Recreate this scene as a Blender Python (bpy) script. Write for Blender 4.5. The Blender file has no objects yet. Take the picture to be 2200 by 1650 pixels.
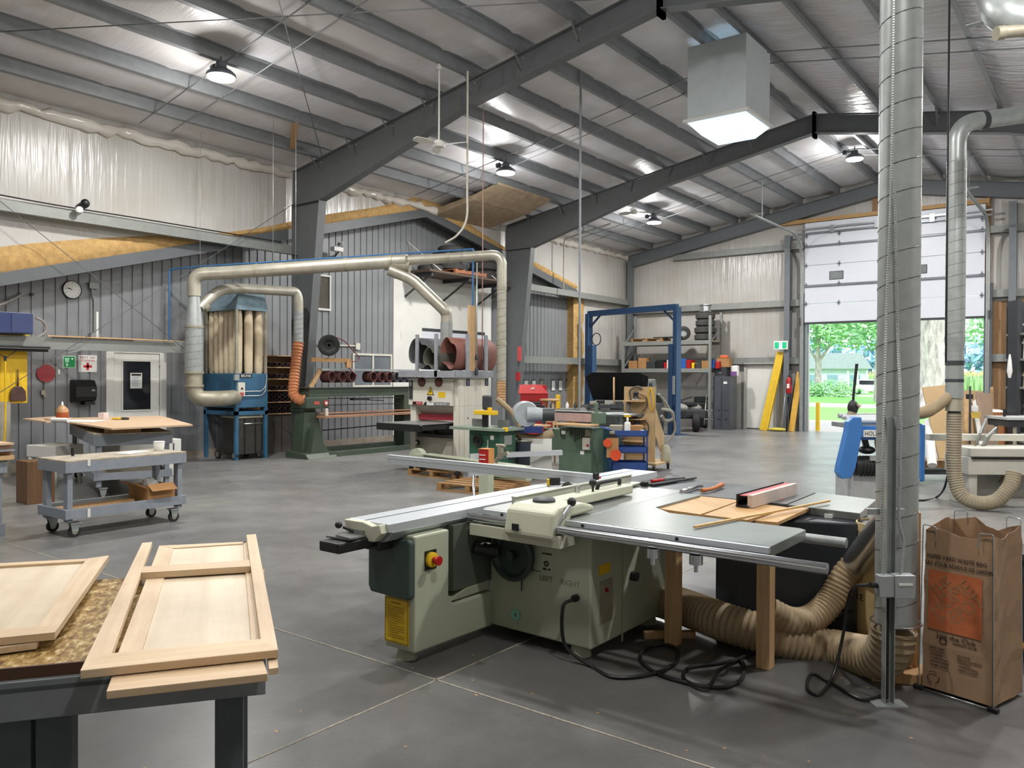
import bpy, bmesh, math, random
from mathutils import Vector, Matrix, Euler
rnd = random.Random(7)
PI = math.pi
SC = bpy.context.scene
COL = SC.collection

# ---------- camera ----------
cam_data = bpy.data.cameras.new('camera')
cam = bpy.data.objects.new('camera', cam_data); COL.objects.link(cam)
cam_data.sensor_fit = 'HORIZONTAL'; cam_data.sensor_width = 36.0
cam_data.lens = 36.0 * 1712.84 / 2200.0
cam_data.clip_start = 0.05; cam_data.clip_end = 2000
def _cam():
    yaw, pitch, roll = 0.653034, 0.0090352, 0.0049614
    f = Vector((-math.sin(yaw)*math.cos(pitch), math.cos(yaw)*math.cos(pitch), -math.sin(pitch)))
    r = Vector((math.cos(yaw), math.sin(yaw), 0)); u = r.cross(f)
    r2 = r*math.cos(roll) + u*math.sin(roll); u2 = u*math.cos(roll) - r*math.sin(roll)
    m = Matrix((r2, u2, -f)).transposed().to_4x4(); m.translation = (0, 0, 1.7)
    return m
cam.matrix_world = _cam()
SC.camera = cam

# ---------- world, sun, exposure ----------
SC.view_settings.view_transform = 'Standard'; SC.view_settings.look = 'None'
SC.view_settings.gamma = 1.0; SC.view_settings.use_curve_mapping = False
SC.view_settings.exposure = 0.12
LAMP_E = [[0, 140, 235, 310, 320], [0, 250, 290, 310, 310], [0, 140, 300, 330, 310]]   # watts of each high bay: left, ridge, right row
w = bpy.data.worlds.new('sky'); SC.world = w; w.use_nodes = True
bg = w.node_tree.nodes['Background']; bg.inputs[0].default_value = (0.80, 0.90, 1.0, 1); bg.inputs[1].default_value = 2.4
sd = bpy.data.lights.new('sun', 'SUN'); sd.energy = 2.6; sd.angle = 0.2; sd.color = (1, 0.96, 0.88)
so = bpy.data.objects.new('sun', sd); COL.objects.link(so); so.rotation_euler = (0.75, 0.15, 0.5)
SC.cycles.max_bounces = 7; SC.cycles.diffuse_bounces = 4; SC.cycles.glossy_bounces = 3
SC.cycles.transmission_bounces = 4; SC.cycles.transparent_max_bounces = 6
SC.cycles.sample_clamp_indirect = 4.0
SC.cycles.caustics_reflective = False; SC.cycles.caustics_refractive = False

# ---------- materials ----------
def lin(h):
    if not isinstance(h, str): return tuple(h)
    h = h.lstrip('#'); c = [int(h[i:i+2], 16)/255 for i in (0, 2, 4)]
    return tuple(x/12.92 if x <= 0.04045 else ((x+0.055)/1.055)**2.4 for x in c)
class NT:
    def __init__(s, name):
        s.m = bpy.data.materials.new(name); s.m.use_nodes = True; s.t = s.m.node_tree
        s.b = s.t.nodes['Principled BSDF']
    def n(s, typ, **kw):
        nd = s.t.nodes.new(typ)
        for k, v in kw.items():
            if k in nd.inputs: nd.inputs[k].default_value = v
            else: setattr(nd, k, v)
        return nd
    def l(s, a, b): s.t.links.new(a, b)
    def coord(s, sc=(1, 1, 1), rot=(0, 0, 0)):
        tc = s.n('ShaderNodeTexCoord'); mp = s.n('ShaderNodeMapping'); mp.inputs['Scale'].default_value = sc; v = tc.outputs['Object']
        if any(rot):
            m0 = s.n('ShaderNodeMapping'); m0.inputs['Rotation'].default_value = rot; s.l(v, m0.inputs['Vector']); v = m0.outputs['Vector']
        s.l(v, mp.inputs['Vector']); return mp.outputs['Vector']
    def noise(s, vec, scale, detail=4, rough=.6):
        nd = s.n('ShaderNodeTexNoise'); nd.inputs['Scale'].default_value = scale
        nd.inputs['Detail'].default_value = detail; nd.inputs['Roughness'].default_value = rough
        s.l(vec, nd.inputs['Vector']); return nd.outputs['Fac']
    def ramp(s, fac, stops):
        r = s.n('ShaderNodeValToRGB'); e = r.color_ramp.elements
        while len(e) < len(stops): e.new(0.5)
        for i, (p, c) in enumerate(stops):
            e[i].position = p; c = lin(c) if isinstance(c, str) else c; e[i].color = (*c[:3], 1)
        s.l(fac, r.inputs['Fac']); return r.outputs['Color']
    def bump(s, fac, strength=.3, dist=.01):
        b = s.n('ShaderNodeBump'); b.inputs['Strength'].default_value = strength; b.inputs['Distance'].default_value = dist
        s.l(fac, b.inputs['Height']); s.l(b.outputs['Normal'], s.b.inputs['Normal'])
    def mul(s, a, b, fac=1.0, mode='MULTIPLY'):
        x = s.n('ShaderNodeMix', data_type='RGBA', blend_type=mode); x.inputs['Factor'].default_value = fac
        s.l(a, x.inputs['A']); s.l(b, x.inputs['B']); return x.outputs['Result']
def sc_(c, k): return tuple(min(1, x*k) for x in c)
MATS = {}
def mat(name, col, rough=.5, metal=0, var=.12, scale=6, bump=0, bdist=.004, stretch=(1, 1, 1), coat=0):
    if name in MATS: return MATS[name]
    s = NT(name); c = lin(col); v = s.coord(stretch)
    f = s.noise(v, scale)
    s.l(s.ramp(f, [(.3, sc_(c, 1-var)), (.7, sc_(c, 1+var))]), s.b.inputs['Base Color'])
    s.b.inputs['Roughness'].default_value = rough; s.b.inputs['Metallic'].default_value = metal
    s.b.inputs['Coat Weight'].default_value = coat
    if bump: s.bump(s.noise(v, scale*6), bump, bdist)
    MATS[name] = s.m; return s.m
def wood(name, c1, c2, axis=0, rough=.5, scale=3, rot=0):
    if name in MATS: return MATS[name]
    s = NT(name); st = [14, 14, 14]; st[axis] = 0.9
    v = s.coord(tuple(st), (0, 0, rot)); f = s.noise(v, scale, 5, .65)
    v2 = s.coord((1.5, 1.5, 1.5)); f2 = s.noise(v2, 2)
    a = s.ramp(f, [(.32, c2), (.68, c1)]); b = s.ramp(f2, [(.3, (.86, .83, .8)), (.7, (1, 1, 1))])
    s.l(s.mul(a, b), s.b.inputs['Base Color']); s.b.inputs['Roughness'].default_value = rough
    s.bump(f, .12, .003); MATS[name] = s.m; return s.m
def emis(name, col, strength):
    s = NT(name); s.b.inputs['Base Color'].default_value = (*lin(col), 1)
    s.b.inputs['Emission Color'].default_value = (*lin(col), 1); s.b.inputs['Emission Strength'].default_value = strength
    MATS[name] = s.m; return s.m
def glass(name, col, rough=.05, alpha=1.0):
    s = NT(name); s.b.inputs['Base Color'].default_value = (*lin(col), 1); s.b.inputs['Roughness'].default_value = rough
    s.b.inputs['Transmission Weight'].default_value = alpha; s.b.inputs['IOR'].default_value = 1.3
    MATS[name] = s.m; return s.m

# ---------- mesh builder ----------
def V(*a): return Vector(a)
class MB:
    def __init__(s): s.v = []; s.f = []; s.mi = []; s.sm = []; s.cur = 0
    def add(s, vs, fs, smooth=False):
        o = len(s.v); s.v += [Vector(x) for x in vs]
        for f in fs: s.f.append([o+i for i in f]); s.mi.append(s.cur); s.sm.append(smooth)
        return s
    def box(s, a, b):
        x0, y0, z0 = a; x1, y1, z1 = b
        return s.add([(x0,y0,z0),(x1,y0,z0),(x1,y1,z0),(x0,y1,z0),(x0,y0,z1),(x1,y0,z1),(x1,y1,z1),(x0,y1,z1)],
            [(0,3,2,1),(4,5,6,7),(0,1,5,4),(1,2,6,5),(2,3,7,6),(3,0,4,7)])
    def ob(s, c, size, rot=0):   # oriented box, centre c; rot = z angle or Euler tuple
        m = (Euler((0, 0, rot)) if not hasattr(rot, '__len__') else Euler(rot)).to_matrix(); c = Vector(c)
        k = len(s.v); s.box([-q/2 for q in size], [q/2 for q in size])
        for i in range(k, len(s.v)): s.v[i] = m @ s.v[i] + c
        return s
    def beam(s, p, q, wd, ht, up=(0, 0, 1)):   # rectangular bar from p to q
        p = Vector(p); q = Vector(q); d = (q-p).normalized(); u = Vector(up)
        r = d.cross(u)
        if r.length < 1e-4: r = d.cross(Vector((1, 0, 0)))
        r.normalize(); u = r.cross(d); r *= wd/2; u *= ht/2
        vs = [p-r-u, p+r-u, p+r+u, p-r+u, q-r-u, q+r-u, q+r+u, q-r+u]
        return s.add(vs, [(0,1,2,3),(7,6,5,4),(0,4,5,1),(1,5,6,2),(2,6,7,3),(3,7,4,0)])
    def tube(s, pts, r, n=10, closed=False, caps=True, smooth=True):
        P = [Vector(p) for p in pts]; m = len(P); R = r if hasattr(r, '__len__') else [r]*m
        nrm = None; rings = []
        for i in range(m):
            a = P[(i-1) % m] if (closed or i > 0) else P[i]; b = P[(i+1) % m] if (closed or i < m-1) else P[i]
            d = (b-a)
            if d.length < 1e-9: d = Vector((0, 0, 1))
            d.normalize()
            if nrm is None:
                nrm = d.cross(Vector((0, 0, 1)))
                if nrm.length < 1e-3: nrm = d.cross(Vector((1, 0, 0)))
            nrm = (nrm - d*nrm.dot(d))
            if nrm.length < 1e-6: nrm = d.orthogonal()
            nrm.normalize(); bn = d.cross(nrm)
            rings.append([P[i] + (nrm*math.cos(2*PI*k/n) + bn*math.sin(2*PI*k/n))*R[i] for k in range(n)])
        o = len(s.v)
        for rg in rings: s.v += rg
        for i in range(m if closed else m-1):
            j = (i+1) % m
            for k in range(n):
                s.f.append([o+i*n+k, o+i*n+(k+1) % n, o+j*n+(k+1) % n, o+j*n+k]); s.mi.append(s.cur); s.sm.append(smooth)
        if caps and not closed:
            s.f.append([o+k for k in range(n)][::-1]); s.mi.append(s.cur); s.sm.append(False)
            s.f.append([o+(m-1)*n+k for k in range(n)]); s.mi.append(s.cur); s.sm.append(False)
        return s
    def cyl(s, p, q, r, r2=None, n=20, caps=True): return s.tube([p, q], [r, r if r2 is None else r2], n, caps=caps)
    def lathe(s, prof, c, ax=(0, 0, 1), n=24, smooth=True):   # prof: (radius, height)
        c = Vector(c); ax = Vector(ax).normalized(); u = ax.orthogonal().normalized(); w_ = ax.cross(u); o = len(s.v)
        for (r, h) in prof:
            for k in range(n): s.v.append(c + ax*h + (u*math.cos(2*PI*k/n) + w_*math.sin(2*PI*k/n))*max(r, 1e-4))
        for i in range(len(prof)-1):
            for k in range(n):
                s.f.append([o+i*n+k, o+i*n+(k+1) % n, o+(i+1)*n+(k+1) % n, o+(i+1)*n+k]); s.mi.append(s.cur); s.sm.append(smooth)
        return s
    def prism(s, poly, axis, a, b):   # poly in the two other axes (in x,y,z order)
        n = len(poly); o = len(s.v)
        for t in (a, b):
            for (p, q) in poly:
                s.v.append(Vector((t, p, q)) if axis == 0 else Vector((p, t, q)) if axis == 1 else Vector((p, q, t)))
        fs = [list(range(n))[::-1], list(range(n, 2*n))] + [[i, (i+1) % n, n+(i+1) % n, n+i] for i in range(n)]
        for f in fs: s.f.append([o+i for i in f]); s.mi.append(s.cur); s.sm.append(False)
        return s
    def slab(s, corners, th):   # polygon of 3D points, thickened straight down by th
        n = len(corners); c = [Vector(p) for p in corners]
        return s.add(c + [p - Vector((0, 0, th)) for p in c], [list(range(n)), list(range(2*n-1, n-1, -1))] + [[i, n+i, n+(i+1) % n, (i+1) % n] for i in range(n)])
    def sph(s, c, r, sc=(1, 1, 1), n=14, m=9):
        prof = []; o = len(s.v)
        s.lathe([(math.sin(PI*i/m), -math.cos(PI*i/m)) for i in range(m+1)], (0, 0, 0), n=n)
        for i in range(o, len(s.v)):
            p = s.v[i]; s.v[i] = Vector((c[0]+p.x*r*sc[0], c[1]+p.y*r*sc[1], c[2]+p.z*r*sc[2]))
        return s
    def quad(s, *p, smooth=False): return s.add(p, [list(range(len(p)))], smooth)
    def xf(s, mtx, k=0):
        for i in range(k, len(s.v)): s.v[i] = mtx @ s.v[i]
        return s
    def build(s, name, mats, parent=None, bevel=0, local=False, **kw):
        me = bpy.data.meshes.new(name); vs = s.v
        o = bpy.data.objects.new(name, me)
        if parent is not None:
            o.parent = parent
            if not local:
                inv = wmat(parent).inverted(); vs = [inv @ v for v in vs]
        else:
            mn = Vector([min(v[i] for v in vs) for i in range(3)]); mx = Vector([max(v[i] for v in vs) for i in range(3)])
            c = Vector(((mn.x+mx.x)/2, (mn.y+mx.y)/2, mn.z)); vs = [v-c for v in vs]; o.location = c
        me.from_pydata([tuple(v) for v in vs], [], s.f)
        ms = mats if isinstance(mats, (list, tuple)) else [mats]
        for m in ms: me.materials.append(m)
        bm = bmesh.new(); bm.from_mesh(me); bmesh.ops.recalc_face_normals(bm, faces=bm.faces)
        for e in bm.edges:
            if len(e.link_faces) == 2 and e.calc_face_angle(0) > .75: e.smooth = False
        bm.to_mesh(me); bm.free()
        me.polygons.foreach_set('material_index', s.mi); me.polygons.foreach_set('use_smooth', s.sm)
        me.update()
        COL.objects.link(o)
        if bevel:
            b = o.modifiers.new('bevel', 'BEVEL'); b.width = bevel; b.segments = 2; b.limit_method = 'ANGLE'; b.angle_limit = 0.7
        for k, v in kw.items(): o[{'cat': 'category'}.get(k, k)] = v
        return o
def wmat(o):
    m = Matrix.LocRotScale(o.location, o.rotation_euler, None)
    return wmat(o.parent) @ m if o.parent else m
def thing(name, label, cat, loc=(0, 0, 0), rz=0, group=None, kind=None):
    o = bpy.data.objects.new(name, None); COL.objects.link(o); o.empty_display_size = .1
    o.location = loc; o.rotation_euler = (0, 0, rz); o['label'] = label; o['category'] = cat
    if group: o['group'] = group
    if kind: o['kind'] = kind
    return o
KIDS = {}
def kids(o): return [c for c in COL.objects if c.parent == o]
def dup(o, loc=None, rz=None, label=None, parent=None):
    c = o.copy(); COL.objects.link(c); c.parent = parent
    if loc is not None: c.location = loc
    if rz is not None: c.rotation_euler = (0, 0, rz)
    if label: c['label'] = label
    for ch in kids(o): dup(ch, parent=c)
    return c
def arc(c, r, a0, a1, u, v, n=8):
    c = Vector(c); u = Vector(u); v = Vector(v)
    return [c + (u*math.cos(a0+(a1-a0)*i/n) + v*math.sin(a0+(a1-a0)*i/n))*r for i in range(n+1)]
def smooth_path(pts, n=6):   # Catmull-Rom through the points
    P = [Vector(p) for p in pts]; P = [P[0]*2-P[1]] + P + [P[-1]*2-P[-2]]; out = []
    for i in range(1, len(P)-2):
        for k in range(n):
            t = k/n; a, b, c, d = P[i-1], P[i], P[i+1], P[i+2]
            out.append(.5*((2*b) + (c-a)*t + (2*a-5*b+4*c-d)*t*t + (3*b-a-3*c+d)*t**3))
    out.append(P[-2]); return out
def fillet(pts, r, n=6):   # polyline with rounded corners
    P = [Vector(p) for p in pts]; out = [P[0]]
    for i in range(1, len(P)-1):
        a = (P[i-1]-P[i]); b = (P[i+1]-P[i]); t = min(r, a.length*.49, b.length*.49)
        p0 = P[i]+a.normalized()*t; p1 = P[i]+b.normalized()*t
        for k in range(n+1):
            s = k/n; out.append(p0*(1-s)**2 + P[i]*2*s*(1-s) + p1*s*s)
    out.append(P[-1]); return out
def resample(pts, step):
    P = [Vector(p) for p in pts]; out = [P[0]]; acc = 0
    for a, b in zip(P, P[1:]):
        L = (b-a).length; d = step-acc
        while d <= L: out.append(a.lerp(b, d/L)); d += step
        acc = (acc+L) % step
    out.append(P[-1]); return out
def hose(mb, pts, r, pitch=.02, depth=.006, n=16):   # ribbed flexible hose
    P = resample(pts, pitch/4); R = [r-depth*(0, .5, 1, .5)[i % 4] for i in range(len(P))]
    return mb.tube(P, R, n)
def text(body, size, mtx, m, name, parent, width=None, depth=.0015, align='CENTER'):
    cu = bpy.data.curves.new('t', 'FONT'); cu.body = body; cu.size = size; cu.align_x = align; cu.align_y = 'CENTER'; cu.extrude = depth/2
    cu.resolution_u = 2
    o = bpy.data.objects.new('t', cu); COL.objects.link(o)
    bpy.context.view_layer.update()
    me = bpy.data.meshes.new_from_object(o.evaluated_get(bpy.context.evaluated_depsgraph_get()))
    bpy.data.objects.remove(o)
    if width and me.vertices:
        xs = [v.co.x for v in me.vertices]; k = width/(max(xs)-min(xs))
        for v in me.vertices: v.co.x *= k
    mm = wmat(parent).inverted() @ mtx if parent else mtx
    me.transform(mm); me.materials.clear(); me.materials.append(m)
    r = bpy.data.objects.new(name, me); COL.objects.link(r)
    if parent: r.parent = parent
    return r
def face_m(origin, right, up=(0, 0, 1)):   # matrix that lays text on a face: x=right, y=up
    r = Vector(right).normalized(); u = Vector(up); u = (u - r*u.dot(r)).normalized(); n = r.cross(u)
    m = Matrix((r, u, n)).transposed().to_4x4(); m.translation = Vector(origin); return m

# ---------- shared materials ----------
FLOOR_DARK = (-0.650, 1.288, 0)
def concrete():
    s = NT('concrete_floor'); v = s.coord()
    a = s.ramp(s.noise(v, .35, 3), [(.3, (.155, .156, .158)), (.7, (.275, .27, .255))])
    b = s.ramp(s.noise(v, 3.5, 6, .7), [(.25, (.72, .72, .72)), (.75, (1.12, 1.12, 1.12))])
    c = s.ramp(s.noise(v, 40, 3), [(.3, (.9, .9, .9)), (.7, (1.05, 1.05, 1.05))])
    x = s.mul(s.mul(a, b), c)
    # rounded darker area around the big saw and workbench, broken up by noise
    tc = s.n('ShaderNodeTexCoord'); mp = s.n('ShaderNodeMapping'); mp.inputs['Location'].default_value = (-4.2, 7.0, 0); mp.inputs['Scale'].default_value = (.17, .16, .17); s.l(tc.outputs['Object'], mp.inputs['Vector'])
    g = s.n('ShaderNodeTexGradient', gradient_type='SPHERICAL'); mp.inputs['Location'].default_value = FLOOR_DARK; s.l(mp.outputs['Vector'], g.inputs['Vector'])
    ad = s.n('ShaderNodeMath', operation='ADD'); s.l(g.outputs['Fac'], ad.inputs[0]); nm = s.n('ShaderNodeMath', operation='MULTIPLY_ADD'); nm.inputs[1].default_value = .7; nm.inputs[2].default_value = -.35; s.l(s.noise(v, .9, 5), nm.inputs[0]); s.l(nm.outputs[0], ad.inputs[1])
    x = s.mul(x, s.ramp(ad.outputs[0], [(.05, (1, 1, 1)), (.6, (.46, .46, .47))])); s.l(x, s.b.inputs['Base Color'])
    r = s.n('ShaderNodeMapRange'); r.inputs['To Min'].default_value = .16; r.inputs['To Max'].default_value = .5
    s.l(s.noise(v, 1.3, 4), r.inputs['Value']); s.l(r.outputs['Result'], s.b.inputs['Roughness'])
    s.bump(s.noise(v, 60, 4), .08, .003); return s.m
def vinyl(name, col, axis, k=1.0, tan=.12, rough=.28, tint=(.88, .85, .80)):
    # white vinyl faced insulation blanket with long folds along one axis
    s = NT(name); st = [5, 5, 5]; st[axis] = .35
    v = s.coord(tuple(st)); f = s.noise(v, 1.6, 3, .55); v1 = s.coord((.7, .7, .7)); c = lin(col)
    t = tuple(a*b_ for a, b_ in zip(c, tint))
    s.l(s.ramp(s.noise(v1, 1.1, 3), [(.45-tan, t), (.62, c)]), s.b.inputs['Base Color'])
    s.b.inputs['Roughness'].default_value = rough; s.bump(f, .55*k, .06); return s.m
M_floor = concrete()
M_vinyl = vinyl('vinyl_wall_insulation', '#bcbab6', 2, .8)
M_vinylr = vinyl('vinyl_roof_insulation', '#dcdce1', 0, .3, .02, .35)
M_vinylr2 = vinyl('wrinkled_roof_insulation', '#e2e2ea', 0, 3.0, .02, .28)
M_girt = mat('primed_grey_girt', '#8b8e8a', .5, .25, .08)
M_purl = mat('grey_purlin_steel', '#84878a', .5, .2, .1)
M_frame = mat('dark_grey_frame_steel', '#66696b', .5, .1, .06)
M_frame2 = mat('mid_grey_frame_steel', '#6b7074', .5, .1, .06)
M_siding = mat('grey_steel_siding', '#85878a', .45, .15, .05, 3)
M_sidetrim = mat('dark_grey_siding_trim', '#5d6063', .5, .1, .06)
M_foam = mat('ochre_spray_foam', '#b9965f', .8, 0, .2, 9, .5, .02)
M_curb = mat('old_concrete_curb', '#8d8376', .85, 0, .2, 5, .3)
M_white = mat('white_paint', '#dcdcd6', .5, 0, .05, 2)
M_offw = mat('offwhite_machine_paint', '#d3d0c3', .45, 0, .06, 2)
M_door = mat('white_door_panel_steel', '#d2d6de', .4, 0, .03, 1)
M_ply = wood('amber_plywood', '#a07c54', '#846544', 2, .6, 1.2)
M_osb = mat('tan_plywood', '#b08c5c', .7, 0, .18, 3)
M_galv = mat('galvanised_steel', '#a3a8a7', .38, .4, .12, 9)
M_galvd = mat('dusty_galvanised_steel', '#a8a290', .5, .5, .2, 5)
M_steel = mat('bright_steel', '#c3c6c9', .25, .9, .08, 8)
M_black = mat('black_plastic', '#17181a', .45, 0, .15, 8)
M_rub = mat('black_rubber', '#1e1f20', .75, 0, .2, 12)
M_dark = mat('dark_grey_paint', '#35383c', .5, 0, .1, 6)
M_yel = mat('yellow_paint', '#dcb51c', .5, 0, .08, 5)
M_red = mat('red_paint', '#a5191c', .4, 0, .1, 5)
M_paper = mat('white_paper', '#e6e6e2', .8, 0, .02, 5)
M_alu = mat('brushed_aluminium', '#cdd3d8', .38, .55, .05, 12, 0, .004, (1, 12, 12))
M_card = mat('brown_cardboard', '#a47a4d', .85, 0, .12, 6)
M_white_em = emis('lamp_lens_glow', '#fff4e6', 55)
M_blackglass = mat('dark_window_pane', '#20242a', .08, 0, .2, 2)
M_print = mat('black_print', '#17150f', .7, 0, 0, 3)

# ---------- room shell ----------
XL, XR, YB, YF, XW, RIDGE = -14.6, 3.25, 26.0, -5.0, -15.2, -5.6
def zr(x): return 6.15 + .175*(8.8 - abs(x-RIDGE))      # rafter top line
def st(o, label, cat): o['kind'] = 'structure'; o['label'] = label; o['category'] = cat; return o
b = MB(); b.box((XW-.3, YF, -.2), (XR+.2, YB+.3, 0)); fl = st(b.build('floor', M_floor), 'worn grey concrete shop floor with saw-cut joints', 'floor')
M_joint = mat('pale_joint_filler', '#8f897c', .9, 0, .35, 30)
for i, (p, q) in enumerate([((-9.5, 3.28), (XR, 3.28)), ((-3.03, YF), (-3.03, 14.0)), ((-9.6, YF), (-9.6, 14.0)), ((-9.6, 9.2), (XR, 9.2)), ((-9.6, 16.2), (XR, 16.2))]):
    b = MB(); b.beam((*p, .001), (*q, .001), .011, .003); b.build('floor_joint', M_joint, fl)
# stains and sawdust flecks with a shape of their own
def blob(cx, cy, r, z, seed, n=22):
    R = random.Random(seed); k = [R.uniform(.55, 1.25) for _ in range(n)]
    return [(cx+r*(k[i]+k[i-1])/2*math.cos(2*PI*i/n), cy+r*.75*(k[i]+k[i-1])/2*math.sin(2*PI*i/n), z) for i in range(n)]
b = MB()
for i in range(150):
    t = rnd.random(); x = rnd.uniform(-5.6, -.2); y = rnd.uniform(1.2, 5.5); b.quad(*blob(x, y, rnd.uniform(.003, .012), .002, i, 7))
b.build('sawdust_fleck', M_osb, fl, kind='stuff')
# ceiling: insulation blanket sagging between the purlins
PUR = [-13.5, -12.42, -11.36, -10.32, -9.26, -8.18, -7.04, -5.92, -5.28, -4.18, -3.08, -1.99, -.9, .2, 1.3, 2.4]
b = MB(); xs = [-14.75] + PUR + [3.3]; ys = [YF + (YB+.2-YF)*i/60 for i in range(61)]; cols = []
for i in range(len(xs)-1):
    for k in range(6):
        t = k/6; x = xs[i]*(1-t)+xs[i+1]*t; cols.append((x, zr(x)+.215-.055*math.sin(PI*t)))
cols.append((xs[-1], zr(xs[-1])+.215)); n = len(cols)
b.add([(x, y, z + .012*math.sin(y*5.1+x*3)) for y in ys for (x, z) in cols], [(j*n+i, j*n+i+1, (j+1)*n+i+1, (j+1)*n+i) for j in range(60) for i in range(n-1)], True)
for k_ in range(len(b.f)):
    if cols[b.f[k_][0] % n][0] > RIDGE: b.mi[k_] = 1
b.add([(-15.4, YF, 6.75), (RIDGE, YF, 8.3), (3.5, YF, 6.75), (3.5, YB+.4, 6.75), (RIDGE, YB+.4, 8.3), (-15.4, YB+.4, 6.75)], [(0, 1, 4, 5), (1, 2, 3, 4)])
st(b.build('ceiling', [M_vinylr, M_vinylr2]), 'white vinyl insulation blanket under the pitched roof', 'ceiling')
# purlins: Z sections running the length of the building
for i, x in enumerate(PUR):
    s = -1 if x < RIDGE else 1; z = zr(x); e = .175*s*-1
    b = MB(); b.prism([(x-.002, z), (x+.002, z), (x+.002, z+.2), (x-.002, z+.2)], 1, YF, YB)
    for a0, a1, zz in ((x, x-.07*s*-1, z), (x, x+.07*s*-1, z+.2)):
        b.prism([(a0, zz-.002), (a1, zz-.002+(a1-a0)*e), (a1, zz+.002+(a1-a0)*e), (a0, zz+.002)], 1, YF, YB)
    k = a1-a0
    b.prism([(x+k*-1-.002, z), (x+k*-1+.002, z), (x+k*-1+.002, z+.022), (x+k*-1-.002, z+.022)], 1, YF, YB)
    st(b.build('trim_%d' % (i+1), M_purl), 'grey steel roof purlin, number %d counting from the left eave' % (i+1), 'purlin')
# left wall
GAB = [(-4.9, .55), (15.3, 6.09), (22.64, 4.6)]
def gz(y): return GAB[0][1]+(y-GAB[0][0])*(GAB[1][1]-GAB[0][1])/(GAB[1][0]-GAB[0][0]) if y < 15.3 else GAB[1][1]+(y-15.3)*(GAB[2][1]-GAB[1][1])/(22.64-15.3)
wl = thing('wall_left', 'left wall: grey ribbed gable siding with white insulation above', 'wall', (XL, 10, 0), kind='structure')
b = MB(); poly = [(YF, gz(YF)), (15.3, 6.09), (22.64, 4.6), (22.64, 0), (YB+.2, 0), (YB+.2, 6.45), (YF, 6.45)]
nn = len(poly); b.prism(poly, 0, XL-.1, XL); b.build('insulation', M_vinyl, wl)
b = MB(); y = YF   # ribbed siding sheet
prof = []
while y < 22.6:
    prof += [(y, 0), (y+.135, 0), (y+.145, .02), (y+.175, .02), (y+.185, 0)]; y += .2
vs = []
for (yy, d) in prof: vs += [(XW+.02-d+(.3 if yy > 18.8 else 0), yy, .15), (XW+.02-d+(.3 if yy > 18.8 else 0), yy, gz(yy)-.02)]
b.add(vs, [(2*i, 2*i+2, 2*i+3, 2*i+1) for i in range(len(prof)-1)])
b.add([(XW-.12, YF, 0), (XW-.12, 22.7, 0), (XW-.12, 22.7, 6.4), (XW-.12, YF, 6.4)], [(0, 1, 2, 3)])
b.build('ribbed_siding', M_siding, wl)
b = MB(); b.box((XW-.15, YF, 0), (XW+.04, 22.64, .15)); b.build('curb', M_curb, wl)
b = MB(); b.box((XW, 22.5, 0), (XL, 22.64, 4.5)); b.build('foam_return', M_foam, wl)
b = MB()
for (y0, z0), (y1, z1) in zip(GAB, GAB[1:]):
    b.prism([(y0, z0-.2), (y1, z1-.2), (y1, z1+.02), (y0, z0+.02)], 0, XL-.02, XL+.04)
    b.prism([(y0, z0-.04), (y1, z1-.04), (y1, z1), (y0, z0)], 0, XW-.1, XL)
b.build('gable_trim', M_sidetrim, wl)
b = MB(); R = random.Random(3); N = 110
def foam_strip(P, wfun, nx):
    vs = []; k = 5; n = len(P)
    for i, (yy, zz) in enumerate(P):
        wd = wfun(i/n); 
        for j in range(k):
            t = j/(k-1); bulge = math.sin(PI*t)*R.uniform(.03, .09)
            vs.append((XL+bulge, yy+(nx[0]*wd*t), zz+(nx[1]*wd*t)))
    b.add(vs, [(i*k+j, (i+1)*k+j, (i+1)*k+j+1, i*k+j+1) for i in range(n-1) for j in range(k-1)], True)
P = [(yy, gz(yy)) for yy in [3+i*(22.6-3)/N for i in range(N+1)]]
foam_strip(P, lambda t: (.22 + .05*math.sin(t*13) + .03*math.sin(t*29+1) + .2*math.exp(-((t-.12)/.1)**2) + .12*math.exp(-((t-.62)/.06)**2)), (0, 1))
P = [(22.45, 4.35-i*.1) for i in range(44)]
foam_strip(P, lambda t: .62 + .05*math.sin(t*23) + .04*math.sin(t*51), (1, 0))
b.build('spray_foam', M_foam, wl)
b = MB(); pts = []; rr = []   # crumpled roll of blanket along the eave
y = YF
while y < YB: pts.append((XL+.03+R.uniform(-.02, .03), y, 6.12+R.uniform(-.035, .035))); rr.append(.095+R.uniform(-.035, .035)); y += .16
b.tube(pts, rr, 9, caps=False); b.build('eave_insulation_roll', vinyl('crumpled_vinyl', '#d0cbc4', 1, 1.2, .15, .2), wl)
# back wall
wb = thing('wall_back', 'back gable wall of white insulation with the big door opening', 'wall', (-8, YB, 0), kind='structure')
b = MB(); y0, y1 = YB+.12, YB+.25
def wq(x0, x1, z0, z1, z2=None):
    z2 = z1 if z2 is None else z2
    b.prism([(x0, z0), (x1, z0), (x1, z2), (x0, z1)], 1, y0, y1)
wq(-14.7, -10.0, 0, zr(-14.7)+.25, zr(-10.)+.25); wq(-10.0, -9.05, 2.12, zr(-10)+.25, zr(-9.05)+.25); wq(-9.05, -8.0, 0, zr(-9.05)+.25, zr(-8)+.25)
wq(-8.0, RIDGE, 4.35, zr(-8)+.25, zr(RIDGE)+.25); wq(RIDGE, -3.1, 4.35, zr(RIDGE)+.25, zr(-3.1)+.25); wq(-3.1, 3.4, 0, zr(-3.1)+.25, zr(3.4)+.25)
b.build('insulation', M_vinyl, wb)
b = MB(); b.box((-3.02, YB+.06, .0), (-2.0, YB+.115, 3.9)); b.box((-3.08, YB-.02, 0), (-2.98, YB+.12, 7.0)); b.build('plywood_lining', M_ply, wb)
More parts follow.
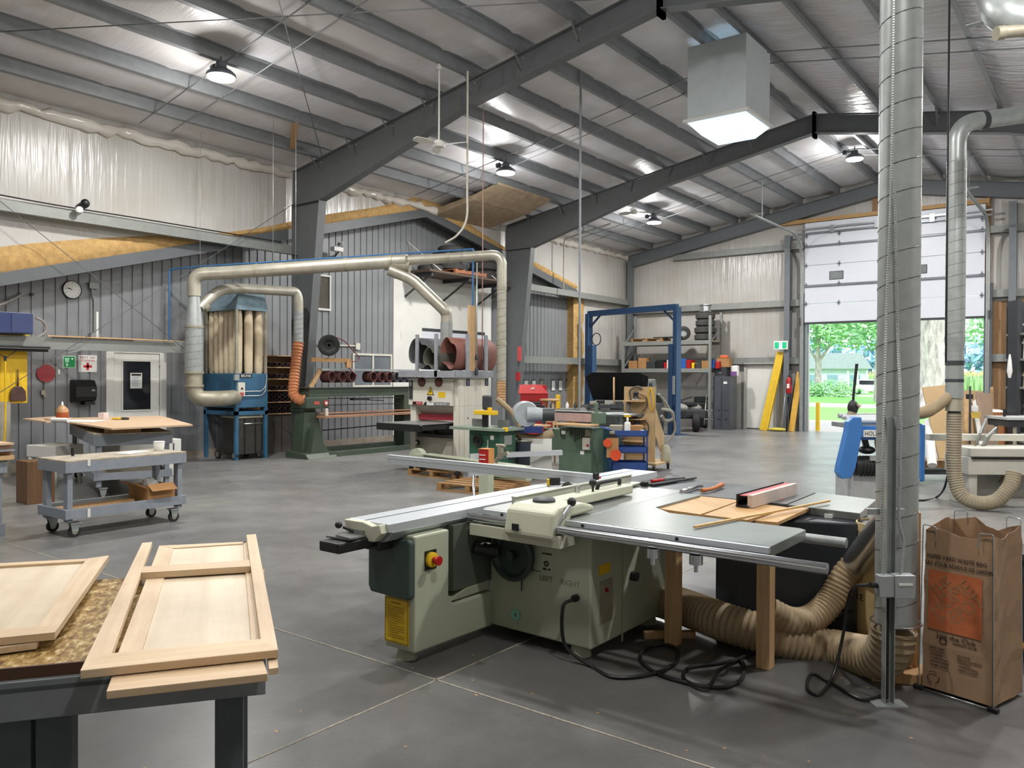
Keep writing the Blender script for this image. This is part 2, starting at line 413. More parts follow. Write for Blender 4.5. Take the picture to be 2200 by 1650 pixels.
b = MB(); b.box((-8.95, YB-.06, 6.66), (-3.0, YB+.1, 6.78)); b.build('header_board', wood('pale_lumber_x', '#c9a46f', '#b08a58', 0, .6), wb)
b = MB(); b.box((-6.1, YB+.0, 6.78), (-5.75, YB+.12, 7.3)); b.build('plywood_patch', M_ply, wb)
# right and front walls (right edge of the place and behind the viewer)
b = MB(); b.box((XR, YF, 0), (XR+.12, YB+.3, 6.6)); st(b.build('wall_right', M_vinyl), 'right side wall of white insulation', 'wall')
b = MB(); b.prism([(-15.3, 0), (3.4, 0), (3.4, 6.6), (RIDGE, 8.1), (-15.3, 6.6)], 1, YF-.12, YF); st(b.build('wall_front', M_vinyl), 'front gable wall of white insulation', 'wall')
# girts
def girt(i, p, q, label, up=1):
    b = MB(); p = Vector(p); q = Vector(q); d = (q-p).normalized(); nrm = Vector((0, 0, 1)).cross(d)*up
    b.beam(p, q, .012, .21); b.beam(p+nrm*.045+Vector((0, 0, .105)), q+nrm*.045+Vector((0, 0, .105)), .1, .006); b.beam(p-nrm*.06+Vector((0, 0, -.105)), q-nrm*.06+Vector((0, 0, -.105)), .13, .006)
    st(b.build('trim_%d' % i, M_girt), label, 'girt')
gi = 30
girt(30, (-14.42, YF, 4.44), (-14.42, 11.0, 4.44), 'upper grey wall girt along the left wall, left of the near frame column')
girt(31, (-14.42, YF, 2.23), (-14.42, 8.55, 2.23), 'lower grey wall girt above the office door, left of the dust collector')
girt(40, (-14.42, 18.6, 4.44), (-14.42, YB, 4.44), 'upper grey wall girt along the left wall, right of the far frame column')
girt(41, (-14.42, 18.6, 2.23), (-14.42, YB, 2.23), 'lower grey wall girt along the left wall, right of the far frame column')
girt(32, (-14.4, YB, 4.13), (-8.6, YB, 4.13), 'grey girt across the back wall behind the blue lift beam', 1)
girt(33, (-12.7, YB, 5.95), (-8.6, YB, 5.95), 'short high girt across the back wall under the gable rafter', 1)
girt(34, (-14.4, YB, 2.27), (-8.1, YB, 2.27), 'low girt on the back wall just over the white steel door', 1)
girt(35, (-8.55, YB, 5.95), (-8.15, YB, 5.95), 'stub of girt beside the top of the big door track', 1)
girt(36, (-3.0, YB, 4.1), (3.2, YB, 4.1), 'girt on the back wall right of the big door', 1)
girt(37, (-3.0, YB, 5.9), (3.2, YB, 5.9), 'high girt on the back wall right of the big door', 1)
girt(38, (-3.0, YB, 2.3), (-2.45, YB, 2.3), 'short pale girt over the plywood lining right of the big door', 1)
girt(39, (-8.55, YB, 4.13), (-8.1, YB, 4.13), 'short girt between back wall post and left door track', 1)
# steel portal frames
def frame(y, label, end=False, right=True):
    m = M_frame2 if end else M_frame
    t = thing('steel_portal', label, 'steel frame', (RIDGE, y, 0), group='steel portal frames')
    fw = .2
    for s in ((-1, 1) if right else (-1,)):
        X = lambda x: RIDGE + s*(RIDGE - x)*-1 if s == 1 else x
        Q = (lambda x: x) if s == -1 else (lambda x: 2*RIDGE-x)
        if not end:
            b = MB(); b.prism([(Q(-14.4), 0), (Q(-14.1), 0), (Q(-13.5), 5.42), (Q(-14.4), 5.42)], 1, y-.006, y+.006)
            b.beam((Q(-14.4), y, 0), (Q(-14.4), y, 5.42), .014, fw, (0, 1, 0)); b.beam((Q(-14.1), y, 0), (Q(-13.5), y, 5.42), .014, fw, (0, 1, 0))
            b.box((min(Q(-14.45), Q(-14.0)), y-.13, 0), (max(Q(-14.45), Q(-14.0)), y+.13, .02)); b.build('column', m, t)
            b = MB(); b.prism([(Q(-14.4), 5.42), (Q(-13.5), 5.42), (Q(-9.3), 6.6), (RIDGE, 7.27), (RIDGE, 7.67), (Q(-14.4), 6.13)], 1, y-.006, y+.006)
            for p, q in (((-14.4, 6.14), (RIDGE, 7.68)), ((-13.5, 5.42), (-9.3, 6.6)), ((-9.3, 6.6), (RIDGE, 7.27)), ((-14.4, 5.42), (-13.5, 5.42)), ((-14.4, 5.42), (-14.4, 6.14))):
                b.beam((Q(p[0]), y, p[1]), (Q(q[0]), y, q[1]), fw, .014, (0, 0, 1) if p[0] != q[0] else (0, 1, 0))
            b.box((RIDGE-.03, y-.1, 7.16), (RIDGE+.03, y+.1, 7.74)); b.build('rafter', m, t)
        else:
            b = MB(); b.box((Q(-14.35)-.08, y-.12, 0), (Q(-14.35)+.08, y+.1, 5.95)); b.build('column', m, t)
            b = MB(); b.prism([(Q(-14.4), 5.73), (RIDGE, 7.27), (RIDGE, 7.68), (Q(-14.4), 6.14)], 1, y-.006, y+.006)
            b.beam((Q(-14.4), y, 6.14), (RIDGE, y, 7.68), fw, .014); b.beam((Q(-14.4), y, 5.73), (RIDGE, y, 7.27), fw, .014)
            b.build('rafter', m, t)
    # bolts on plates at the purlins
    if not end:
        for x in PUR:
            if abs(x-RIDGE) > .5:
                b = MB(); b.beam((x, y-.09, zr(x)-.28), (x, y-.35, zr(x)+.01), .035, .006); pb = b.build('purlin_brace', m, t)
                b = MB(); b.cyl((x, y-.01, zr(x)-.09), (x, y-.03, zr(x)-.09), .018, n=8); b.build('bolt', M_galv, pb)
    return t
frame(3.5, 'dark grey steel frame nearest the viewer, overhead out of sight', )
frame(11.0, 'dark grey steel portal frame with its knee above the blue dust collector')
frame(18.6, 'dark grey steel portal frame farther back, knee behind the red tool chest')
frame(YB-.1, 'mid grey end frame against the back gable wall', True)
# posts on the back wall
for k, (x, lab, zt) in enumerate([(-8.6, 'grey steel post on the back wall left of the big door', 6.3), (-2.42, 'grey steel post on the back wall right of the plywood lining', 6.6)]):
    t = thing('wall_post', lab, 'steel post', (x, YB-.1, 0)); b = MB(); b.box((x-.005, YB-.2, 0), (x+.005, YB+.05, zt)); b.box((x-.09, YB-.21, 0), (x+.09, YB-.2, zt)); b.box((x-.09, YB+.04, 0), (x+.09, YB+.05, zt)); b.build('post', M_frame2, t)
    b = MB(); b.box((x-.12, YB-.24, 0), (x+.12, YB+.06, .015)); b.build('base_plate', M_frame2, t)

# ---------- doors and windows ----------
M_hinge = mat('hinge_steel', '#7c8288', .4, .6, .1)
d1 = thing('door_1', 'big white sectional overhead door, half raised, in the back wall', 'overhead door', (-5.57, 25.8, 0), kind='structure')
zj = [3.47, 4.06, 4.65, 5.27, 5.9, 6.62]
for i in range(5):
    b = MB(); b.box((-8.05, 25.82, zj[i]+.004), (-3.08, 25.87, zj[i+1]-.004)); s = b.build('door_section', M_door, d1, .006)
    if i in (1, 3):
        b = MB(); b.box((-8.05, 25.79, zj[i+1]-.05), (-3.08, 25.82, zj[i+1]-.01)); b.box((-8.05, 25.76, zj[i+1]-.055), (-3.08, 25.82, zj[i+1]-.045)); b.build('strut_rail', M_hinge, s)
    for x in (-8.0, -7.0, -4.75, -3.15):
        b = MB(); zc = zj[i+1] if i < 4 else zj[i]+.3
        b.prism([(x-.035, zc), (x, zc-.09), (x+.035, zc), (x, zc+.09)], 1, 25.8, 25.82); b.cyl((x-.05, 25.79, zc), (x+.05, 25.79, zc), .014, n=8); b.build('hinge', M_hinge, s)
    if i == 2:
        for x in (-7.08, -4.75):
            b = MB(); b.box((x-.21, 25.81, 4.78), (x+.21, 25.82, 5.04)); f = b.build('window_frame', M_dark, s)
            b = MB(); b.box((x-.19, 25.805, 4.8), (x+.19, 25.812, 5.02)); b.build('pane', mat('grey_plastic_pane', '#6d7675', .25, 0, .2, 6), f)
b = MB(); b.box((-8.05, 25.81, 3.41), (-3.08, 25.88, 3.475)); b.build('bottom_seal', M_dark, d1)
for zz, yy in ((6.42, 25.75), (6.28, 25.75)):
    b = MB(); b.beam((-8.3, yy, zz), (-2.9, yy, zz+.0), .05, .05); b.build('spring_shaft', M_steel if zz > 6.3 else M_hinge, d1)
for x in (-7.2, -5.9, -4.4):
    b = MB(); b.box((x-.06, 25.7, 6.25), (x+.06, 25.82, 6.47)); b.build('shaft_bracket', M_steel, d1)
for sx, x in ((-1, -8.12), (1, -3.0)):
    p = fillet([(x, 25.78, 0), (x, 25.78, 6.2), (x, 21.4, 6.2)], 1.0, 8); b = MB()
    for off in (-.03, .03): b.tube([(q[0]+off, q[1], q[2]) for q in p], .022, 6)
    b.tube(p, .012, 6); b.build('track', M_galv, d1)
    b = MB(); b.box((x-.1*1, 25.86, 0), (x+.1, 26.06, 4.4)); b.build('jamb', M_frame2, d1)
    b = MB(); b.beam((x, 22.2, 6.2), (x, 22.2, zr(x)+.02), .05, .01); b.beam((x, 21.45, 6.2), (x+.3, 21.45, 6.2), .05, .04); b.build('track_hanger', M_galv, d1)
    b = MB(); b.box((x-.05*sx*-1-.03, 25.74, 3.38), (x-.05*sx*-1+.03, 25.8, 3.62)); b.build('bottom_bracket', M_dark, d1)
# white steel man door
d2 = thing('door_2', 'white steel door in the back wall beside the grey cabinet', 'door', (-9.52, YB, 0), kind='structure')
b = MB(); b.box((-9.98, YB+.02, 0.03), (-9.07, YB+.07, 2.1)); lf = b.build('leaf', M_white, d2, .004)
b = MB(); b.box((-10.08, YB-.02, 0), (-9.98, YB+.14, 2.2)); b.box((-9.07, YB-.02, 0), (-8.97, YB+.14, 2.2)); b.box((-9.98, YB-.02, 2.1), (-9.07, YB+.14, 2.2)); b.build('door_frame', mat('grey_door_frame', '#b3b3ae', .5), d2)
b = MB(); b.cyl((-9.17, YB+.02, .98), (-9.17, YB-.05, .98), .03, n=12); b.tube([(-9.17, YB-.05, .98), (-9.28, YB-.06, .98)], .012, 8); b.build('door_handle', M_steel, lf)
b = MB(); b.box((-10.0, YB, 0), (-9.05, YB+.1, .03)); b.build('threshold', M_dark, d2)
# office door with a dark glass
d3 = thing('door_3', 'white door with a dark glass pane in the grey siding', 'door', (XW, 7.83, 0), kind='structure')
x0 = XW+.03
b = MB(); b.box((x0, 7.39, .15), (x0+.05, 8.28, 2.12))
lf = b.build('leaf', M_white, d3, .004)
b = MB()
for a, c in (((7.24, .12), (7.38, 2.22)), ((8.29, .12), (8.42, 2.22)), ((7.38, 2.12), (8.29, 2.22))): b.box((x0-.02, a[0], a[1]), (x0+.07, c[0], c[1]))
b.build('door_frame', M_white, d3)
b = MB(); b.box((x0+.04, 7.56, 1.03), (x0+.056, 8.1, 1.96)); gl = b.build('pane', M_blackglass, lf)
b = MB()
for a, c in (((7.53, 1.0), (7.56, 1.99)), ((8.1, 1.0), (8.13, 1.99)), ((7.56, 1.96), (8.1, 1.99)), ((7.56, 1.0), (8.1, 1.03))): b.box((x0+.04, a[0], a[1]), (x0+.065, c[0], c[1]))
b.build('glazing_bead', M_white, lf)
for z in (.5, 1.2, 1.9):
    b = MB(); b.cyl((x0+.06, 8.285, z-.05), (x0+.06, 8.285, z+.05), .012, n=8); b.build('hinge', M_steel, lf)
t = thing('notice_sheet', 'printed white notice taped inside the dark door glass', 'notice', (x0+.058, 7.81, 1.44))
b = MB(); b.box((x0+.0565, 7.7, 1.44), (x0+.059, 7.93, 1.74)); b.build('paper', M_paper, t)
b = MB(); b.box((x0+.059, 7.72, 1.685), (x0+.0598, 7.91, 1.72)); b.build('heading_bar', M_print, t)
b = MB()
for i in range(9): b.box((x0+.059, 7.73, 1.655-i*.022), (x0+.0598, 7.73+(.13 if i % 3 else .17), 1.661-i*.022))
b.build('text_lines', mat('blue_grey_print', '#5b6a8c', .8), t)
# white overhead door and surround in the siding, behind the wide belt sander
d4 = thing('door_4', 'white panelled overhead door in the grey siding behind the sanding machine', 'door', (XW, 16.9, 0), kind='structure')
b = MB(); b.box((XW, 14.68, .15), (XW+.06, 15.75, 4.25)); b.box((XW, 15.75, 3.02), (XW+.06, 18.75, 4.4)); b.box((XW, 18.45, .15), (XW+.06, 18.75, 3.02)); b.build('surround_panel', M_white, d4)
for i in range(5):
    b = MB(); b.box((XW+.0, 15.75, .2+i*.55), (XW+.03, 18.45, .74+i*.55)); b.build('door_section', M_door, d4, .004)
b = MB(); b.box((XW+.0, 15.75, 2.95), (XW+.05, 18.45, 3.02)); b.build('top_seal', M_dark, d4)
b = MB(); b.box((XW+.06, 14.95, 2.66), (XW+.062, 14.953, 2.9)); b.build('panel_seam', M_dark, d4)
# windows in the siding
w1 = thing('window_1', 'tall narrow white window high in the siding beside the frame column', 'window', (XW, 12.4, 3.25), kind='structure')
b = MB()
for a, c in (((12.1, 3.26), (12.6, 3.31)), ((12.1, 4.07), (12.6, 4.11)), ((12.56, 3.31), (12.6, 4.07)), ((12.1, 3.31), (12.14, 4.07))): b.box((XW, a[0], a[1]), (XW+.07, c[0], c[1]))
b.build('window_frame', M_white, w1)
b = MB(); b.box((XW+.02, 12.14, 3.31), (XW+.035, 12.56, 4.07)); b.build('pane', mat('dim_window_pane', '#5b5750', .15, 0, .15, 4), w1)
w2 = thing('window_2', 'white two-pane slider window behind the green stroke sander', 'window', (XW, 13.97, 1.45), kind='structure')
b = MB()
for a, c in (((13.3, 1.42), (14.64, 1.47)), ((13.3, 2.22), (14.64, 2.27)), ((13.3, 1.47), (13.35, 2.22)), ((13.95, 1.47), (14.0, 2.22)), ((14.59, 1.47), (14.64, 2.22))): b.box((XW, a[0], a[1]), (XW+.06, c[0], c[1]))
b.build('window_frame', M_offw, w2)
for y0, y1 in ((13.35, 13.95), (14.0, 14.59)):
    b = MB(); b.box((XW+.015, y0, 1.47), (XW+.03, y1, 2.22)); b.build('pane', mat('grey_window_pane', '#6a7076', .15, 0, .15, 3), w2)

# ---------- lamps ----------
M_lampbody = mat('grey_lamp_casting', '#5b6067', .4, .4, .1)
def highbay(x, y, z, label, col=(1, .985, .965), e=300):
    t = thing('high_bay_light', label, 'ceiling light', (x, y, z), group='round high bay lights')
    b = MB(); b.lathe([(.02, .20), (.08, .2), (.09, .12), (.16, .08), (.22, .03), (.228, 0), (.215, -.02), (.0, -.02)], (x, y, z)); b.build('housing', M_lampbody, t)
    b = MB(); b.lathe([(.212, -.021), (.2, -.045), (.12, -.06), (0, -.065)], (x, y, z)); b.build('lens', M_white_em, t)
    b = MB(); b.tube([(x, y, z+.19), (x, y, zr(x)+.02)], .012, 8); b.build('hanger', M_lampbody, t)
    b = MB(); b.cyl((x-.22, y+.05, z+.2), (x-.3, y+.05, z+.2), .06, n=12); b.tube([(x-.22, y+.05, z+.2), (x, y, z+.19)], .015, 6); b.build('sensor', M_lampbody, t)
    ld = bpy.data.lights.new('lamp_glow', 'AREA'); ld.shape = 'DISK'; ld.size = .32; ld.energy = e*.8; ld.color = col
    lo = bpy.data.objects.new('lamp_glow', ld); COL.objects.link(lo); lo.parent = t; lo.location = (0, 0, -.09)
    ld = bpy.data.lights.new('ceiling_fill', 'POINT'); ld.shadow_soft_size = .12; ld.energy = e*.3; ld.color = col  # extra point light, added to lift the ceiling and walls
    lo = bpy.data.objects.new('ceiling_fill', ld); COL.objects.link(lo); lo.parent = t; lo.location = (0, 0, -.3)
    return t
LY = [-2.0, 2.0, 7.2, 14.5, 21.8]
labs = {(0, 2): 'bright round high bay light near the upper left of the left roof slope', (0, 3): 'round high bay light over the wide sander, below the first frame', (0, 4): 'round high bay light at the back over the blue car lift',
        (1, 4): 'round high bay light near the ridge at the back, before the big door', (1, 3): 'round high bay light hanging beside the bright light well'}
for i, x in enumerate((-11.3, -5.55, .2)):
    for j, y in enumerate(LY):
        if i == 1 and j == 3: highbay((-5.403,14.052,6.484)[0], (-5.403,14.052,6.484)[1], (-5.403,14.052,6.484)[2], labs[(1, 3)]); continue
        if LAMP_E[i][j] == 0: continue
        nm = labs.get((i, j), 'round high bay light overhead in %s row, %s the picture' % (('left', 'ridge', 'right')[i], ('farthest behind', 'just above', 'high out of', 'right of the middle out of', 'far right out of')[j]))
        highbay(x, y, zr(x)-.28, nm, e=LAMP_E[i][j])
# light well with angled prismatic diffuser, hanging under the ridge
t = thing('light_well', 'white sheet metal light well with glowing angled diffuser under the ridge', 'skylight', (-5.7, 13.9, 6.3))
b = MB()
for a, c in (((-6.24, 13.3, 6.3), (-6.21, 14.45, 7.62)), ((-5.19, 13.3, 6.3), (-5.16, 14.45, 7.62)), ((-6.21, 13.3, 6.3), (-5.19, 13.33, 7.62)), ((-6.21, 14.42, 6.3), (-5.19, 14.45, 7.62))): b.box(a, c)
b.build('shaft', mat('white_sheet_metal', '#c9d2d4', .4, .1, .04), t)
b = MB(); P_ = [(-6.27, 13.27), (-5.13, 13.27), (-5.13, 14.48), (-6.27, 14.48)]; c_ = (-5.7, 13.87); b.add([(x, y, 6.3) for x, y in P_]+[(c_[0]+(x-c_[0])*.62, c_[1]+(y-c_[1])*.62, 6.06) for x, y in P_], [(0, 1, 5, 4), (1, 2, 6, 5), (2, 3, 7, 6), (3, 0, 4, 7), (7, 6, 5, 4), (3, 2, 1, 0)])
b.build('diffuser', emis('prismatic_diffuser', '#cfeaff', 1.15), t)
b = MB()
for a, c in (((-6.30, 13.24, 6.27), (-5.10, 13.3, 6.32)), ((-6.30, 14.45, 6.27), (-5.10, 14.51, 6.32)), ((-6.30, 13.3, 6.27), (-6.25, 14.45, 6.32)), ((-5.16, 13.3, 6.27), (-5.10, 14.45, 6.32))): b.box(a, c)
b.build('rim', M_white, t)
ld = bpy.data.lights.new('skylight_glow', 'AREA'); ld.shape = 'RECTANGLE'; ld.size = 1.1; ld.size_y = 1.2; ld.energy = 120; ld.color = (.85, .94, 1)
lo = bpy.data.objects.new('skylight_glow', ld); COL.objects.link(lo); lo.parent = t; lo.location = (-.03, 0, -.32)

# ---------- sliding table saw (centre) ----------
M_sage = mat('sage_green_machine_paint', '#abb19b', .42, 0, .06, 2.5)
M_sage2 = mat('worn_sage_paint', '#9fa48f', .5, 0, .12, 4)
M_dgreen = mat('dark_green_cover', '#3c4a44', .5, 0, .12, 4, .1)
M_top = mat('grey_green_table_steel', '#7f8682', .34, .35, .08, 6)
M_cream = mat('cream_casting_paint', '#c3c5b0', .4, 0, .06, 4)
M_chrome = mat('polished_rail_steel', '#c9ccd0', .16, 1, .04, 6)
M_wash = mat('machined_cast_iron', '#8d918f', .3, .6, .08, 9)
saw = thing('sliding_table_saw', 'big sage green sliding table saw with chrome rails in the middle of the shop', 'table saw', (-2.9, 4.5, 0))
b = MB(); b.prism([(-3.28, 4.08), (-2.5, 4.05), (-2.5, 5.1), (-3.9, 5.1), (-3.9, 4.5)], 2, .07, .80); b.box((-3.25, 4.06, .76), (-2.56, 5.05, .815))
b.build('body', M_sage, saw, .012)
b = MB()   # front pedestal under the sliding table: tall post and low foot
b.prism([(3.36, .07), (4.09, .06), (4.09, .29), (3.72, .29), (3.66, .32), (3.66, .76), (3.36, .76)], 0, -3.53, -3.28); b.build('pedestal', M_sage, saw, .012)
b = MB(); b.prism([(3.66, .3), (4.09, .3), (4.09, .36), (3.85, .36)], 0, -3.5, -3.3); b.build('pedestal_shelf', M_sage2, saw, .006)
b = MB(); b.prism([(-3.64, .43), (-3.62, .39), (-3.31, .385), (-3.285, .40), (-3.285, .73), (-3.31, .745), (-3.64, .70)], 1, 3.32, 3.62); b.build('dark_green_cover', M_dgreen, saw, .015)
for (x, y) in ((-3.42, 3.44), (-2.62, 4.13), (-2.6, 4.95), (-3.7, 4.95)):
    b = MB(); b.cyl((x, y, 0), (x, y, .075), .07, .05, 12); b.build('levelling_foot', M_sage2, saw)
# dark box painted as the shade between pedestal and body, under the sliding table
b = MB(); b.box((-3.9, 3.72, .36), (-3.3, 4.5, .77)); b.build('recess_shade_box', mat('recess_shade_green_grey', '#50574c', .6, 0, .15, 4), saw)
# tables
b = MB(); b.slab([(-3.28, 3.98, .85), (-2.6, 3.98, .85), (-2.6, 5.55, .85), (-3.28, 5.55, .85)], .04); b.build('cast_iron_table', M_wash, saw, .003)
b = MB(); b.slab([(-2.6, 3.99, .85), (-1.4, 3.99, .85), (-1.4, 4.55, .85), (-1.44, 4.58, .85), (-2.25, 4.58, .85), (-2.42, 4.72, .85), (-2.42, 5.42, .85), (-2.6, 5.42, .85)], .055); b.build('extension_table', M_top, saw, .003)
b = MB(); b.box((-3.26, 3.955, .815), (-1.4, 3.985, .848)); b.build('table_edge_strip', M_alu, saw, .002)
for x in (-3.1, -2.5, -1.9):
    b = MB(); b.cyl((x, 3.957, .83), (x, 3.95, .83), .01, n=10); b.build('strip_bolt', M_black, saw)
b = MB(); b.cyl((-3.31, 3.87, .805), (-1.09, 3.87, .805), .026, n=24); b.build('fence_rail', M_chrome, saw)
b = MB(); b.cyl((-1.55, 4.62, .79), (-1.2, 4.62, .79), .028, n=20); b.cyl((-2.4, 4.62, .79), (-1.5, 4.62, .79), .024, n=12); b.build('rear_rail', M_galv, saw)
b = MB(); b.box((-3.27, 3.84, .70), (-2.58, 4.0, .765)); b.prism([(3.84, .765), (3.9, .765), (3.9, .78), (3.84, .77)], 0, -3.27, -2.58); b.build('rail_bracket', M_cream, saw, .006)
for x in (-1.75, -2.0):
    b = MB(); b.cyl((x, 3.87, .78), (x, 3.87, .73), .035, n=12); b.cyl((x, 3.87, .73), (x, 3.87, .69), .012, n=8); b.build('rail_clamp', M_steel, saw)
# sliding carriage
b = MB()
for x0, x1 in ((-3.665, -3.535), (-3.53, -3.33)): b.box((x0, 3.2, .80), (x1, 6.52, .85))
b.prism([(-3.66, .80), (-3.32, .80), (-3.38, .74), (-3.52, .70), (-3.6, .74)], 1, 3.22, 6.5); b.build('sliding_table', M_alu, saw, .003)
b = MB(); b.box((-3.537, 3.2, .8505), (-3.53, 6.5, .8515)); b.build('t_slot', M_black, saw)
b = MB(); b.prism([(-3.66, .85), (-3.5, .852), (-3.42, .835), (-3.36, .85), (-3.34, .80), (-3.4, .745), (-3.52, .74), (-3.64, .775)], 1, 3.15, 3.2); b.build('end_casting', M_cream, saw, .006)
b = MB(); b.box((-3.62, 2.93, .705), (-3.45, 3.25, .765)); b.box((-3.55, 3.2, .68), (-3.42, 5.8, .74)); b.build('carriage_rail', M_black, saw, .01)
b = MB(); b.ob((-3.55, 3.08, .775), (.18, .16, .01), .1); b.ob((-3.5, 3.03, .785), (.14, .05, .008), -.1); b.ob((-3.54, 3.16, .79), (.12, .05, .03)); b.build('latch_plate', M_wash, saw)
b = MB(); b.sph((-3.65, 3.1, .825), .022); b.cyl((-3.63, 3.12, .81), (-3.56, 3.14, .79), .009, n=8); b.build('latch_knob', M_black, saw)
# crosscut fence and outrigger on the sliding table
b = MB(); p, q = Vector((-5.577,5.356,0.875)), Vector((-3.249,5.314,0.905))
p.z = q.z = .905; b.beam(p, q, .05, .085); d = (q-p).normalized(); nrm = Vector((d.y, -d.x, 0)); b.beam(p+nrm*.026+Vector((0, 0, .015)), q+nrm*.026+Vector((0, 0, .015)), .004, .012); cf = b.build('crosscut_fence', M_alu, saw, .003)
b = MB(); b.beam(q, q+d*.02, .06, .1); b.build('fence_end_cap', M_black, cf)
b = MB(); b.beam(p.lerp(q, .42)+Vector((0, 0, -.07)), p.lerp(q, .42)+Vector((-.0, .55, -.07)), .05, .05); b.build('fence_support_arm', M_alu, cf)
b = MB(); b.cyl(p.lerp(q, .47)+Vector((0, -.02, -.06)), p.lerp(q, .47)+Vector((0, -.02, -.90)), .012, n=8); b.build('support_leg', M_steel, cf)
b = MB(); b.ob(p.lerp(q, .2)+Vector((.0, 0, -.055)), (.05, .03, .03)); b.ob(p.lerp(q, .13)+Vector((.0, 0, -.055)), (.03, .03, .03)); b.build('fence_stop', M_black, cf)
b = MB(); b.ob((-3.556,5.2,0.88), (.1, .06, .06), .6); b.build('clamp_block', M_black, saw, .008)
b = MB(); b.ob((-3.543,5.103,0.88), (.02, .05, .05), .6); b.build('clamp_grip', M_yel, saw)
b = MB(); b.cyl((-3.435,5.691,0.86), (-3.437,5.694,0.875), .014, n=10); b.build('red_stop_button', M_red, saw)
# blade
b = MB(); c = Vector((-3.29, 4.98, .85)); pr = []
for k in range(41):
    a = PI*k/40; rr = .098 if k % 2 else .09; pr.append((4.98+rr*math.cos(a), .835+rr*math.sin(a)*.85))
b.prism(pr, 0, -3.292, -3.288); b.build('saw_blade', mat('dark_blade_steel', '#6a6460', .35, .8), saw)
# rip fence and its casting
b = MB(); b.box((-3.12, 4.08, .856), (-3.095, 5.62, .922)); b.box((-3.095, 4.08, .856), (-2.99, 5.6, .875)); b.prism([(-3.125, .922), (-3.085, .922), (-3.085, .929), (-3.125, .929)], 1, 4.08, 5.62); b.build('rip_fence', mat('pale_grey_fence', '#b6b8ac', .38, .35), saw, .003)
b = MB(); b.prism([(3.8, .76), (3.83, .73), (3.95, .73), (4.02, .855), (4.28, .86), (4.28, .9), (4.15, .93), (3.9, .93), (3.83, .90)], 0, -2.97, -2.62); b.build('fence_head', M_cream, saw, .018)
b = MB(); b.beam((-2.86, 4.15, .895), (-2.86, 5.1, .895), .13, .06); b.build('fence_arm', M_cream, saw, .008)
b = MB(); b.lathe([(.07, 0), (.072, .02), (.06, .03), (.02, .032), (0, .032)], (-2.83, 4.03, .925), n=20); b.build('fence_dial', M_dark, saw)
b = MB(); b.tube(fillet([(-2.63, 3.86, .80), (-2.62, 3.9, .86), (-2.6, 3.98, .94)], .03), .012, 8); b.sph((-2.6, 3.99, .955), .025); b.lathe([(.028, -.03), (.028, .02), (0, .02)], (-2.63, 3.86, .80), (1, 0, 0), n=14); b.build('fence_lever', M_steel, saw)
b = MB(); b.sph((-2.6, 3.99, .955), .028); b.build('lever_knob', M_black, saw)
b = MB(); b.cyl((-2.9, 4.52, .92), (-2.9, 4.52, .97), .02, n=10); b.build('fence_clamp_screw', M_steel, saw)
b = MB(); b.sph((-2.84, 4.62, .985), .027); b.cyl((-2.84, 4.62, .92), (-2.84, 4.62, .97), .008, n=8); b.build('clamp_knob', M_black, saw)
b = MB(); b.tube(fillet([(-2.87, 4.72, .92), (-2.86, 4.73, .97), (-2.86, 5.02, .97), (-2.87, 5.03, .92)], .02, 3), .014, 6); b.build('fence_handle', M_black, saw)
b = MB(); b.box((-2.9, 3.795, .78), (-2.85, 3.8, .82)); b.build('fence_badge', M_black, saw)
# handwheel and controls
b = MB(); c = (-3.07, 4.06, .565); b.lathe([(.15, 0), (.165, -.03), (.165, -.05), (.14, -.055), (.12, -.03), (.03, -.025), (.03, -.07), (0, -.07)], c, (0, 1, 0), n=28); b.build('handwheel', mat('dark_green_handwheel', '#2c3a35', .4, 0, .15), saw)
b = MB(); b.cyl((-3.19, 4.02, .58), (-3.3, 3.92, .6), .05, .04, 12); b.build('wheel_crank', M_black, saw)
b = MB(); b.cyl((-3.0, 4.05, .45), (-3.0, 4.045, .45), .012, n=8); b.box((-3.02, 4.052, .34), (-3.013, 4.056, .44)); b.build('scale_pointer', M_black, saw)
b = MB(); b.box((-3.279, 3.44, .545), (-3.275, 3.54, .66)); pl = b.build('switch_plate', M_black, saw)
b = MB(); b.lathe([(.045, 0), (.045, .02), (.03, .025), (0, .025)], (-3.275, 3.49, .605), (1, 0, 0)); b.build('yellow_collar', M_yel, pl)
b = MB(); b.lathe([(.018, 0), (.018, .03), (.028, .035), (.028, .05), (0, .052)], (-3.255, 3.49, .605), (1, 0, 0)); b.build('red_emergency_button', M_red, pl)
# warning sheet with black and yellow border
b = MB(); b.box((-3.525, 3.354, .105), (-3.325, 3.358, .375)); lab = b.build('warning_label', M_yel, saw)
b = MB()
for i in range(18): 
    x = -3.522+i*.011
    for z in (.107, .365): b.quad((x, 3.3535, z), (x+.005, 3.3535, z), (x+.009, 3.3535, z+.008), (x+.004, 3.3535, z+.008))
for i in range(22):
    z = .115+i*.0115
    for x in (-3.523, -3.335): b.quad((x, 3.3535, z), (x+.008, 3.3535, z+.004), (x+.008, 3.3535, z+.009), (x, 3.3535, z+.005))
b.build('hazard_border', M_print, lab)
b = MB()
for i in range(14): b.box((-3.50, 3.353, .32-i*.014), (-3.36+.0*(i % 3)-(.05 if i % 4 == 3 else 0), 3.3536, .323-i*.014))
b.box((-3.47, 3.353, .343), (-3.39, 3.3536, .349)); b.build('label_text_lines', mat('ochre_print', '#8a6c10', .7), lab)
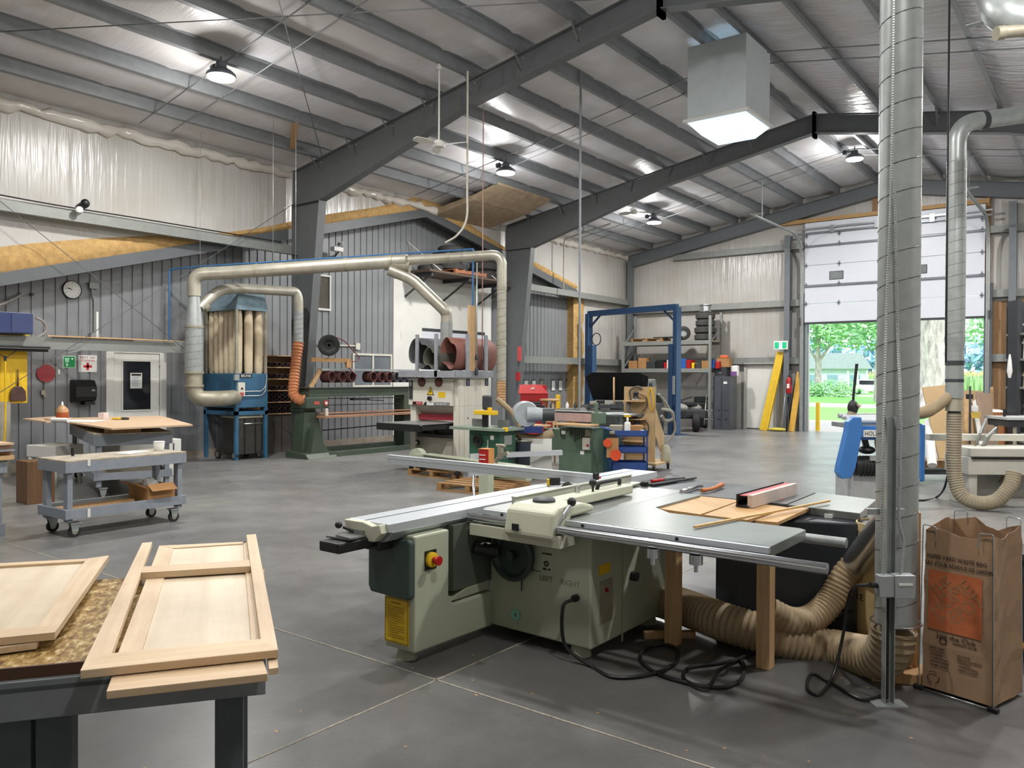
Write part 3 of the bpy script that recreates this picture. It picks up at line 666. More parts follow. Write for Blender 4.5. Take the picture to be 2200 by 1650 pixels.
# markings drawn on the body
for s_, x in (('LEFT', -2.83), ('RIGHT', -2.65)): text(s_, .05, face_m((x, 4.056, .445), (1, -.035, 0)), mat('faint_grey_pencil', '#77796a', .8), 'handwritten_note', saw)
b = MB(); y = 4.058
for i in range(6): b.quad((-2.86+i*.012, y, .60), (-2.848+i*.012, y, .60), (-2.854+i*.012, y, .61))
b.box((-2.865, y-.001, .597), (-2.785, y, .60)); b.lathe([(.018, 0), (.01, .001), (.018, .0015)], (-2.83, y, .54), (0, -1, 0), n=12); b.box((-2.855, y-.001, .50), (-2.83, y, .512)); b.box((-2.815, y-.001, .50), (-2.80, y, .512)); b.prism([(-2.95, .485), (-2.93, .493), (-2.93, .487), (-2.87, .487), (-2.87, .483), (-2.93, .483), (-2.93, .477)], 1, y-.001, y); b.build('adjustment_symbols', M_print, saw)
b = MB(); b.lathe([(.035, 0), (.035, .002), (.012, .002), (.012, 0)], (-3.07, 4.065, .175), (0, -1, 0), n=20); b.build('teal_tag', mat('teal_sticker', '#7fc0ae', .4), saw)
b = MB(); b.cyl((-2.60, 4.06, .37), (-2.6, 4.02, .37), .022, n=12); b.build('cable_gland', M_black, saw)
# right side panel details
b = MB(); b.box((-2.5, 4.14, .50), (-2.496, 4.27, .56)); b.build('yellow_side_label', M_yel, saw)
b = MB(); b.box((-2.5, 4.15, .2), (-2.495, 4.3, .46)); sp = b.build('side_switch_plate', M_galvd, saw)
b = MB(); b.cyl((-2.5, 4.22, .40), (-2.485, 4.22, .40), .014, n=10); b.build('red_button', M_red, sp)
b = MB(); b.cyl((-2.5, 4.55, .42), (-2.46, 4.55, .42), .03, n=14); b.build('side_knob', M_black, saw)
b = MB(); b.box((-2.5, 4.42, .03), (-2.494, 4.43, .72)); b.build('side_door_seam', M_sage2, saw)
# cable from the saw
def cable(label, pts, r, m=M_black, name='power_cable', cat='cable'):
    b = MB(); b.tube(smooth_path(pts, 8), r, 8); o = b.build(name, m, label=label, cat=cat); return o
cable('black power cable looping from the saw body across the floor', [(-2.60, 4.0, .37), (-2.62, 3.93, .33), (-2.62, 3.96, .1), (-2.452,3.981,0.012), (-2.253,3.907,0.012), (-2.111,4.081,0.012), (-2.082,4.32,0.012), (-2.179,4.551,0.012), (-2.298,4.567,0.012), (-2.338,4.425,0.012), (-2.257,4.231,0.012), (-2.063,4.101,0.012), (-1.832,4.091,0.012), (-1.703,4.167,0.012), (-1.684,4.354,0.012), (-1.789,4.6,0.012), (-1.887,4.473,0.012), (-1.985,4.301,0.012), (-1.928,4.119,0.012), (-1.765,4.06,0.03), (-1.811,4.328,0.03), (-1.801,4.691,0.012), (-1.741,4.842,0.012)], .011)
# wooden props under the table
M_lum = wood('pale_prop_lumber', '#d2b186', '#bd976a', 2, .6)
for (x, y, lab, zt) in ((-2.26, 4.66, 'pale square wooden prop leg under the saw extension table, nearer the saw body', .79), (-1.65, 4.62, 'pale square wooden prop leg under the outer end of the saw rail', .79)):
    b = MB(); b.box((x-.04, y-.045, 0), (x+.04, y+.045, zt)); b.build('wooden_prop', M_lum, label=lab, cat='prop', group='wooden props under the saw table', bevel=.003)
b = MB(); b.beam((-2.463,4.648,0.02), (-2.21,4.872,0.02), .05, .04); b.build('wood_offcut', M_lum, label='short pale wood offcut lying on the floor behind the first prop leg', cat='offcut')
# wooden outfeed boards set between the two saws
M_oak = wood('orange_oak_board', '#c3a070', '#b08a58', 0, .45, 2, .7)
M_oaksub = M_oak
for nm, pts, lab in (('a', [(-2.518,4.773,0.835), (-2.58,5.49,0.835), (-2.135,5.449,0.835), (-2.112,4.732,0.835)], 'orange wood outfeed board between the saws, left piece'),
        ('b', [(-2.088,4.729,0.835), (-2.122,5.433,0.835), (-1.77,5.358,0.835), (-1.806,4.726,0.835)], 'orange wood outfeed board between the saws, middle piece under the grey fence'),
        ('c', [(-1.763,4.741,0.835), (-1.759,5.342,0.835), (-1.648,5.457,0.835), (-1.635,4.764,0.835)], 'orange wood outfeed board between the saws, narrow right piece')):
    b = MB(); b.slab(pts, .02); b.build('outfeed_board', M_oak, label=lab, cat='board', group='outfeed boards')
b = MB(); b.beam((-1.899,4.176,0.862), (-1.582,5.65,0.862), .018, .012); b.build('wood_strip', wood('pale_thin_strip', '#dbb981', '#c39c62', 0, .6), label='long thin pale wood strip lying across the saw tables', cat='wood strip')

# ---------- second, black cabinet table saw behind ----------
s2 = thing('cabinet_table_saw', 'black cabinet table saw with grey cast iron wings behind the green saw', 'table saw', (-3.892,10.958,0))
A, B_, C_, D_ = [Vector(p) for p in ((-3.009,5.488,0.835), (-2.996,6.56,0.835), (-1.396,6.137,0.835), (-1.624,5.357,0.835))]
b = MB(); e1 = (C_-B_); b.slab([(-3.006,5.445,0.84), (-2.93,6.232,0.84), (-2.399,6.22,0.84), (-2.528,5.458,0.84)], .04); b.build('wing_table', mat('dark_slate_table', '#4d5053', .4, .4), s2, .003)
b = MB(); b.slab([(-2.528,5.458,0.84), (-2.399,6.22,0.84), (-1.826,6.157,0.84), (-1.811,5.461,0.84)], .045); b.build('main_table', mat('slate_table_iron', '#66696a', .35, .5), s2, .003)
b = MB(); b.slab([(-1.799,5.445,0.84), (-1.815,6.166,0.84), (-1.377,6.082,0.84), (-1.318,5.383,0.84)], .05); b.build('right_wing', M_wash, s2, .004)
M_cab = mat('black_cabinet_paint', '#1d2126', .4, 0, .15, 3)
cb = [Vector(p) for p in ((-2.273,5.054,0.79), (-2.468,6.009,0.79), (-1.823,5.8,0.79), (-1.405,5.527,0.79))]
b = MB(); b.prism([(-2.1, 4.95), (-1.24, 5.3), (-1.36, 5.75), (-2.3, 5.55)], 2, .05, .79); b.build('cabinet', M_cab, s2, .01)
b = MB(); b.prism([(-2.12, 4.98), (-1.8, 5.1), (-1.9, 5.6), (-2.25, 5.5)], 2, 0, .06); b.build('base', M_cab, s2)
for (px, py) in ((1755, 1100), (1822, 1106)):
    p = Vector((-1.622,5.503,0.81)) if px == 1755 else Vector((-1.422,5.501,0.81))
    b = MB(); b.sph(p, .009, n=8, m=5); b.build('table_bolt', M_black, s2)
b = MB(); b.ob(Vector((-1.512,5.381,0.798)), (.05, .006, .035), .3); b.build('white_tag', M_paper, s2)
# its rip fence
b = MB(); p, q = Vector((-1.95,5.149,0.88)), Vector((-1.919,5.97,0.88)); b.beam(p, q, .035, .085); rf = b.build('rip_fence_face', mat('pinkish_fence_board', '#bdb0a8', .5), s2, .002)
d = (q-p).normalized(); nl = Vector((-d.y, d.x, 0)); b = MB(); b.beam(p+nl*.09, q+nl*.09, .012, .085); b.beam(p+nl*.05+V(0,0,-.035), q+nl*.05+V(0,0,-.035), .1, .01); b.build('rip_fence_body', M_black, rf)
b = MB(); b.beam(p+nl*.045+V(0,0,.036), q+nl*.045+V(0,0,.036), .05, .004); b.build('red_strip', mat('worn_red_strip', '#b5565a', .5), rf)
b = MB(); b.quad((-1.953,5.544,0.842), (-1.977,5.807,0.842), (-1.934,5.902,0.842), (-1.903,5.639,0.842)); b.build('throat_plate', mat('worn_red_plate', '#b4474c', .5), s2)
b = MB(); b.prism([(0, 0), (.05, 0), (.04, .028), (.02, .035), (.005, .022)], 1, -.0015, .0015); b.xf(Matrix.Translation((-1.968,5.712,0.84)) @ Matrix.Rotation(.7, 4, 'Z')); b.build('blade_top', M_wash, s2)
# tools lying on the tables
def bundle(px, name, label, cat, parts): pass
b = MB(); p = Vector((-2.958,5.581,0.855)); q = Vector((-2.845,6.23,0.855)); b.tube([p, q], .012, 8); b.tube([p+V(.03,.06,0), q+V(.0,.05,0)], .009, 8); cl = b.build('bar_clamp', M_dark, label='black bar clamp lying on the dark saw wing, nearest of the clamps', cat='clamp')
b = MB(); b.ob(p+V(0, .0, .012), (.06, .05, .04), .5); b.build('clamp_jaw', M_black, cl, .008)
b = MB(); b.tube([(-3.003,5.784,0.856), (-2.916,6.201,0.856)], .011, 8); c2 = b.build('bar_clamp', M_black, label='black bar clamp with a red grip lying on the dark saw wing behind another clamp', cat='clamp')
b = MB(); b.tube([(-2.98,5.739,0.87), (-2.947,5.878,0.87)], .014, 8); b.build('red_grip', M_red, c2)
b = MB(); b.tube([(-2.957,5.874,0.862), (-2.909,6.028,0.862)], .02, 8); b.build('clamp_grip', M_dark, c2)
b = MB(); b.tube([(-2.573,5.427,0.86), (-2.605,5.79,0.86)], .014, 8); wr = b.build('hand_drill_wrench', M_steel, label='steel wrench lying on the dark table between clamps and orange handle', cat='wrench')
b = MB(); b.lathe([(.028, -.01), (.028, .01), (.014, .01), (.014, -.01), (.028, -.01)], (-2.581,5.763,0.865), n=16); b.build('wrench_jaw', M_steel, wr)
b = MB(); b.tube(smooth_path([(-2.476,5.569,0.86), (-2.451,5.699,0.862), (-2.473,5.946,0.866)], 6), [.016]*3+[.013]*4+[.015]*3+[.018]*3, 10); b.build('wooden_mallet_handle', mat('orange_brown_wood', '#b06a35', .5), label='orange wooden tool handle lying on the saw table by the wood boards', cat='tool handle')  # only the wooden handle of a tool
b = MB(); b.ob((-3.134,5.6,0.86), (.06, .03, .02), .3); b.ob((-3.044,5.567,0.86), (.07, .02, .015), -.4); b.ob((-3.118,5.624,0.87), (.02, .05, .015), .3); b.build('orange_push_stick', mat('orange_plastic', '#e07b22', .4), label='bright orange plastic piece on the end of the saw rip fence', cat='push stick')

# ---------- right foreground: big spiral duct, strut post, hoses, tube, bag ----------
M_hose = mat('tan_flexible_hose', '#a18e70', .6, 0, .14, 7)
M_hosed = mat('brown_flexible_hose', '#8b7a63', .6, 0, .14, 7)
M_seam = mat('duct_seam_dark', '#5d6262', .5, .3)  # darker grey for the raised spiral seams
def spiral_duct(mb, p, q, r, pitch=.16, n=40):
    mb.cyl(p, q, r, n=n); p = Vector(p); q = Vector(q); L = (q-p).length; d = (q-p)/L; u = d.orthogonal().normalized(); w_ = d.cross(u)
    k = int(L/pitch*16); mb.cur = 1; mb.tube([p+d*(L*i/k) + (u*math.cos(2*PI*i/16)+w_*math.sin(2*PI*i/16))*(r+.0005) for i in range(k+1)], .0032, 5); mb.cur = 0
t = thing('spiral_duct', 'thick galvanised spiral duct rising from floor to roof in the right foreground', 'duct', (-.98, 4.78, 0))
b = MB(); spiral_duct(b, (-.98, 4.78, .36), (-.98, 4.78, 7.05), .108); b.build('duct_pipe', [M_galv, M_seam], t)
b = MB(); br = [Vector((-.99, 4.78, .88)), Vector((-1.196,5.306,0.655)), Vector((-1.367,5.299,0.486))]
b.cyl((-1.0, 4.79, .95), (-1.311,5.254,0.541), .082, n=24); b.build('branch_takeoff', M_steel, t)
b = MB(); b.tube(arc((-.98, 4.78, .36), .128, 0, 2*PI, (1, 0, 0), (0, 1, 0), 24), .006, 6, closed=True); b.build('hose_clamp', M_steel, t)
b = MB(); hose(b, smooth_path([(-1.293,5.268,0.558), (-1.369,5.234,0.46), (-1.431,5.16,0.313), (-1.504,5.027,0.22), (-1.587,4.888,0.218), (-1.697,4.792,0.285)], 10), .088, .03, .009)
b.build('flexible_hose', M_hose, label='tan ribbed dust hose from the duct branch down to the black table saw', cat='hose')
b = MB(); hose(b, smooth_path(fillet([(-.98, 4.78, .5), (-1.0, 4.78, .128), (-1.394,5.084,0.032)], .27, 7)[1:] + [(-1.508,4.997,0.063), (-1.723,4.871,0.112), (-1.981,4.838,0.146), (-2.294,4.964,0.149), (-2.633,5.082,0.143), (-2.826,5.06,0.138)], 10), .124, .034, .011, 22)
b.build('flexible_hose', M_hose, label='thicker tan ribbed dust hose curving along the floor from duct to green saw', cat='hose')
# strut post with conduit and electric box
t = thing('strut_post', 'slim galvanised strut post with floor plate in front of the big duct', 'post', (-.95, 4.5, 0))
px, py = -.955, 4.49; rx, ry = .794, .607
b = MB()
def off(a, c=0): return (px+rx*a-ry*c, py+ry*a+rx*c)
for a in (-.023, .023): b.beam((*off(a), .008), (*off(a), 1.5), .004, .042, (-.607, .794, 0))
b.beam((*off(0, .02), .008), (*off(0, .02), 1.5), .05, .004, (-.607, .794, 0)); b.build('strut_channel', M_galv, t)
b = MB(); b.ob((px, py, .004), (.17, .1, .008), .65); b.build('base_plate', M_galv, t)
b = MB(); b.ob((*off(0, .05), 1.0), (.2, .03, .03), .65); b.build('duct_strap', M_galv, t)
b = MB(); b.beam((*off(-.006, .0), .03), (*off(-.006, .0), .55), .03, .012); b.build('cable_in_channel', M_rub, t)
t = thing('electrical_box', 'grey double electrical box with cover plate on the strut post', 'electrical box', (*off(0, -.05), .56))
b = MB(); b.ob((*off(-.045, -.05), .635), (.075, .055, .11), .653); b.build('box_body', mat('grey_cast_box', '#a6aaad', .4, .4, .06), t, .004)
b = MB(); b.ob((*off(.045, -.055), .635), (.105, .06, .12), .653); c = b.build('box_cover', mat('grey_cast_box', '#a6aaad'), t, .004)
b = MB(); b.ob((*off(.045, -.088), .65), (.07, .005, .012), .653); b.build('toggle_slot', M_paper, c)
b = MB(); b.tube([off(-.085, -.05)+(.635,), off(-.125, -.06)+(.64,)], .014, 10); b.build('cable_connector', M_black, t)
for k, (pts, lab) in enumerate([([(*off(-.05, -.04), .69), (*off(-.055, -.035), .9), (*off(-.05, -.03), 1.3), (*off(.03, .115), 2.1), (*off(.055, .122), 3.2), (*off(.06, .122), 7.0)], 'armoured flexible conduit running up the left front of the big duct'), ([(*off(.04, -.045), .69), (*off(.06, -.03), .85), (*off(.035, -.03), 1.0), (*off(.04, -.03), 1.5), (*off(.085, .11), 2.0), (*off(.062, .108), 2.75)], 'armoured flexible conduit running up the right front of the big duct')]):
    b = MB(); hose(b, smooth_path(pts, 10), .0085, .014, .0015, 8); b.build('flexible_conduit', M_galv, label=lab, cat='conduit', group='conduits on the big duct')
cable('black power cord looping from the electrical box to the floor and back', [(*off(-.125, -.06), .64), (-1.177,4.626,0.526), (-1.225,4.649,0.253), (-1.25,4.565,0.064), (-1.268,4.371,0.012), (-1.345,4.424,0.012), (-1.389,4.649,0.012), (-1.25,4.565,0.012), (-1.075,4.444,0.012), (-0.998,4.559,0.012), (-0.975,4.559,0.03)], .009, name='power_lead')
# concrete form tube used as a bin
t = thing('cardboard_form_tube', 'tall yellowish cardboard form tube standing behind the duct', 'tube', (-1.19, 5.36, 0))
b = MB(); c = (-1.17, 5.37, 0); b.lathe([(.165, 0), (.165, .8), (.158, .8), (.158, .02), (0, .02)], c, n=36); b.build('tube_wall', mat('straw_card_tube', '#c9b483', .75, 0, .1, 4), t)
for z_, body, sz in ((.73, 'SONOTUBE', .045), (.34, 'TUBE', .06)):
    for i, ch in enumerate(body):
        a = -2.62 + (i-len(body)/2+.5)*sz*.85/.166 - (.05 if sz > .05 else 0); p = (c[0]+.167*math.cos(a), c[1]+.167*math.sin(a), z_)
        text(ch, sz, face_m(p, (-math.sin(a), math.cos(a), 0)), M_print, 'printed_letter', t)
b = MB()
for i in range(5):
    for r_ in (0, 1):
        a0 = -2.8+i*.085; p = Vector((c[0]+.1665*math.cos(a0), c[1]+.1665*math.sin(a0), .69-r_*.018)); b.ob(p, (.003, .011, .006), a0)
b.build('small_print', M_print, t, kind='stuff')
# pale wooden stand with blocks under the duct
M_lumx = wood('tan_lumber_x', '#c29a6c', '#a67f54', 2, .55)
b = MB(); b.ob((-.935, 5.02, .48), (.06, .055, .92), .3); b.build('wooden_upright', M_lumx, label='upright tan timber standing just behind the big duct', cat='timber', bevel=.003)
b = MB(); b.ob((-.985, 4.93, .03), (.32, .2, .06), .35); b.build('wood_base_block', M_lumx, label='flat tan wooden base block on the floor under the big duct', cat='timber', bevel=.003)
b = MB(); b.ob((-1.16, 4.93, .05), (.1, .09, .1), .5); b.build('wood_block', M_lumx, label='small tan wood block at the left foot of the big duct', cat='timber', bevel=.003)
b = MB(); b.ob((-.985, 4.92, .16), (.05, .05, .2), .3); b.build('wood_prop_block', M_lumx, label='short tan wood post right under the hose end of the big duct', cat='timber', bevel=.003)
# low black machine foot behind the tube
t = thing('tool_stand_bracket', 'black stand foot with curved bracket poking out behind the black table saw', 'stand', (-1.454,5.2,0))
b = MB(); p = Vector((-1.466,5.191,0)); b.beam(p, p+V(0, 0, .18), .05, .05, (0, 1, 0)); b.beam(p+V(-.03, 0, .17), p+V(.12, .08, .17), .04, .03); b.tube(fillet([p+V(.05, .03, .19), p+V(.1, .06, .24), p+V(.15, .1, .24), p+V(.15, .1, .19)], .02), .015, 8); b.build('bracket', M_black, t)
# yard waste bag in a wire stand
M_kraft = mat('kraft_paper', '#9a7d62', .8, 0, .1, 4, .15, .01)
bag = thing('yard_waste_bag', 'tall brown paper yard waste bag standing open at the right edge', 'bag', (-.62, 5.0, 0))
A = Vector((-.855, 4.835, 0)); Bp = Vector((-.505, 4.735, 0)); Cp = Vector((-.41, 5.06, 0)); Dp = Vector((-.76, 5.16, 0))
ft = [A, Bp, Cp, Dp]; cen = sum(ft, Vector())/4
def ring(z, k, jit, sd):
    R = random.Random(sd); out = []
    for i in range(4):
        p, q = ft[i], ft[(i+1) % 4]
        for s in range(6):
            v = p.lerp(q, s/6); v = cen+(v-cen)*k; nd = (v-cen).normalized(); e = nd*R.uniform(-jit, jit)*(0 if i == 0 else 1)
            if i % 2 == 1: e -= nd*.018*math.sin(PI*s/6)*min(1, z/.3)   # gusset
            out.append(Vector((v.x+e.x, v.y+e.y, z)))
    return out
zs = [.02, .10, .2, .26, .36, .45, .52, .60, .68, .75, .82, .875]; rings = []
for i, z in enumerate(zs): rings.append(ring(z, 1.0 + (.02 if i in (3, 7) else 0) - .05*(z/.9), .006, i))
for i in range(24):   # uneven rim with thumb notch
    rings[-1][i].z += .015*math.sin(i*1.3) - (.035 if i in (14, 15) else 0) + (.04 if i >= 12 else 0)
n = 24; b = MB(); vs = [v for r in rings for v in r]
fs = [(j*n+i, j*n+(i+1) % n, (j+1)*n+(i+1) % n, (j+1)*n+i) for j in range(len(rings)-1) for i in range(n)] + [tuple(range(n))[::-1]]
b.add(vs, fs); ob_ = b.build('paper_bag', M_kraft, bag); so_ = ob_.modifiers.new('thick', 'SOLIDIFY'); so_.thickness = .003; so_.offset = -1
# printing on the front face
fx = (Bp-A).normalized(); up = Vector((0, 0, 1)); nf = fx.cross(up)   # outward
fc = lambda u, z: A.lerp(Bp, u)*1 + (cen-A.lerp(Bp, u))*(.05*z/.9)*1.0 + Vector((0, 0, z)) + nf*.006
M_bagp = mat('bag_black_print', '#2b2019', .8)
M_or = mat('faded_orange_print', '#b3623a', .8, 0, .25, 12)
def btxt(s, size, u, z, w=None): text(s, size, face_m(fc(u, z), fx), M_bagp, 'printed_line', bag, w, .001)
btxt('PAPER YARD WASTE BAG', .032, .47, .738, .30); btxt('SAC POUR RÉSIDUS DE JARDIN', .032, .5, .70, .345)
b = MB(); k = .0005
b.quad(fc(.07, .665)+nf*k, fc(.84, .665)+nf*k, fc(.84, .345)+nf*k, fc(.07, .345)+nf*k); pn = b.build('orange_print_square', M_or, bag)
dm = face_m(fc(.46, .505)+nf*.0012, fx); M_kraft2 = mat('kraft_letter', '#97704f', .8, 0, .2, 12)
for s_, yy in (('THE', .095), ('HOME', .03), ('DEPOT', -.055)): text(s_, .105, dm @ Matrix.Rotation(.75, 4, 'Z') @ Matrix.Translation((0, yy, 0)), M_kraft2, 'stencil_word', pn, .26 if s_ != 'THE' else .13, .0008)
btxt('Join the Club', .036, .48, .318, .2); btxt('GARDEN CLUB', .018, .60, .293, .12)
b = MB(); b.lathe([(.02, 0), (.02, .001), (.015, .001)], fc(.3, .292), nf, n=16); b.build('club_emblem', M_bagp, bag)
for i, s_ in enumerate(('PAPER YARD', 'WASTE BAG', '• DURABLE', '• COMPOSTABLE', '• STANDS OPEN', '  WHEN FILLING')): text(s_, .014, face_m(fc(.1, .245-i*.019), fx), M_bagp, 'printed_line', bag, None, .001, 'LEFT')
for i, s_ in enumerate(('SAC POUR', 'RÉSIDUS DE JARDIN', '• DURABLE', '• COMPOSTABLE', '• RESTE OUVERT')): text(s_, .014, face_m(fc(.5, .235-i*.019), fx), M_bagp, 'printed_line', bag, None, .001, 'LEFT')
b = MB()
for a in range(3): 
    a0 = a*2*PI/3+PI/2; c_ = fc(.17, .085); b.tube([c_+(fx*math.cos(a0+j*.25-.7)+up*math.sin(a0+j*.25-.7))*.03+nf*.001 for j in range(7)], .0022, 4)
b.build('recycling_mark', M_bagp, bag)
b = MB(); rr = random.Random(5)
bs_ = thing('bag_stand', 'wire stand with black feet holding the paper yard waste bag open', 'wire stand', (-.62, 4.9, 0))
for (base, lab) in ((A + Vector((-.015, -.015, 0)), 1), (Bp + Vector((.0, -.02, 0)), 0)):
    tp = base.lerp(cen, .06); inward = (cen-base).normalized(); inward.z = 0
    b = MB(); b.tube(fillet([(base.x, base.y, .02), (tp.x, tp.y, .905), (tp.x+fx.x*.07*(1 if lab else -1), tp.y+fx.y*.07*(1 if lab else -1), .90), (tp.x+fx.x*.07*(1 if lab else -1), tp.y+fx.y*.07*(1 if lab else -1), .82)], .012, 3), .003, 6); b.build('wire_leg', M_steel, bs_)
    b = MB(); b.ob((base.x, base.y, .012), (.05, .03, .024), -.3); b.build('foot', M_black, bs_, .004)
for (base, lab) in ((Dp, 1), (Cp, 0)):
    tp = base.lerp(cen, .06); b = MB(); b.tube(fillet([(base.x, base.y, .02), (tp.x, tp.y, .95), (tp.x+fx.x*.07*(1 if lab else -1), tp.y+fx.y*.07*(1 if lab else -1), .955), (tp.x+fx.x*.07*(1 if lab else -1), tp.y+fx.y*.07*(1 if lab else -1), .88)], .012, 3), .003, 6); b.build('wire_leg', M_steel, bs_)
b = MB(); b.tube([A+V(-.015, -.02, .012), Bp+V(0, -.025, .012)], .004, 6); b.build('base_wire', M_steel, bs_)
# dark machine behind the bag
t = thing('dark_machine', 'dark machine base with yellow stripe partly hidden behind the paper bag', 'machine', (-.55, 5.9, 0))
b = MB(); b.box((-.98, 5.62, .05), (-.15, 5.95, .62)); b.box((-.98, 5.6, .62), (-.15, 5.95, .66)); b.build('machine_body', M_dark, t)
b = MB(); b.box((-.98, 5.61, .1), (-.15, 5.62, .13)); b.build('yellow_stripe', M_yel, t)
b = MB(); b.cyl((-.95, 5.58, .58), (-.5, 5.58, .58), .008, n=8); b.build('front_bar', M_steel, t)

# ---------- left foreground: workbench with cabinet doors ----------
M_mapl = wood('pale_maple', '#d9c5a8', '#c9b090', 0, .5, 2.2, -2.57)
M_mapl2 = wood('maple_end_grain', '#c09e78', '#a87d52', 2, .6, 4)
M_mapy = wood('maple_cross_rail', '#d5bf9f', '#c5aa88', 1, .5, 2.2, -2.57)
M_ven = wood('pale_veneer_panel', '#dccfb8', '#c4b398', 0, .45, .55, -2.57)
M_benchp = mat('scuffed_blue_grey_paint', '#767b7f', .6, 0, .16, 5, .15)
s = NT('worn_varnished_chipboard'); v = s.coord((1, .45, 1)); s.l(s.ramp(s.noise(v, 38, 5, .7), [(.36, '#5a4020'), (.47, '#8d7040'), (.54, '#a98d58'), (.66, '#e0d0a4')]), s.b.inputs['Base Color']); s.b.inputs['Roughness'].default_value = .3; M_osbtop = s.m
def bench_leg(t, x, y, z1, w1=.09, w2=.09, nm='leg'):
    b = MB(); b.box((x-w1/2, y-w2/2, 0), (x+w1/2, y+w2/2, z1)); return b
# local frame: x = along the long side of the doors (away from viewer), y = to the right
t = thing('workbench', 'grey painted workbench with worn brown top in the left foreground', 'workbench', (-2.147, 1.529, 0), rz=.958)
L = dict(local=True)
b = MB(); b.box((-2.2, -.0, .815), (-.0, 1.05, .845)); b.build('bench_top', M_osbtop, t, .004, local=True)
b = MB(); b.box((-2.2, -.01, .815), (.0, .0, .85)); b.build('top_edge_strip', mat('dark_brown_edge', '#4b3220', .5), t, local=True)
b = MB(); b.box((-2.2, -.03, .70), (.0, .0, .80)); b.box((-2.2, -.03, .78), (0, 0, .815)); b.build('front_apron', M_benchp, t, .003, local=True)
b = MB(); b.box((-.045, 0, .70), (0, 1.0, .815)); b.build('side_apron', M_benchp, t, .003, local=True)
b = MB(); b.box((-2.2, .97, .70), (0, 1.0, .815)); b.build('back_apron', M_benchp, t, .003, local=True)
M_legd = mat('dark_painted_leg', '#4d5257', .6, 0, .15, 5)
for (x, y, wd) in ((-.11, .07, .085), (-.60, .06, .095), (-.11, .93, .085), (-.715, .06, .11), (-2.1, .93, .085)):
    b = MB(); b.box((x-wd/2, y-.045, 0), (x+wd/2, y+.045, .70)); b.build('leg', M_legd, t, .003, local=True)
# doors and frames in their own frame: origin on near edge, x to the right (b axis), y away
P0, P1, P2 = Vector((-2.218,0.994,0.905)), Vector((-1.936,1.421,0.905)), Vector((-3.436,2.388,0.905))
ux = (P1-P0); Wd = ux.length; ux.normalize(); uy = (P2-P1); Ld = uy.length; uy.normalize()
def dm(x, y, z): return P0 + ux*x + uy*y + Vector((0, 0, z-.905))
def bar(name, m, par, x0, x1, y0, y1, z0, z1, sl=0, bevel=.002):
    b = MB(); c = [dm(x0, y0, z1), dm(x1, y0, z1), dm(x1, y1, z1), dm(x0, y1, z1)]; b.slab(c, z1-z0); return b.build(name, m, par, bevel)
fr = thing('cabinet_face_surround', 'pale maple cabinet face frame with a cross rail lying on top of the stack', 'cabinet frame', dm(.2, .5, .885))
s1 = Vector((-2.205,1.057,0.905))
xl = .062*1.15
def barq(name, m, par, pts, z0, bevel=.002):
    b = MB(); b.slab([Vector(p) for p in pts], pts[0][2]-z0); return b.build(name, m, par, bevel)
barq('stile', M_mapl, fr, [(-2.218,0.994,0.905), (-2.184,1.047,0.905), (-3.664,1.973,0.905), (-3.681,1.932,0.905)], .88)
barq('stile', M_mapl, fr, [(-2.046,1.439,0.905), (-1.936,1.421,0.905), (-3.446,2.395,0.905), (-3.463,2.351,0.905)], .88)
barq('bottom_rail', M_mapy, fr, [(-2.217,0.993,0.905), (-1.935,1.42,0.906), (-2.052,1.453,0.906), (-2.295,1.092,0.906)], .881)
barq('cross_rail', M_mapy, fr, [(-3.128,1.638,0.905), (-2.882,1.976,0.905), (-2.979,2.039,0.905), (-3.223,1.693,0.905)], .878)
fd = thing('shaker_door_leaf', 'maple cabinet door with pale veneer panel under the loose face frame', 'cabinet door', dm(.3, .6, .86))
barq('stile', M_mapl, fd, [(-2.325,1.144,0.878), (-2.288,1.198,0.878), (-3.569,2.025,0.878), (-3.68,2.016,0.878)], .856)
barq('stile', M_mapl, fd, [(-2.104,1.447,0.878), (-2.042,1.469,0.878), (-3.421,2.364,0.878), (-3.443,2.318,0.878)], .856)
barq('rail', M_mapy, fd, [(-3.678,2.015,0.878), (-3.432,2.338,0.878), (-3.408,2.3,0.878), (-3.577,2.029,0.878)], .857)
barq('rail', M_mapy, fd, [(-2.088,1.001,0.878), (-1.864,1.334,0.878), (-2.029,1.427,0.878), (-2.22,1.086,0.878)], .856)
barq('panel', M_ven, fd, [(-2.281,1.19,0.872), (-2.085,1.447,0.872), (-3.445,2.325,0.872), (-3.608,2.042,0.872)], .862)
b = MB(); b.slab([Vector(p) for p in ((-1.893,1.359,0.877), (-1.882,1.382,0.877), (-1.995,1.458,0.877), (-2.003,1.431,0.877))], .018); b.build('wood_offcut', M_mapl, label='short maple stile end poking out at the right under the face frame', cat='offcut')
fe = thing('shaker_door_leaf', 'pale maple cabinet door with recessed panel lying at the far left of the bench', 'cabinet door', (-3.202,1.249,0.865))
barq('stile', M_mapl, fe, [(-2.686,1.061,0.895), (-2.641,1.108,0.895), (-3.581,1.729,0.895), (-3.593,1.637,0.895)], .87)
barq('rail', M_mapy, fe, [(-3.992,1.097,0.896), (-3.584,1.641,0.896), (-3.545,1.615,0.896), (-3.932,1.065,0.896)], .8707)
barq('rail', M_mapy, fe, [(-2.891,0.683,0.896), (-2.639,1.107,0.896), (-2.706,1.149,0.896), (-3.022,0.725,0.896)], .8707)
barq('panel', M_ven, fe, [(-3.063,0.735,0.885), (-2.768,1.107,0.885), (-3.577,1.638,0.885), (-4.003,1.084,0.885)], .875)
b = MB(); b.slab([Vector(p) for p in ((-2.755,0.848,0.869), (-2.658,1.061,0.869), (-2.688,1.081,0.869), (-2.802,0.862,0.869))], .018); b.build('wood_offcut', M_mapl, label='maple spacer strip under the near edge of the far left door', cat='offcut')

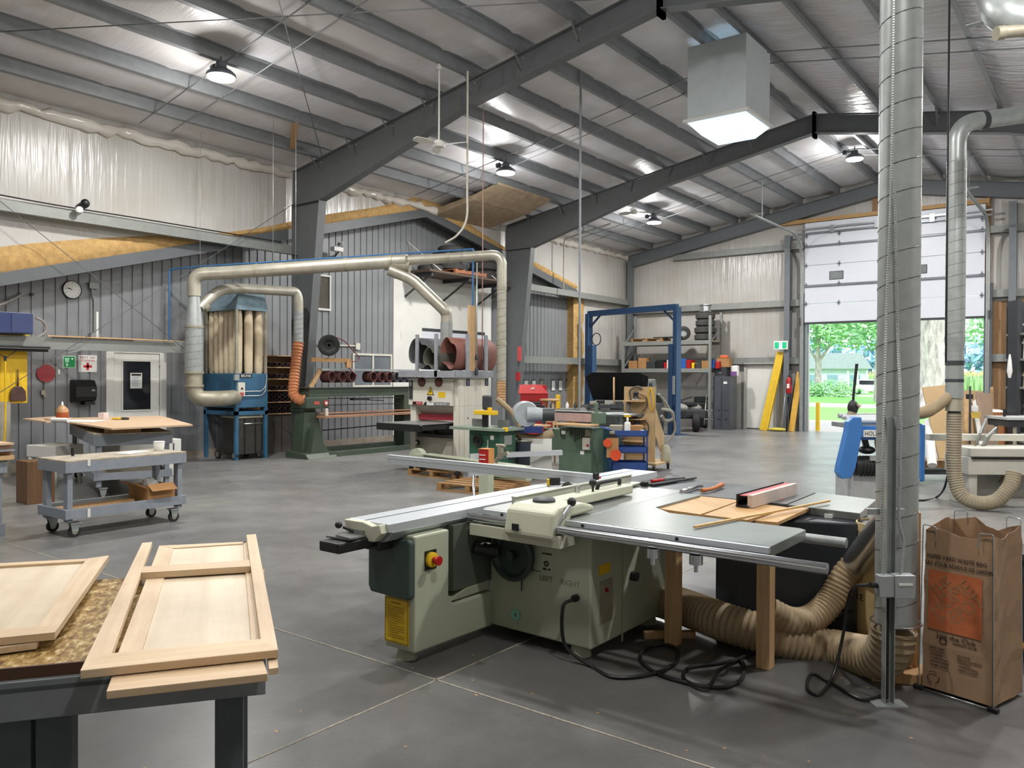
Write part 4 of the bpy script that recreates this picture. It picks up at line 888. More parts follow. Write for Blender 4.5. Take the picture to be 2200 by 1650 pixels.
# ---------- rolling benches at the left ----------
M_bgrey = mat('blue_grey_bench_paint', '#868d95', .6, 0, .1, 5, .1)
M_btop = mat('paint_spattered_bench_top', '#a79d8c', .6, 0, .3, 9)
def caster(t, x, y, r=.06, lock=True):
    b = MB(); b.cyl((x-.016, y, r), (x+.016, y, r), r, n=18); w_ = b.build('caster_wheel', M_rub, t, local=True)
    b = MB(); b.cyl((x-.019, y, r), (x+.019, y, r), r*.5, n=14); b.build('hub', M_galvd, w_, local=True)
    b = MB(); b.prism([(y-.03, r), (y+.03, r), (y+.05, 2*r+.03), (y-.05, 2*r+.03)], 0, x-.026, x-.02); b.prism([(y-.03, r), (y+.03, r), (y+.05, 2*r+.03), (y-.05, 2*r+.03)], 0, x+.02, x+.026); b.box((x-.05, y-.055, 2*r+.025), (x+.05, y+.055, 2*r+.035)); b.build('caster_fork', M_galv, t, local=True)
def bench(name, label, loc, rz, sx, sy, zt, zs, top=M_btop, casters=True, legw=.09, rail=.11, shelf=True, lw=None):
    t = thing(name, label, 'workbench', loc, rz); z0 = .165 if casters else 0; L = legw
    b = MB(); b.box((0, 0, zt-.02), (sx, sy, zt)); b.build('bench_top', top, t, .003, local=True)
    def rails(z, h, nm):
        for a, c in (((0, -.0, z-h), (sx, .035, z)), ((0, sy-.035, z-h), (sx, sy, z)), ((0, .035, z-h), (.035, sy-.035, z)), ((sx-.035, .035, z-h), (sx, sy-.035, z))):
            b = MB(); b.box(a, c); b.build(nm, M_bgrey, t, .003, local=True)
    rails(zt-.02, rail, 'apron')
    if shelf: rails(zs, .1, 'shelf_rail'); b = MB(); b.box((.035, .035, zs-.06), (sx-.035, sy-.035, zs-.04)); b.build('shelf', M_btop, t, local=True)
    for x in (.035, sx-.035-L):
        for y in (.035, sy-.035-L*.6):
            b = MB(); b.box((x, y, z0), (x+L, y+L*.6, zt-.02)); b.build('leg', M_bgrey, t, .003, local=True)
    if casters:
        for x in (.07, sx-.07):
            for y in (.12, sy-.12): caster(t, x, y)
    return t
cart = bench('rolling_bench', 'low blue-grey rolling bench with paint-spattered top in the left middle ground', (-9.24, 3.70, 0), .03, .62, 1.36, .81, .3)
b = MB(); b.box((.62, .22, .74), (.627, .25, .812)); b.box((.62, .22, .2), (.627, .25, .29)); b.build('white_paint_drip', M_white, cart, local=True)
# things on and in the cart
t = thing('plastic_container', 'small white plastic tub on the far end of the low rolling bench', 'container', (-9.0, 4.93, .81)); b = MB(); b.lathe([(.05, 0), (.055, .01), (.062, .1), (.055, .11), (0, .11)], (-9.0, 4.93, .811), n=20); b.build('tub', M_paper, t); b = MB(); b.lathe([(.063, .095), (.063, .108), (.0, .112)], (-9.0, 4.93, .811), n=20); b.build('lid', M_white, t)
b = MB(); b.ob((-8.98, 4.6, .815), (.2, .35, .006), .4); b.build('paper_sheet', M_paper, label='sheet of white paper lying on the low rolling bench', cat='paper')
b = MB(); b.cyl((-9.1, 4.0, .811), (-9.1, 4.0, .9), .016, n=12); b.build('marker_pen_stub', M_black, label='short black peg standing on the low rolling bench behind its front edge', cat='peg')
t = thing('cardboard_box', 'open brown cardboard box with plastic bag on the shelf of the low rolling bench', 'box', (-8.9, 4.78, .27))
b = MB()
for a, c in (((-9.1, 4.62, .27), (-8.68, 4.625, .44)), ((-9.1, 4.94, .27), (-8.68, 4.945, .44)), ((-9.1, 4.625, .27), (-9.095, 4.94, .44)), ((-8.685, 4.625, .27), (-8.68, 4.94, .44)), ((-9.1, 4.62, .262), (-8.68, 4.945, .27))): b.box(a, c)
b.build('box_body', M_card, t)
b = MB(); b.ob((-8.65, 4.78, .43), (.14, .3, .005), (0, .5, 0)); fl_ = b.build('flap', M_card, t); b = MB(); b.ob((-8.88, 4.55, .46), (.38, .15, .005), (-.5, 0, 0)); b.build('flap', M_card, t)
b = MB(); R = random.Random(4); k = len(b.v); b.sph((-8.85, 4.72, .44), .09, (1, 1, .8), 12, 8)
for v in b.v: v += Vector((R.uniform(-.02, .02), R.uniform(-.02, .02), R.uniform(-.02, .02)))
b.build('plastic_bag', mat('clear_crumpled_plastic', '#cfd0cd', .2), t)
b = MB(); b.ob((-8.9, 4.15, .285), (.16, .8, .03), .05); b.build('wood_offcut', M_lum, label='long pale wood offcut lying on the lower shelf of the low rolling bench', cat='offcut')
# assembly table behind with a sheet of plywood on top
tb = bench('assembly_table', 'taller blue-grey rolling table behind the low bench, carrying a plywood sheet', (-13.65, 5.95, 0), -.306, 2.75, 1.0, .90, .36, legw=.1, rail=.15)
M_sheet = wood('pale_plywood_sheet', '#d8bea0', '#ccae8c', 1, .5, 1)
b = MB(); b.slab([(-13.622,5.553,1), (-10.511,5.109,1), (-10.477,6.236,1), (-13.16,7.234,1)], .022); b.build('plywood_sheet', M_sheet, label='large pale plywood sheet lying across the tall table at left', cat='plywood sheet')
b = MB(); b.slab([(-14.3,5.496,0.978), (-13.055,5.356,0.978), (-13.398,6.135,0.978), (-14.696,6.179,0.978)], .02); b.build('plywood_sheet', M_sheet, label='smaller plywood sheet sticking out at the left from under the large sheet', cat='plywood sheet')
for (a_, c_, lab) in (((-11.9, 5.72), (-11.7, 5.9), 'pale batten under the near edge of the plywood sheet'), ((-11.15, 5.32), (-11.0, 5.75), 'pale batten under the right edge of the plywood sheet')):
    b = MB(); b.beam((*a_, .938), (*c_, .938), .12, .075); b.build('support_batten', M_lum, label=lab, cat='batten')
# clutter on the sheet
p = Vector((-12.461,5.188,1.035)); b = MB(); b.tube([p, p+V(.3, .1, 0)], .034, 12); b.build('paper_roll', M_paper, label='rolled white paper at the left end of the plywood sheet', cat='paper roll')
p = Vector((-12.493,5.584,1.004)); b = MB(); b.ob(p, (.7, .45, .004), .5); b.build('drawing_sheet', M_paper, label='flat white drawing sheet spread on the plywood sheet', cat='paper')
p = Vector((-12.806,6.093,1.001)); b = MB(); b.ob(p+V(0, 0, .05), (.1, .12, .1), .5); b.build('small_carton', mat('pale_pink_card', '#d9cbc8', .8), label='small pale carton box standing on the plywood sheet', cat='box', bevel=.004)
p = Vector((-12.464,6.145,1.004)); b = MB(); b.ob(p+V(0, 0, .012), (.14, .1, .024), .2); b.build('tape_measure', M_yel, label='yellow tape measure on the plywood sheet', cat='tape measure', bevel=.01)
p = Vector((-12.382,6.221,1.004)); b = MB(); b.ob(p+V(0, 0, .015), (.2, .1, .03), -.3); b.build('black_glove', M_black, label='crumpled black glove on the plywood sheet beside the tape measure', cat='glove', bevel=.012)
t = thing('glue_bottle', 'amber plastic bottle with white cap standing at the back of the plywood sheet', 'bottle', (-13.122,5.613,1.001))
p = Vector((-13.122,5.613,1.001)); b = MB(); b.lathe([(.085, 0), (.09, .01), (.09, .11), (.0, .11)], p, n=20); b.build('contents', mat('amber_glue', '#a5532c', .4), t); b = MB(); b.lathe([(.09, .11), (.088, .15), (.05, .2), (.02, .22), (0, .22)], p, n=20); b.build('bottle_shoulder', mat('clear_amber', '#b58a62', .3), t); b = MB(); b.lathe([(.018, .22), (.016, .25), (.006, .28), (0, .28)], p, n=10); b.build('cap', M_paper, t)
# bench cut by the left edge of the frame
lb = bench('side_workbench', 'blue-grey workbench cut off by the left edge of the picture', (-9.9, 2.0, 0), .03, .62, 1.42, .80, .22, casters=False, legw=.1, rail=.12, shelf=False)
b = MB(); b.box((.0, .0, .0), (.62, 1.40, .13)); b.build('floor_beam', M_bgrey, lb, local=True)
for i, (dz, m, lab, dx) in enumerate([(.0, M_lum, 'thick tan board at the bottom of the stack on the left bench', .02), (.05, M_card, 'flat brown board in the middle of the stack on the left bench', -.03), (.09, M_bgrey, 'thin grey board in the stack on the left bench', .06), (.11, wood('reddish_board', '#b08a6c', '#94705a', 1), 'reddish board near the top of the stack on the left bench', .0), (.155, M_sheet, 'wide pale sheet topping the stack on the left bench', .05)]):
    h = [.045, .035, .018, .04, .02][i]; b = MB(); b.ob((-9.62+dx, 2.65, .802+dz+h/2), (.72-.02*i, 1.65+.05*dx, h), .05); b.build('stacked_board', m, label=lab, cat='board', group='boards stacked on the left bench')
b = MB(); b.ob((-9.6, 2.9, .979), (.4, .6, .004), .3); b.build('paper_sheet', M_paper, label='white paper sheets on top of the board stack at the left edge', cat='paper')
# white plastic tables behind
def white_stand(name, label, p, w_, h, rz):
    t = thing(name, label, 'stand', (p[0], p[1], 0), rz)
    b = MB(); b.box((-w_/2, -.25, h-.18), (w_/2, .25, h)); b.build('stand_top', M_white, t, .01, local=True)
    for x in (-w_/2+.05, w_/2-.05):
        for y in (-.2, .2):
            b = MB(); b.tube([(x, y, h-.18), (x*1.05, y*1.05, 0)], [.045, .025], 8); b.build('leg', M_white, t, local=True)
white_stand('plastic_sawhorse', 'white plastic sawhorse behind the tall table, under its left side', (-13.1, 5.5), .6, .62, .3)
t = thing('white_cabinet', 'white low cabinet behind the tall table and the low bench', 'cabinet', (-12.9, 7.0, 0)); b = MB(); b.box((-13.3, 6.3, 0), (-12.7, 7.35, .62)); b.build('cabinet_body', M_white, t, .01); b = MB(); b.box((-12.7, 7.2, .4), (-12.695, 7.22, .55)); b.build('handle', M_black, t); b = MB(); b.box((-12.7, 6.35, .36), (-12.693, 7.32, .37)); b.build('door_seam', M_dark, t)
t = thing('wooden_pedestal', 'brown chipboard pedestal under the tall table', 'pedestal', (-11.5, 4.5, 0)); b = MB(); b.box((-11.65, 4.4, 0), (-11.3, 4.74, .56)); b.build('pedestal_body', wood('brown_chipboard', '#7a5a3c', '#5f452e', 2), t, .004)
# ---------- things on the grey siding ----------
W = XW+.02
t = thing('wall_clock', 'round white wall clock on the grey siding', 'clock', (W, 6.65, 3.24))
b = MB(); b.lathe([(0, 0), (.165, 0), (.17, .02), (.165, .045), (.155, .045), (.15, .03), (0, .03)], (W, 6.65, 3.24), (1, 0, 0), n=36); b.build('clock_case', M_dark, t)
b = MB(); b.lathe([(.152, .03), (.152, .034), (0, .034)], (W, 6.65, 3.24), (1, 0, 0), n=36); f = b.build('clock_face', M_paper, t)
for i in range(12):
    a = 2*PI*i/12; text(str(i or 12), .032, face_m((W+.036, 6.65+.122*math.sin(a), 3.24+.122*math.cos(a)), (0, 1, 0)), M_print, 'numeral', f)
for (a, l, wd) in ((math.radians(292), .075, .01), (math.radians(295-12), .11, .007)):
    b = MB(); b.beam((W+.038, 6.65, 3.24), (W+.038, 6.65+l*math.sin(a), 3.24+l*math.cos(a)), wd, .002, (1, 0, 0)); b.build('hand', M_print, f)
t = thing('junction_box', 'grey junction box with bent conduit right of the wall clock', 'electrical box', (W, 7.02, 3.35)); b = MB(); b.box((W, 6.94, 3.29), (W+.07, 7.1, 3.41)); b.build('box_body', M_girt, t, .004)
b = MB(); b.tube(fillet([(W+.04, 7.0, 3.29), (W+.04, 7.0, 3.18), (W+.04, 7.04, 3.08), (W+.04, 7.04, 2.46)], .06), .017, 8); b.build('conduit', M_girt, t); b = MB(); b.box((W, 6.96, 2.37), (W+.08, 7.14, 2.47)); b.build('lower_box', M_girt, t)
b = MB(); b.tube(fillet([(W+.42, 8.29, 2.36), (W+.42, 8.29, 3.76), (-14.1, 8.6, 3.80), (-9.4, 11.1, 4.02)], .05, 3), .018, 8); b.tube([(-9.4, 11.1, 4.02), (-9.4, 11.1, 2.0)], .018, 8); b.build('air_pipe', mat('blue_air_pipe', '#3f6f9f', .4, .2), label='thin blue compressed air pipe running above the long dust duct and down at both ends', cat='pipe')
for i, (y, z) in enumerate(((5.98, 3.1), (5.81, 3.09), (5.64, 2.97), (5.45, 3.1))):
    t = thing('pipe_coupling', 'small steel pipe end on the siding, %s of the four beside the clock' % ('nearest the clock', 'second', 'third', 'farthest left')[i], 'pipe fitting', (W, y, z), group='pipe ends on the siding')
    b = MB(); b.cyl((W, y, z), (W+.05, y, z), .025, n=10); b.build('coupling', M_dark if i == 0 else M_galv, t)
    if i in (1, 2):
        b = MB(); b.tube(smooth_path([(W+.05, y, z), (W+.2, y-.25, z-.15), (W+.3, y-.7, z-.35)], 6), .02, 8); b.build('hose_tail', mat('grey_pvc_hose', '#9a948e', .5), t)
b = MB(); b.tube(smooth_path([(W+.3, 5.93, 2.68), (W+.3, 6.05, 2.62), (W+.3, 6.1, 2.5), (W+.3, 6.05, 2.4), (W+.3, 5.92, 2.33)], 6), .022, 8); b.build('looped_hose', mat('grey_pvc_hose', '#9a948e'), label='grey loop of pipe above the yellow tool board', cat='pipe')
t = thing('red_sign', 'round red disc hanging on the grey siding left of the first aid sign', 'disc', (W, 6.21, 1.72)); b = MB(); b.lathe([(0, 0), (.155, 0), (.155, .03), (0, .035)], (W, 6.21, 1.72), (1, 0, 0), n=30); b.build('disc', mat('faded_red_disc', '#8f3034', .5), t)
b = MB(); b.tube([(W+.04, 6.2, 1.58), (W+.05, 6.16, 1.42)], .008, 6); b.ob((W+.05, 6.15, 1.38), (.02, .06, .08)); b.ob((W+.05, 6.18, 1.33), (.015, .05, .06), .2); b.build('chain_hook', M_galvd, t)
t = thing('eyewash_sign', 'green safety sign with white pictogram on the grey siding', 'sign', (W, 6.6, 1.93)); b = MB(); b.box((W, 6.5, 1.82), (W+.006, 6.72, 2.04)); b.build('sign_plate', M_paper, t, .004); b = MB(); b.box((W+.006, 6.51, 1.83), (W+.008, 6.71, 2.03)); sp = b.build('green_field', mat('safety_green', '#1d8a4e', .4), t)
b = MB(); b.prism([(6.53, 2.0), (6.61, 2.0), (6.6, 1.92), (6.54, 1.92)], 0, W+.008, W+.0095); b.build('eye_bath_mark', mat('pale_green_mark', '#9ed8b4', .4), sp); b = MB(); b.prism([(6.545, 1.9), (6.595, 1.9), (6.58, 1.88), (6.58, 1.85), (6.56, 1.85), (6.56, 1.88)], 0, W+.008, W+.0095); b.build('fountain_mark', M_paper, sp); b = MB(); b.prism([(6.64, 1.985), (6.66, 2.005), (6.68, 1.985), (6.66, 1.965)], 0, W+.008, W+.0095); b.build('cross_mark', M_paper, sp)
t = thing('first_aid_sign', 'white FIRST AID STATION sign with a red cross on the grey siding', 'sign', (W, 6.93, 1.9)); b = MB(); b.box((W, 6.77, 1.75), (W+.006, 7.1, 2.06)); b.build('sign_plate', M_paper, t)
M_rp = mat('dark_red_print', '#7d2430', .6); M_cr = mat('red_cross_print', '#c01f2e', .5)
text('FIRST AID', .06, face_m((W+.0075, 6.935, 2.015), (0, 1, 0)), M_rp, 'sign_text', t, .28); text('STATION', .05, face_m((W+.0075, 6.935, 1.96), (0, 1, 0)), M_cr, 'sign_text', t, .24)
b = MB(); b.box((W+.006, 6.86, 1.83), (W+.008, 7.01, 1.875)); b.box((W+.006, 6.912, 1.785), (W+.008, 6.957, 1.92)); b.build('red_cross', M_cr, t)
t = thing('towel_dispenser', 'black paper towel dispenser on the grey siding', 'towel dispenser', (W, 6.82, 1.42)); b = MB(); b.prism([(W, 1.2), (W+.2, 1.22), (W+.24, 1.3), (W+.24, 1.48), (W+.16, 1.6), (W, 1.61)], 1, 6.62, 7.0); b.build('dispenser_cover', M_black, t, .02); b = MB(); b.box((W+.02, 6.8, 1.15), (W+.2, 6.98, 1.21)); b.build('towel_mouth', M_black, t); b = MB(); b.box((W+.238, 6.9, 1.4), (W+.242, 6.96, 1.43)); b.build('badge', M_galv, t)
t = thing('paper_tag', 'tiny white tag on the siding left of the green sign', 'tag', (W, 6.43, 1.75)); b = MB(); b.box((W, 6.42, 1.71), (W+.004, 6.45, 1.79)); b.build('tag', M_paper, t)
b = MB(); b.cyl((W+.55, 6.85, 2.2), (W+.55, 6.85, 2.83), .022, n=10); wp = b.build('white_standpipe', M_paper, label='short white pipe standing up from the lower girt', cat='pipe')
b = MB(); b.cyl((W+.55, 6.84, 2.2), (W+.05, 6.3, 2.02), .008, n=6); b.build('pull_string', M_paper, label='thin white cord slanting from the white pipe down along the siding', cat='cord')
# boards and cables lying on the lower girt
for i, (y0, y1, m, lab) in enumerate([(5.9, 8.2, M_lum, 'long thin pale batten lying on the lower left girt'), (6.0, 7.4, M_dark, 'dark thin rod lying on the lower left girt'), (7.0, 8.8, M_galvd, 'grey thin strip lying on the lower left girt toward the door')]):
    b = MB(); b.beam((-14.36-.04*i, y0, 2.352), (-14.36-.04*i, y1, 2.352), .03, .022); b.build('stored_strip', m, label=lab, cat='strip', group='strips stored on the girt')
# yellow tool board with broom and dustpan, at the far left
t = thing('tool_board', 'yellow painted tool board on posts at the left edge', 'tool board', (-14.5, 5.3, .6)); b = MB(); b.box((-14.62, 4.7, 1.22), (-14.58, 5.68, 2.15)); b.build('board', M_yel, t, .004); b = MB(); b.box((-14.62, 4.7, 2.16), (-14.5, 5.68, 2.36)); b.build('yellow_top_panel', M_yel, t)
b = MB(); b.box((-14.60, 4.75, 0), (-14.56, 5.42, 1.25)); b.build('grey_lower_panel', mat('worn_grey_panel', '#a09a8e', .7), t)
t = thing('blue_cabinet', 'small dark blue metal box above the yellow tool board', 'box', (-14.4, 5.2, 2.37)); b = MB(); b.box((-14.6, 4.7, 2.362), (-14.2, 5.62, 2.70)); b.build('box_body', mat('navy_blue_paint', '#2b3a66', .4), t, .008); b = MB(); b.box((-14.2, 5.3, 2.38), (-14.19, 5.6, 2.68)); b.build('lid_panel', mat('worn_navy_paint', '#34406a', .45), t)
t = thing('push_broom', 'wide black push broom with yellow handle hung upside down on the tool board', 'broom', (-14.45, 5.25, 2.1)); b = MB(); b.box((-14.55, 4.6, 2.12), (-14.35, 5.95, 2.17)); b.box((-14.53, 4.62, 2.08), (-14.37, 5.93, 2.12)); b.build('broom_head', M_black, t, .01); b = MB(); b.tube([(-14.45, 5.3, 1.98), (-14.45, 5.3, .9), (-14.42, 5.25, .1)], .016, 8); b.build('broom_handle', M_yel, t)
b = MB(); b.tube([(-14.45, 5.1, 2.11), (-14.45, 5.3, 1.97), (-14.45, 5.5, 2.11)], .008, 6); b.cyl((-14.45, 5.3, 1.92), (-14.45, 5.3, 2.0), .022, n=8); b.build('brace_bracket', M_dark, t)
t = thing('dustpan', 'brown dustpan hanging on the yellow tool board', 'dustpan', (-14.56, 5.52, 1.4)); b = MB(); b.prism([(5.4, 1.26), (5.65, 1.26), (5.64, 1.42), (5.58, 1.5), (5.47, 1.5), (5.41, 1.42)], 0, -14.57, -14.53); b.build('pan', mat('brown_plastic', '#4a332f', .35), t, .008); b = MB(); b.tube([(-14.55, 5.525, 1.5), (-14.55, 5.525, 1.78)], [.015, .008], 8); b.build('handle', mat('brown_plastic', '#4a332f'), t)
# wall bracing rods
for i, (p, q, lab) in enumerate([((-14.3, 3.6, 5.6), (-14.3, 11.0, .3), 'thin diagonal brace rod sloping down to the right across the left wall'), ((-14.3, 3.6, .3), (-14.3, 10.9, 5.45), 'thin diagonal brace rod rising to the right across the left wall')]):
    b = MB(); b.tube([p, q], .006, 6); b.build('brace_rod', M_sidetrim, label=lab, cat='brace rod', group='diagonal wall brace rods')
# flood light and speaker on the upper girt
t = thing('wall_speaker', 'round black horn speaker with small white lamp on the upper left girt', 'speaker', (-14.3, 6.44, 4.55)); b = MB(); b.sph((-14.25, 6.47, 4.66), .075, (.9, 1, 1)); b.cyl((-14.38, 6.4, 4.58), (-14.25, 6.46, 4.64), .05, .07, 12); b.build('black_horn', M_black, t); b = MB(); b.lathe([(0, 0), (.06, .01), (.065, .05), (.045, .08), (0, .085)], (-14.3, 6.4, 4.53), (.8, -.5, 0), n=16); b.build('white_lamp', M_paper, t)
cable('thin black cable lying along the top of the upper left girt', [(-14.36, 4.6, 4.60), (-14.36, 6.0, 4.57), (-14.36, 7.5, 4.575), (-14.36, 9.2, 4.57), (-14.36, 10.6, 4.565)], .012, name='girt_cable')

# ---------- dust collector and its ducts ----------
M_bblue = mat('blue_machine_paint', '#35617f', .45, 0, .12, 4)
M_bbl2 = mat('worn_blue_sheet', '#8aa3b0', .5, .3, .25, 3)
M_bag = mat('canvas_filter_bag', '#cdbda1', .85, 0, .1, 6, .1)
x0, x1, y0, y1 = -15.16, -14.02, 9.27, 10.02
t = thing('dust_collector', 'blue bag dust collector on four legs by the grey siding', 'dust collector', (-14.55, 9.65, 0))
for x in (x0, x1-.07):
    for y in (y0, y1-.07):
        b = MB(); b.box((x, y, 0), (x+.07, y+.07, 1.05)); b.build('leg', M_bblue, t, .003)
        b = MB(); b.box((x+.01, y+.01, 1.72), (x+.06, y+.06, 3.03)); b.build('corner_post', M_galvd, t)
b = MB(); b.box((x0, y0, 1.05), (x1, y1, 1.74)); b.build('hopper_body', M_bblue, t, .008)
b = MB()
for a, c in (((x0, y0, .9), (x1, y0+.04, .98)), ((x0, y1-.04, .9), (x1, y1, .98)), ((x0, y0, .9), (x0+.04, y1, .98)), ((x1-.04, y0, .9), (x1, y1, .98))): b.box(a, c)
b.build('leg_brace', M_bblue, t)
b = MB(); b.add([(x0, y0, 3.02), (x1, y0, 3.02), (x1, y1, 3.02), (x0, y1, 3.02), (x0+.22, y0+.15, 3.36), (x1-.05, y0+.1, 3.38), (x1-.05, y1-.05, 3.38), (x0+.22, y1-.05, 3.36)], [(3, 2, 1, 0), (4, 5, 6, 7), (0, 1, 5, 4), (1, 2, 6, 5), (2, 3, 7, 6), (3, 0, 4, 7)]); b.build('top_hood', M_bbl2, t)
for i in range(6):
    for j in range(3):
        if 0 < i < 5 and j == 1: continue
        x = x0+.13+i*(x1-x0-.26)/5; y = y0+.13+j*(y1-y0-.26)/2; R = random.Random(i*7+j)
        b = MB(); b.lathe([(.07, 1.74), (.085, 1.8), (.088+R.uniform(-.006, .006), 2.0), (.09, 2.5), (.088, 2.8), (.075, 3.0), (.06, 3.03)], (x, y, 0), n=14); b.build('filter_bag', M_bag, t)
text('BELFAB', .07, face_m((x1+.003, 9.5, 1.69), (0, 1, 0)), M_paper, 'maker_text', t, .22)
b = MB(); b.box((x1, 9.36, 1.65), (x1+.002, 9.64, 1.73)); b.build('name_plate', M_black, t)
b = MB(); b.box((x1, 9.30, 1.28), (x1+.05, 9.45, 1.56)); sb = b.build('switch_box', M_offw, t, .004)
b = MB(); b.box((x1+.05, 9.33, 1.29), (x1+.053, 9.42, 1.36)); b.build('red_plate', mat('red_label', '#b05048', .5), sb)
b = MB(); b.cyl((x1+.05, 9.375, 1.44), (x1+.07, 9.375, 1.44), .02, n=10); b.build('switch_knob', M_black, sb)
b = MB(); b.box((x1, 9.22, 1.6), (x1+.05, 9.32, 1.72)); b.build('junction_box', M_galv, t)
for z in (1.29, 1.38):
    b = MB(); b.tube(fillet([(x1+.03, 9.45, z), (x1+.03, 9.85, z), (x1+.03, 9.95, z+.1), (x1+.03, 9.97, 1.72)], .06), .01, 6); b.build('switch_conduit', M_galv, t)
b = MB(); b.tube(fillet([(x0+.02, y0-.02, 1.2), (x0-.02, y0-.02, 1.78), (x0-.02, y0-.02, 3.0)], .1), .012, 6); b.build('side_conduit', M_galv, t)
t2 = thing('collection_drum', 'black steel dust drum on wheels under the blue dust collector', 'drum', (-14.4, 9.65, 0))
b = MB(); b.box((-14.6, 9.35, .1), (-14.06, 9.9, .86)); b.build('drum_body', mat('dusty_black_steel', '#3c3a36', .55, .1, .2), t2, .02)
b = MB(); b.box((-14.62, 9.33, .84), (-14.04, 9.92, .88)); b.build('drum_rim', M_galvd, t2)
for y in (9.5, 9.75):
    b = MB(); b.box((-14.055, y-.012, .12), (-14.045, y+.012, .84)); b.build('clamp_strap', M_black, t2)
for (x, y) in ((-14.65, 9.28), (-14.1, 9.3), (-14.1, 9.88), (-14.6, 9.9)):
    b = MB(); b.cyl((x, y-.02, .09), (x, y+.02, .09), .09, n=18); w_ = b.build('wheel', M_rub, t2); b = MB(); b.cyl((x, y-.024, .09), (x, y+.024, .09), .055, n=16); b.build('chrome_hub', M_steel, w_)
b = MB(); b.tube([(-14.03, 9.45, .73), (-13.99, 9.45, .73), (-13.99, 9.85, .73), (-14.03, 9.85, .73)], .008, 6); b.build('drum_handle', M_steel, t2)
# main duct
def at_line(p, q, k): return Vector(p).lerp(Vector(q), k)
M_ductb = mat('dusty_beige_duct', '#b6b2a4', .36, .5, .14, 5)
mx, my = -14.0, 8.36
t = thing('main_dust_duct', 'long beige dust duct from the blue collector over to the right of the wide sander', 'duct', (mx, my, 1.1))
DA, DB = (-13.5, 8.75, 3.65), (-9.3, 11.18, 3.90)
b = MB(); b.tube(fillet([(mx, my, 3.2), (mx, my, 3.62), DA, at_line(DA, DB, .72)], .36, 8), .125, 22); b.build('overhead_run', M_ductb, t)
b = MB(); b.tube(fillet([at_line(DA, DB, .7), DB, (-8.95, 11.38, 3.91), (-8.95, 11.38, 3.3)], .36, 8), .09, 22); b.build('narrow_run', M_ductb, t)
b = MB(); b.cyl((mx, my, 2.62), (mx, my, 3.22), .165, .105, 24); b.cyl((mx, my, 3.2), (mx, my, 3.32), .12, n=24); b.build('reducer_cone', M_galv, t)
b = MB(); spiral_duct(b, (mx, my, 1.75), (mx, my, 2.64), .168, .14); b.build('spiral_section', [M_galv, M_seam], t)
b = MB(); pt = fillet([(mx, my, 1.76), (mx, my, 1.25), (-13.75, 8.75, 1.25), (-14.1, 9.3, 1.26)], .28, 8); b.tube(pt, .15, 22); b.build('inlet_elbow', M_galvd, t)
for z in (2.62, 1.75, 1.5):
    b = MB(); b.cyl((mx, my, z-.02), (mx, my, z+.02), .178, n=24); b.build('joint_band', M_galvd, t)
for k in (.12, .48, .66, .88):
    c = at_line(DA, DB, k); d = Vector((4.2, 2.43, .25)).normalized(); b = MB(); b.cyl(c-d*.025, c+d*.025, .132 if k < .7 else .097, n=22); b.build('joint_band', M_galvd, t)
b = MB(); spiral_duct(b, (-8.95, 11.38, 3.32), (-8.95, 11.38, 1.62), .085, .14); b.build('vertical_drop', [M_ductb, M_seam], t)
for z in (3.3, 2.3): 
    b = MB(); b.cyl((-8.95, 11.38, z-.03), (-8.95, 11.38, z+.03), .093, n=20); b.build('joint_band', M_galvd, t)
b = MB(); hose(b, [(-8.95, 11.38, 1.64), (-8.95, 11.38, 1.2)], .088, .05, .01); b.build('hose_end', mat('orange_tan_hose', '#b08a5f', .6), t)
# branch to the wide belt sander
b = MB(); b.tube(fillet([(-10.75, 10.30, 3.66), (-10.45, 10.6, 3.5), (-9.95, 10.95, 2.92), (-9.95, 11.0, 2.85), (-9.95, 11.0, 1.72)], .15, 6), .105, 20); b.build('branch_pipe', M_ductb, t)
b = MB(); b.tube([(-9.95, 11.0, 2.7), (-9.95, 11.0, 1.72)], .112, 22); b.build('branch_drop', M_galv, t)
b = MB(); c = at_line(DA, DB, .68); b.cyl(c+V(-.2, -.1, -.02), c+V(.18, .16, -.08), .14, n=20); b.build('wye_collar', M_galvd, t)
# loop duct to the stroke sander
t = thing('loop_dust_duct', 'smaller beige duct looping from the collector riser down to the green sander', 'duct', (-13.6, 9.4, 2.0))
pts = fillet([(mx+.02, my+.1, 2.98), (-13.95, 8.85, 3.36), (-13.9, 9.2, 3.42), (-13.75, 10.52, 3.46), (-13.72, 10.56, 3.3), (-13.72, 10.56, 2.3)], .24, 8)
b = MB(); b.tube(pts[:len(pts)-1] + [Vector((-13.72, 10.56, 3.05))], .1, 20); b.build('bent_run', M_ductb, t)
b = MB(); spiral_duct(b, (-13.72, 10.56, 3.05), (-13.72, 10.56, 2.38), .1, .1); b.build('vertical_drop', [M_galv, M_seam], t)
b = MB(); hose(b, smooth_path([(-13.72, 10.56, 2.4), (-13.72, 10.5, 2.0), (-13.68, 10.42, 1.6), (-13.62, 10.36, 1.32), (-13.5, 10.42, 1.2), (-13.4, 10.5, 1.2)], 10), .118, .07, .02); b.build('orange_hose', mat('terracotta_hose', '#b4744d', .5, 0, .1), t)
for (p, q) in (((mx+.02, my+.25, 3.05), (mx+.01, my+.17, 2.99)),):
    b = MB(); b.cyl(p, q, .11, n=20); b.build('joint_band', M_galvd, t)
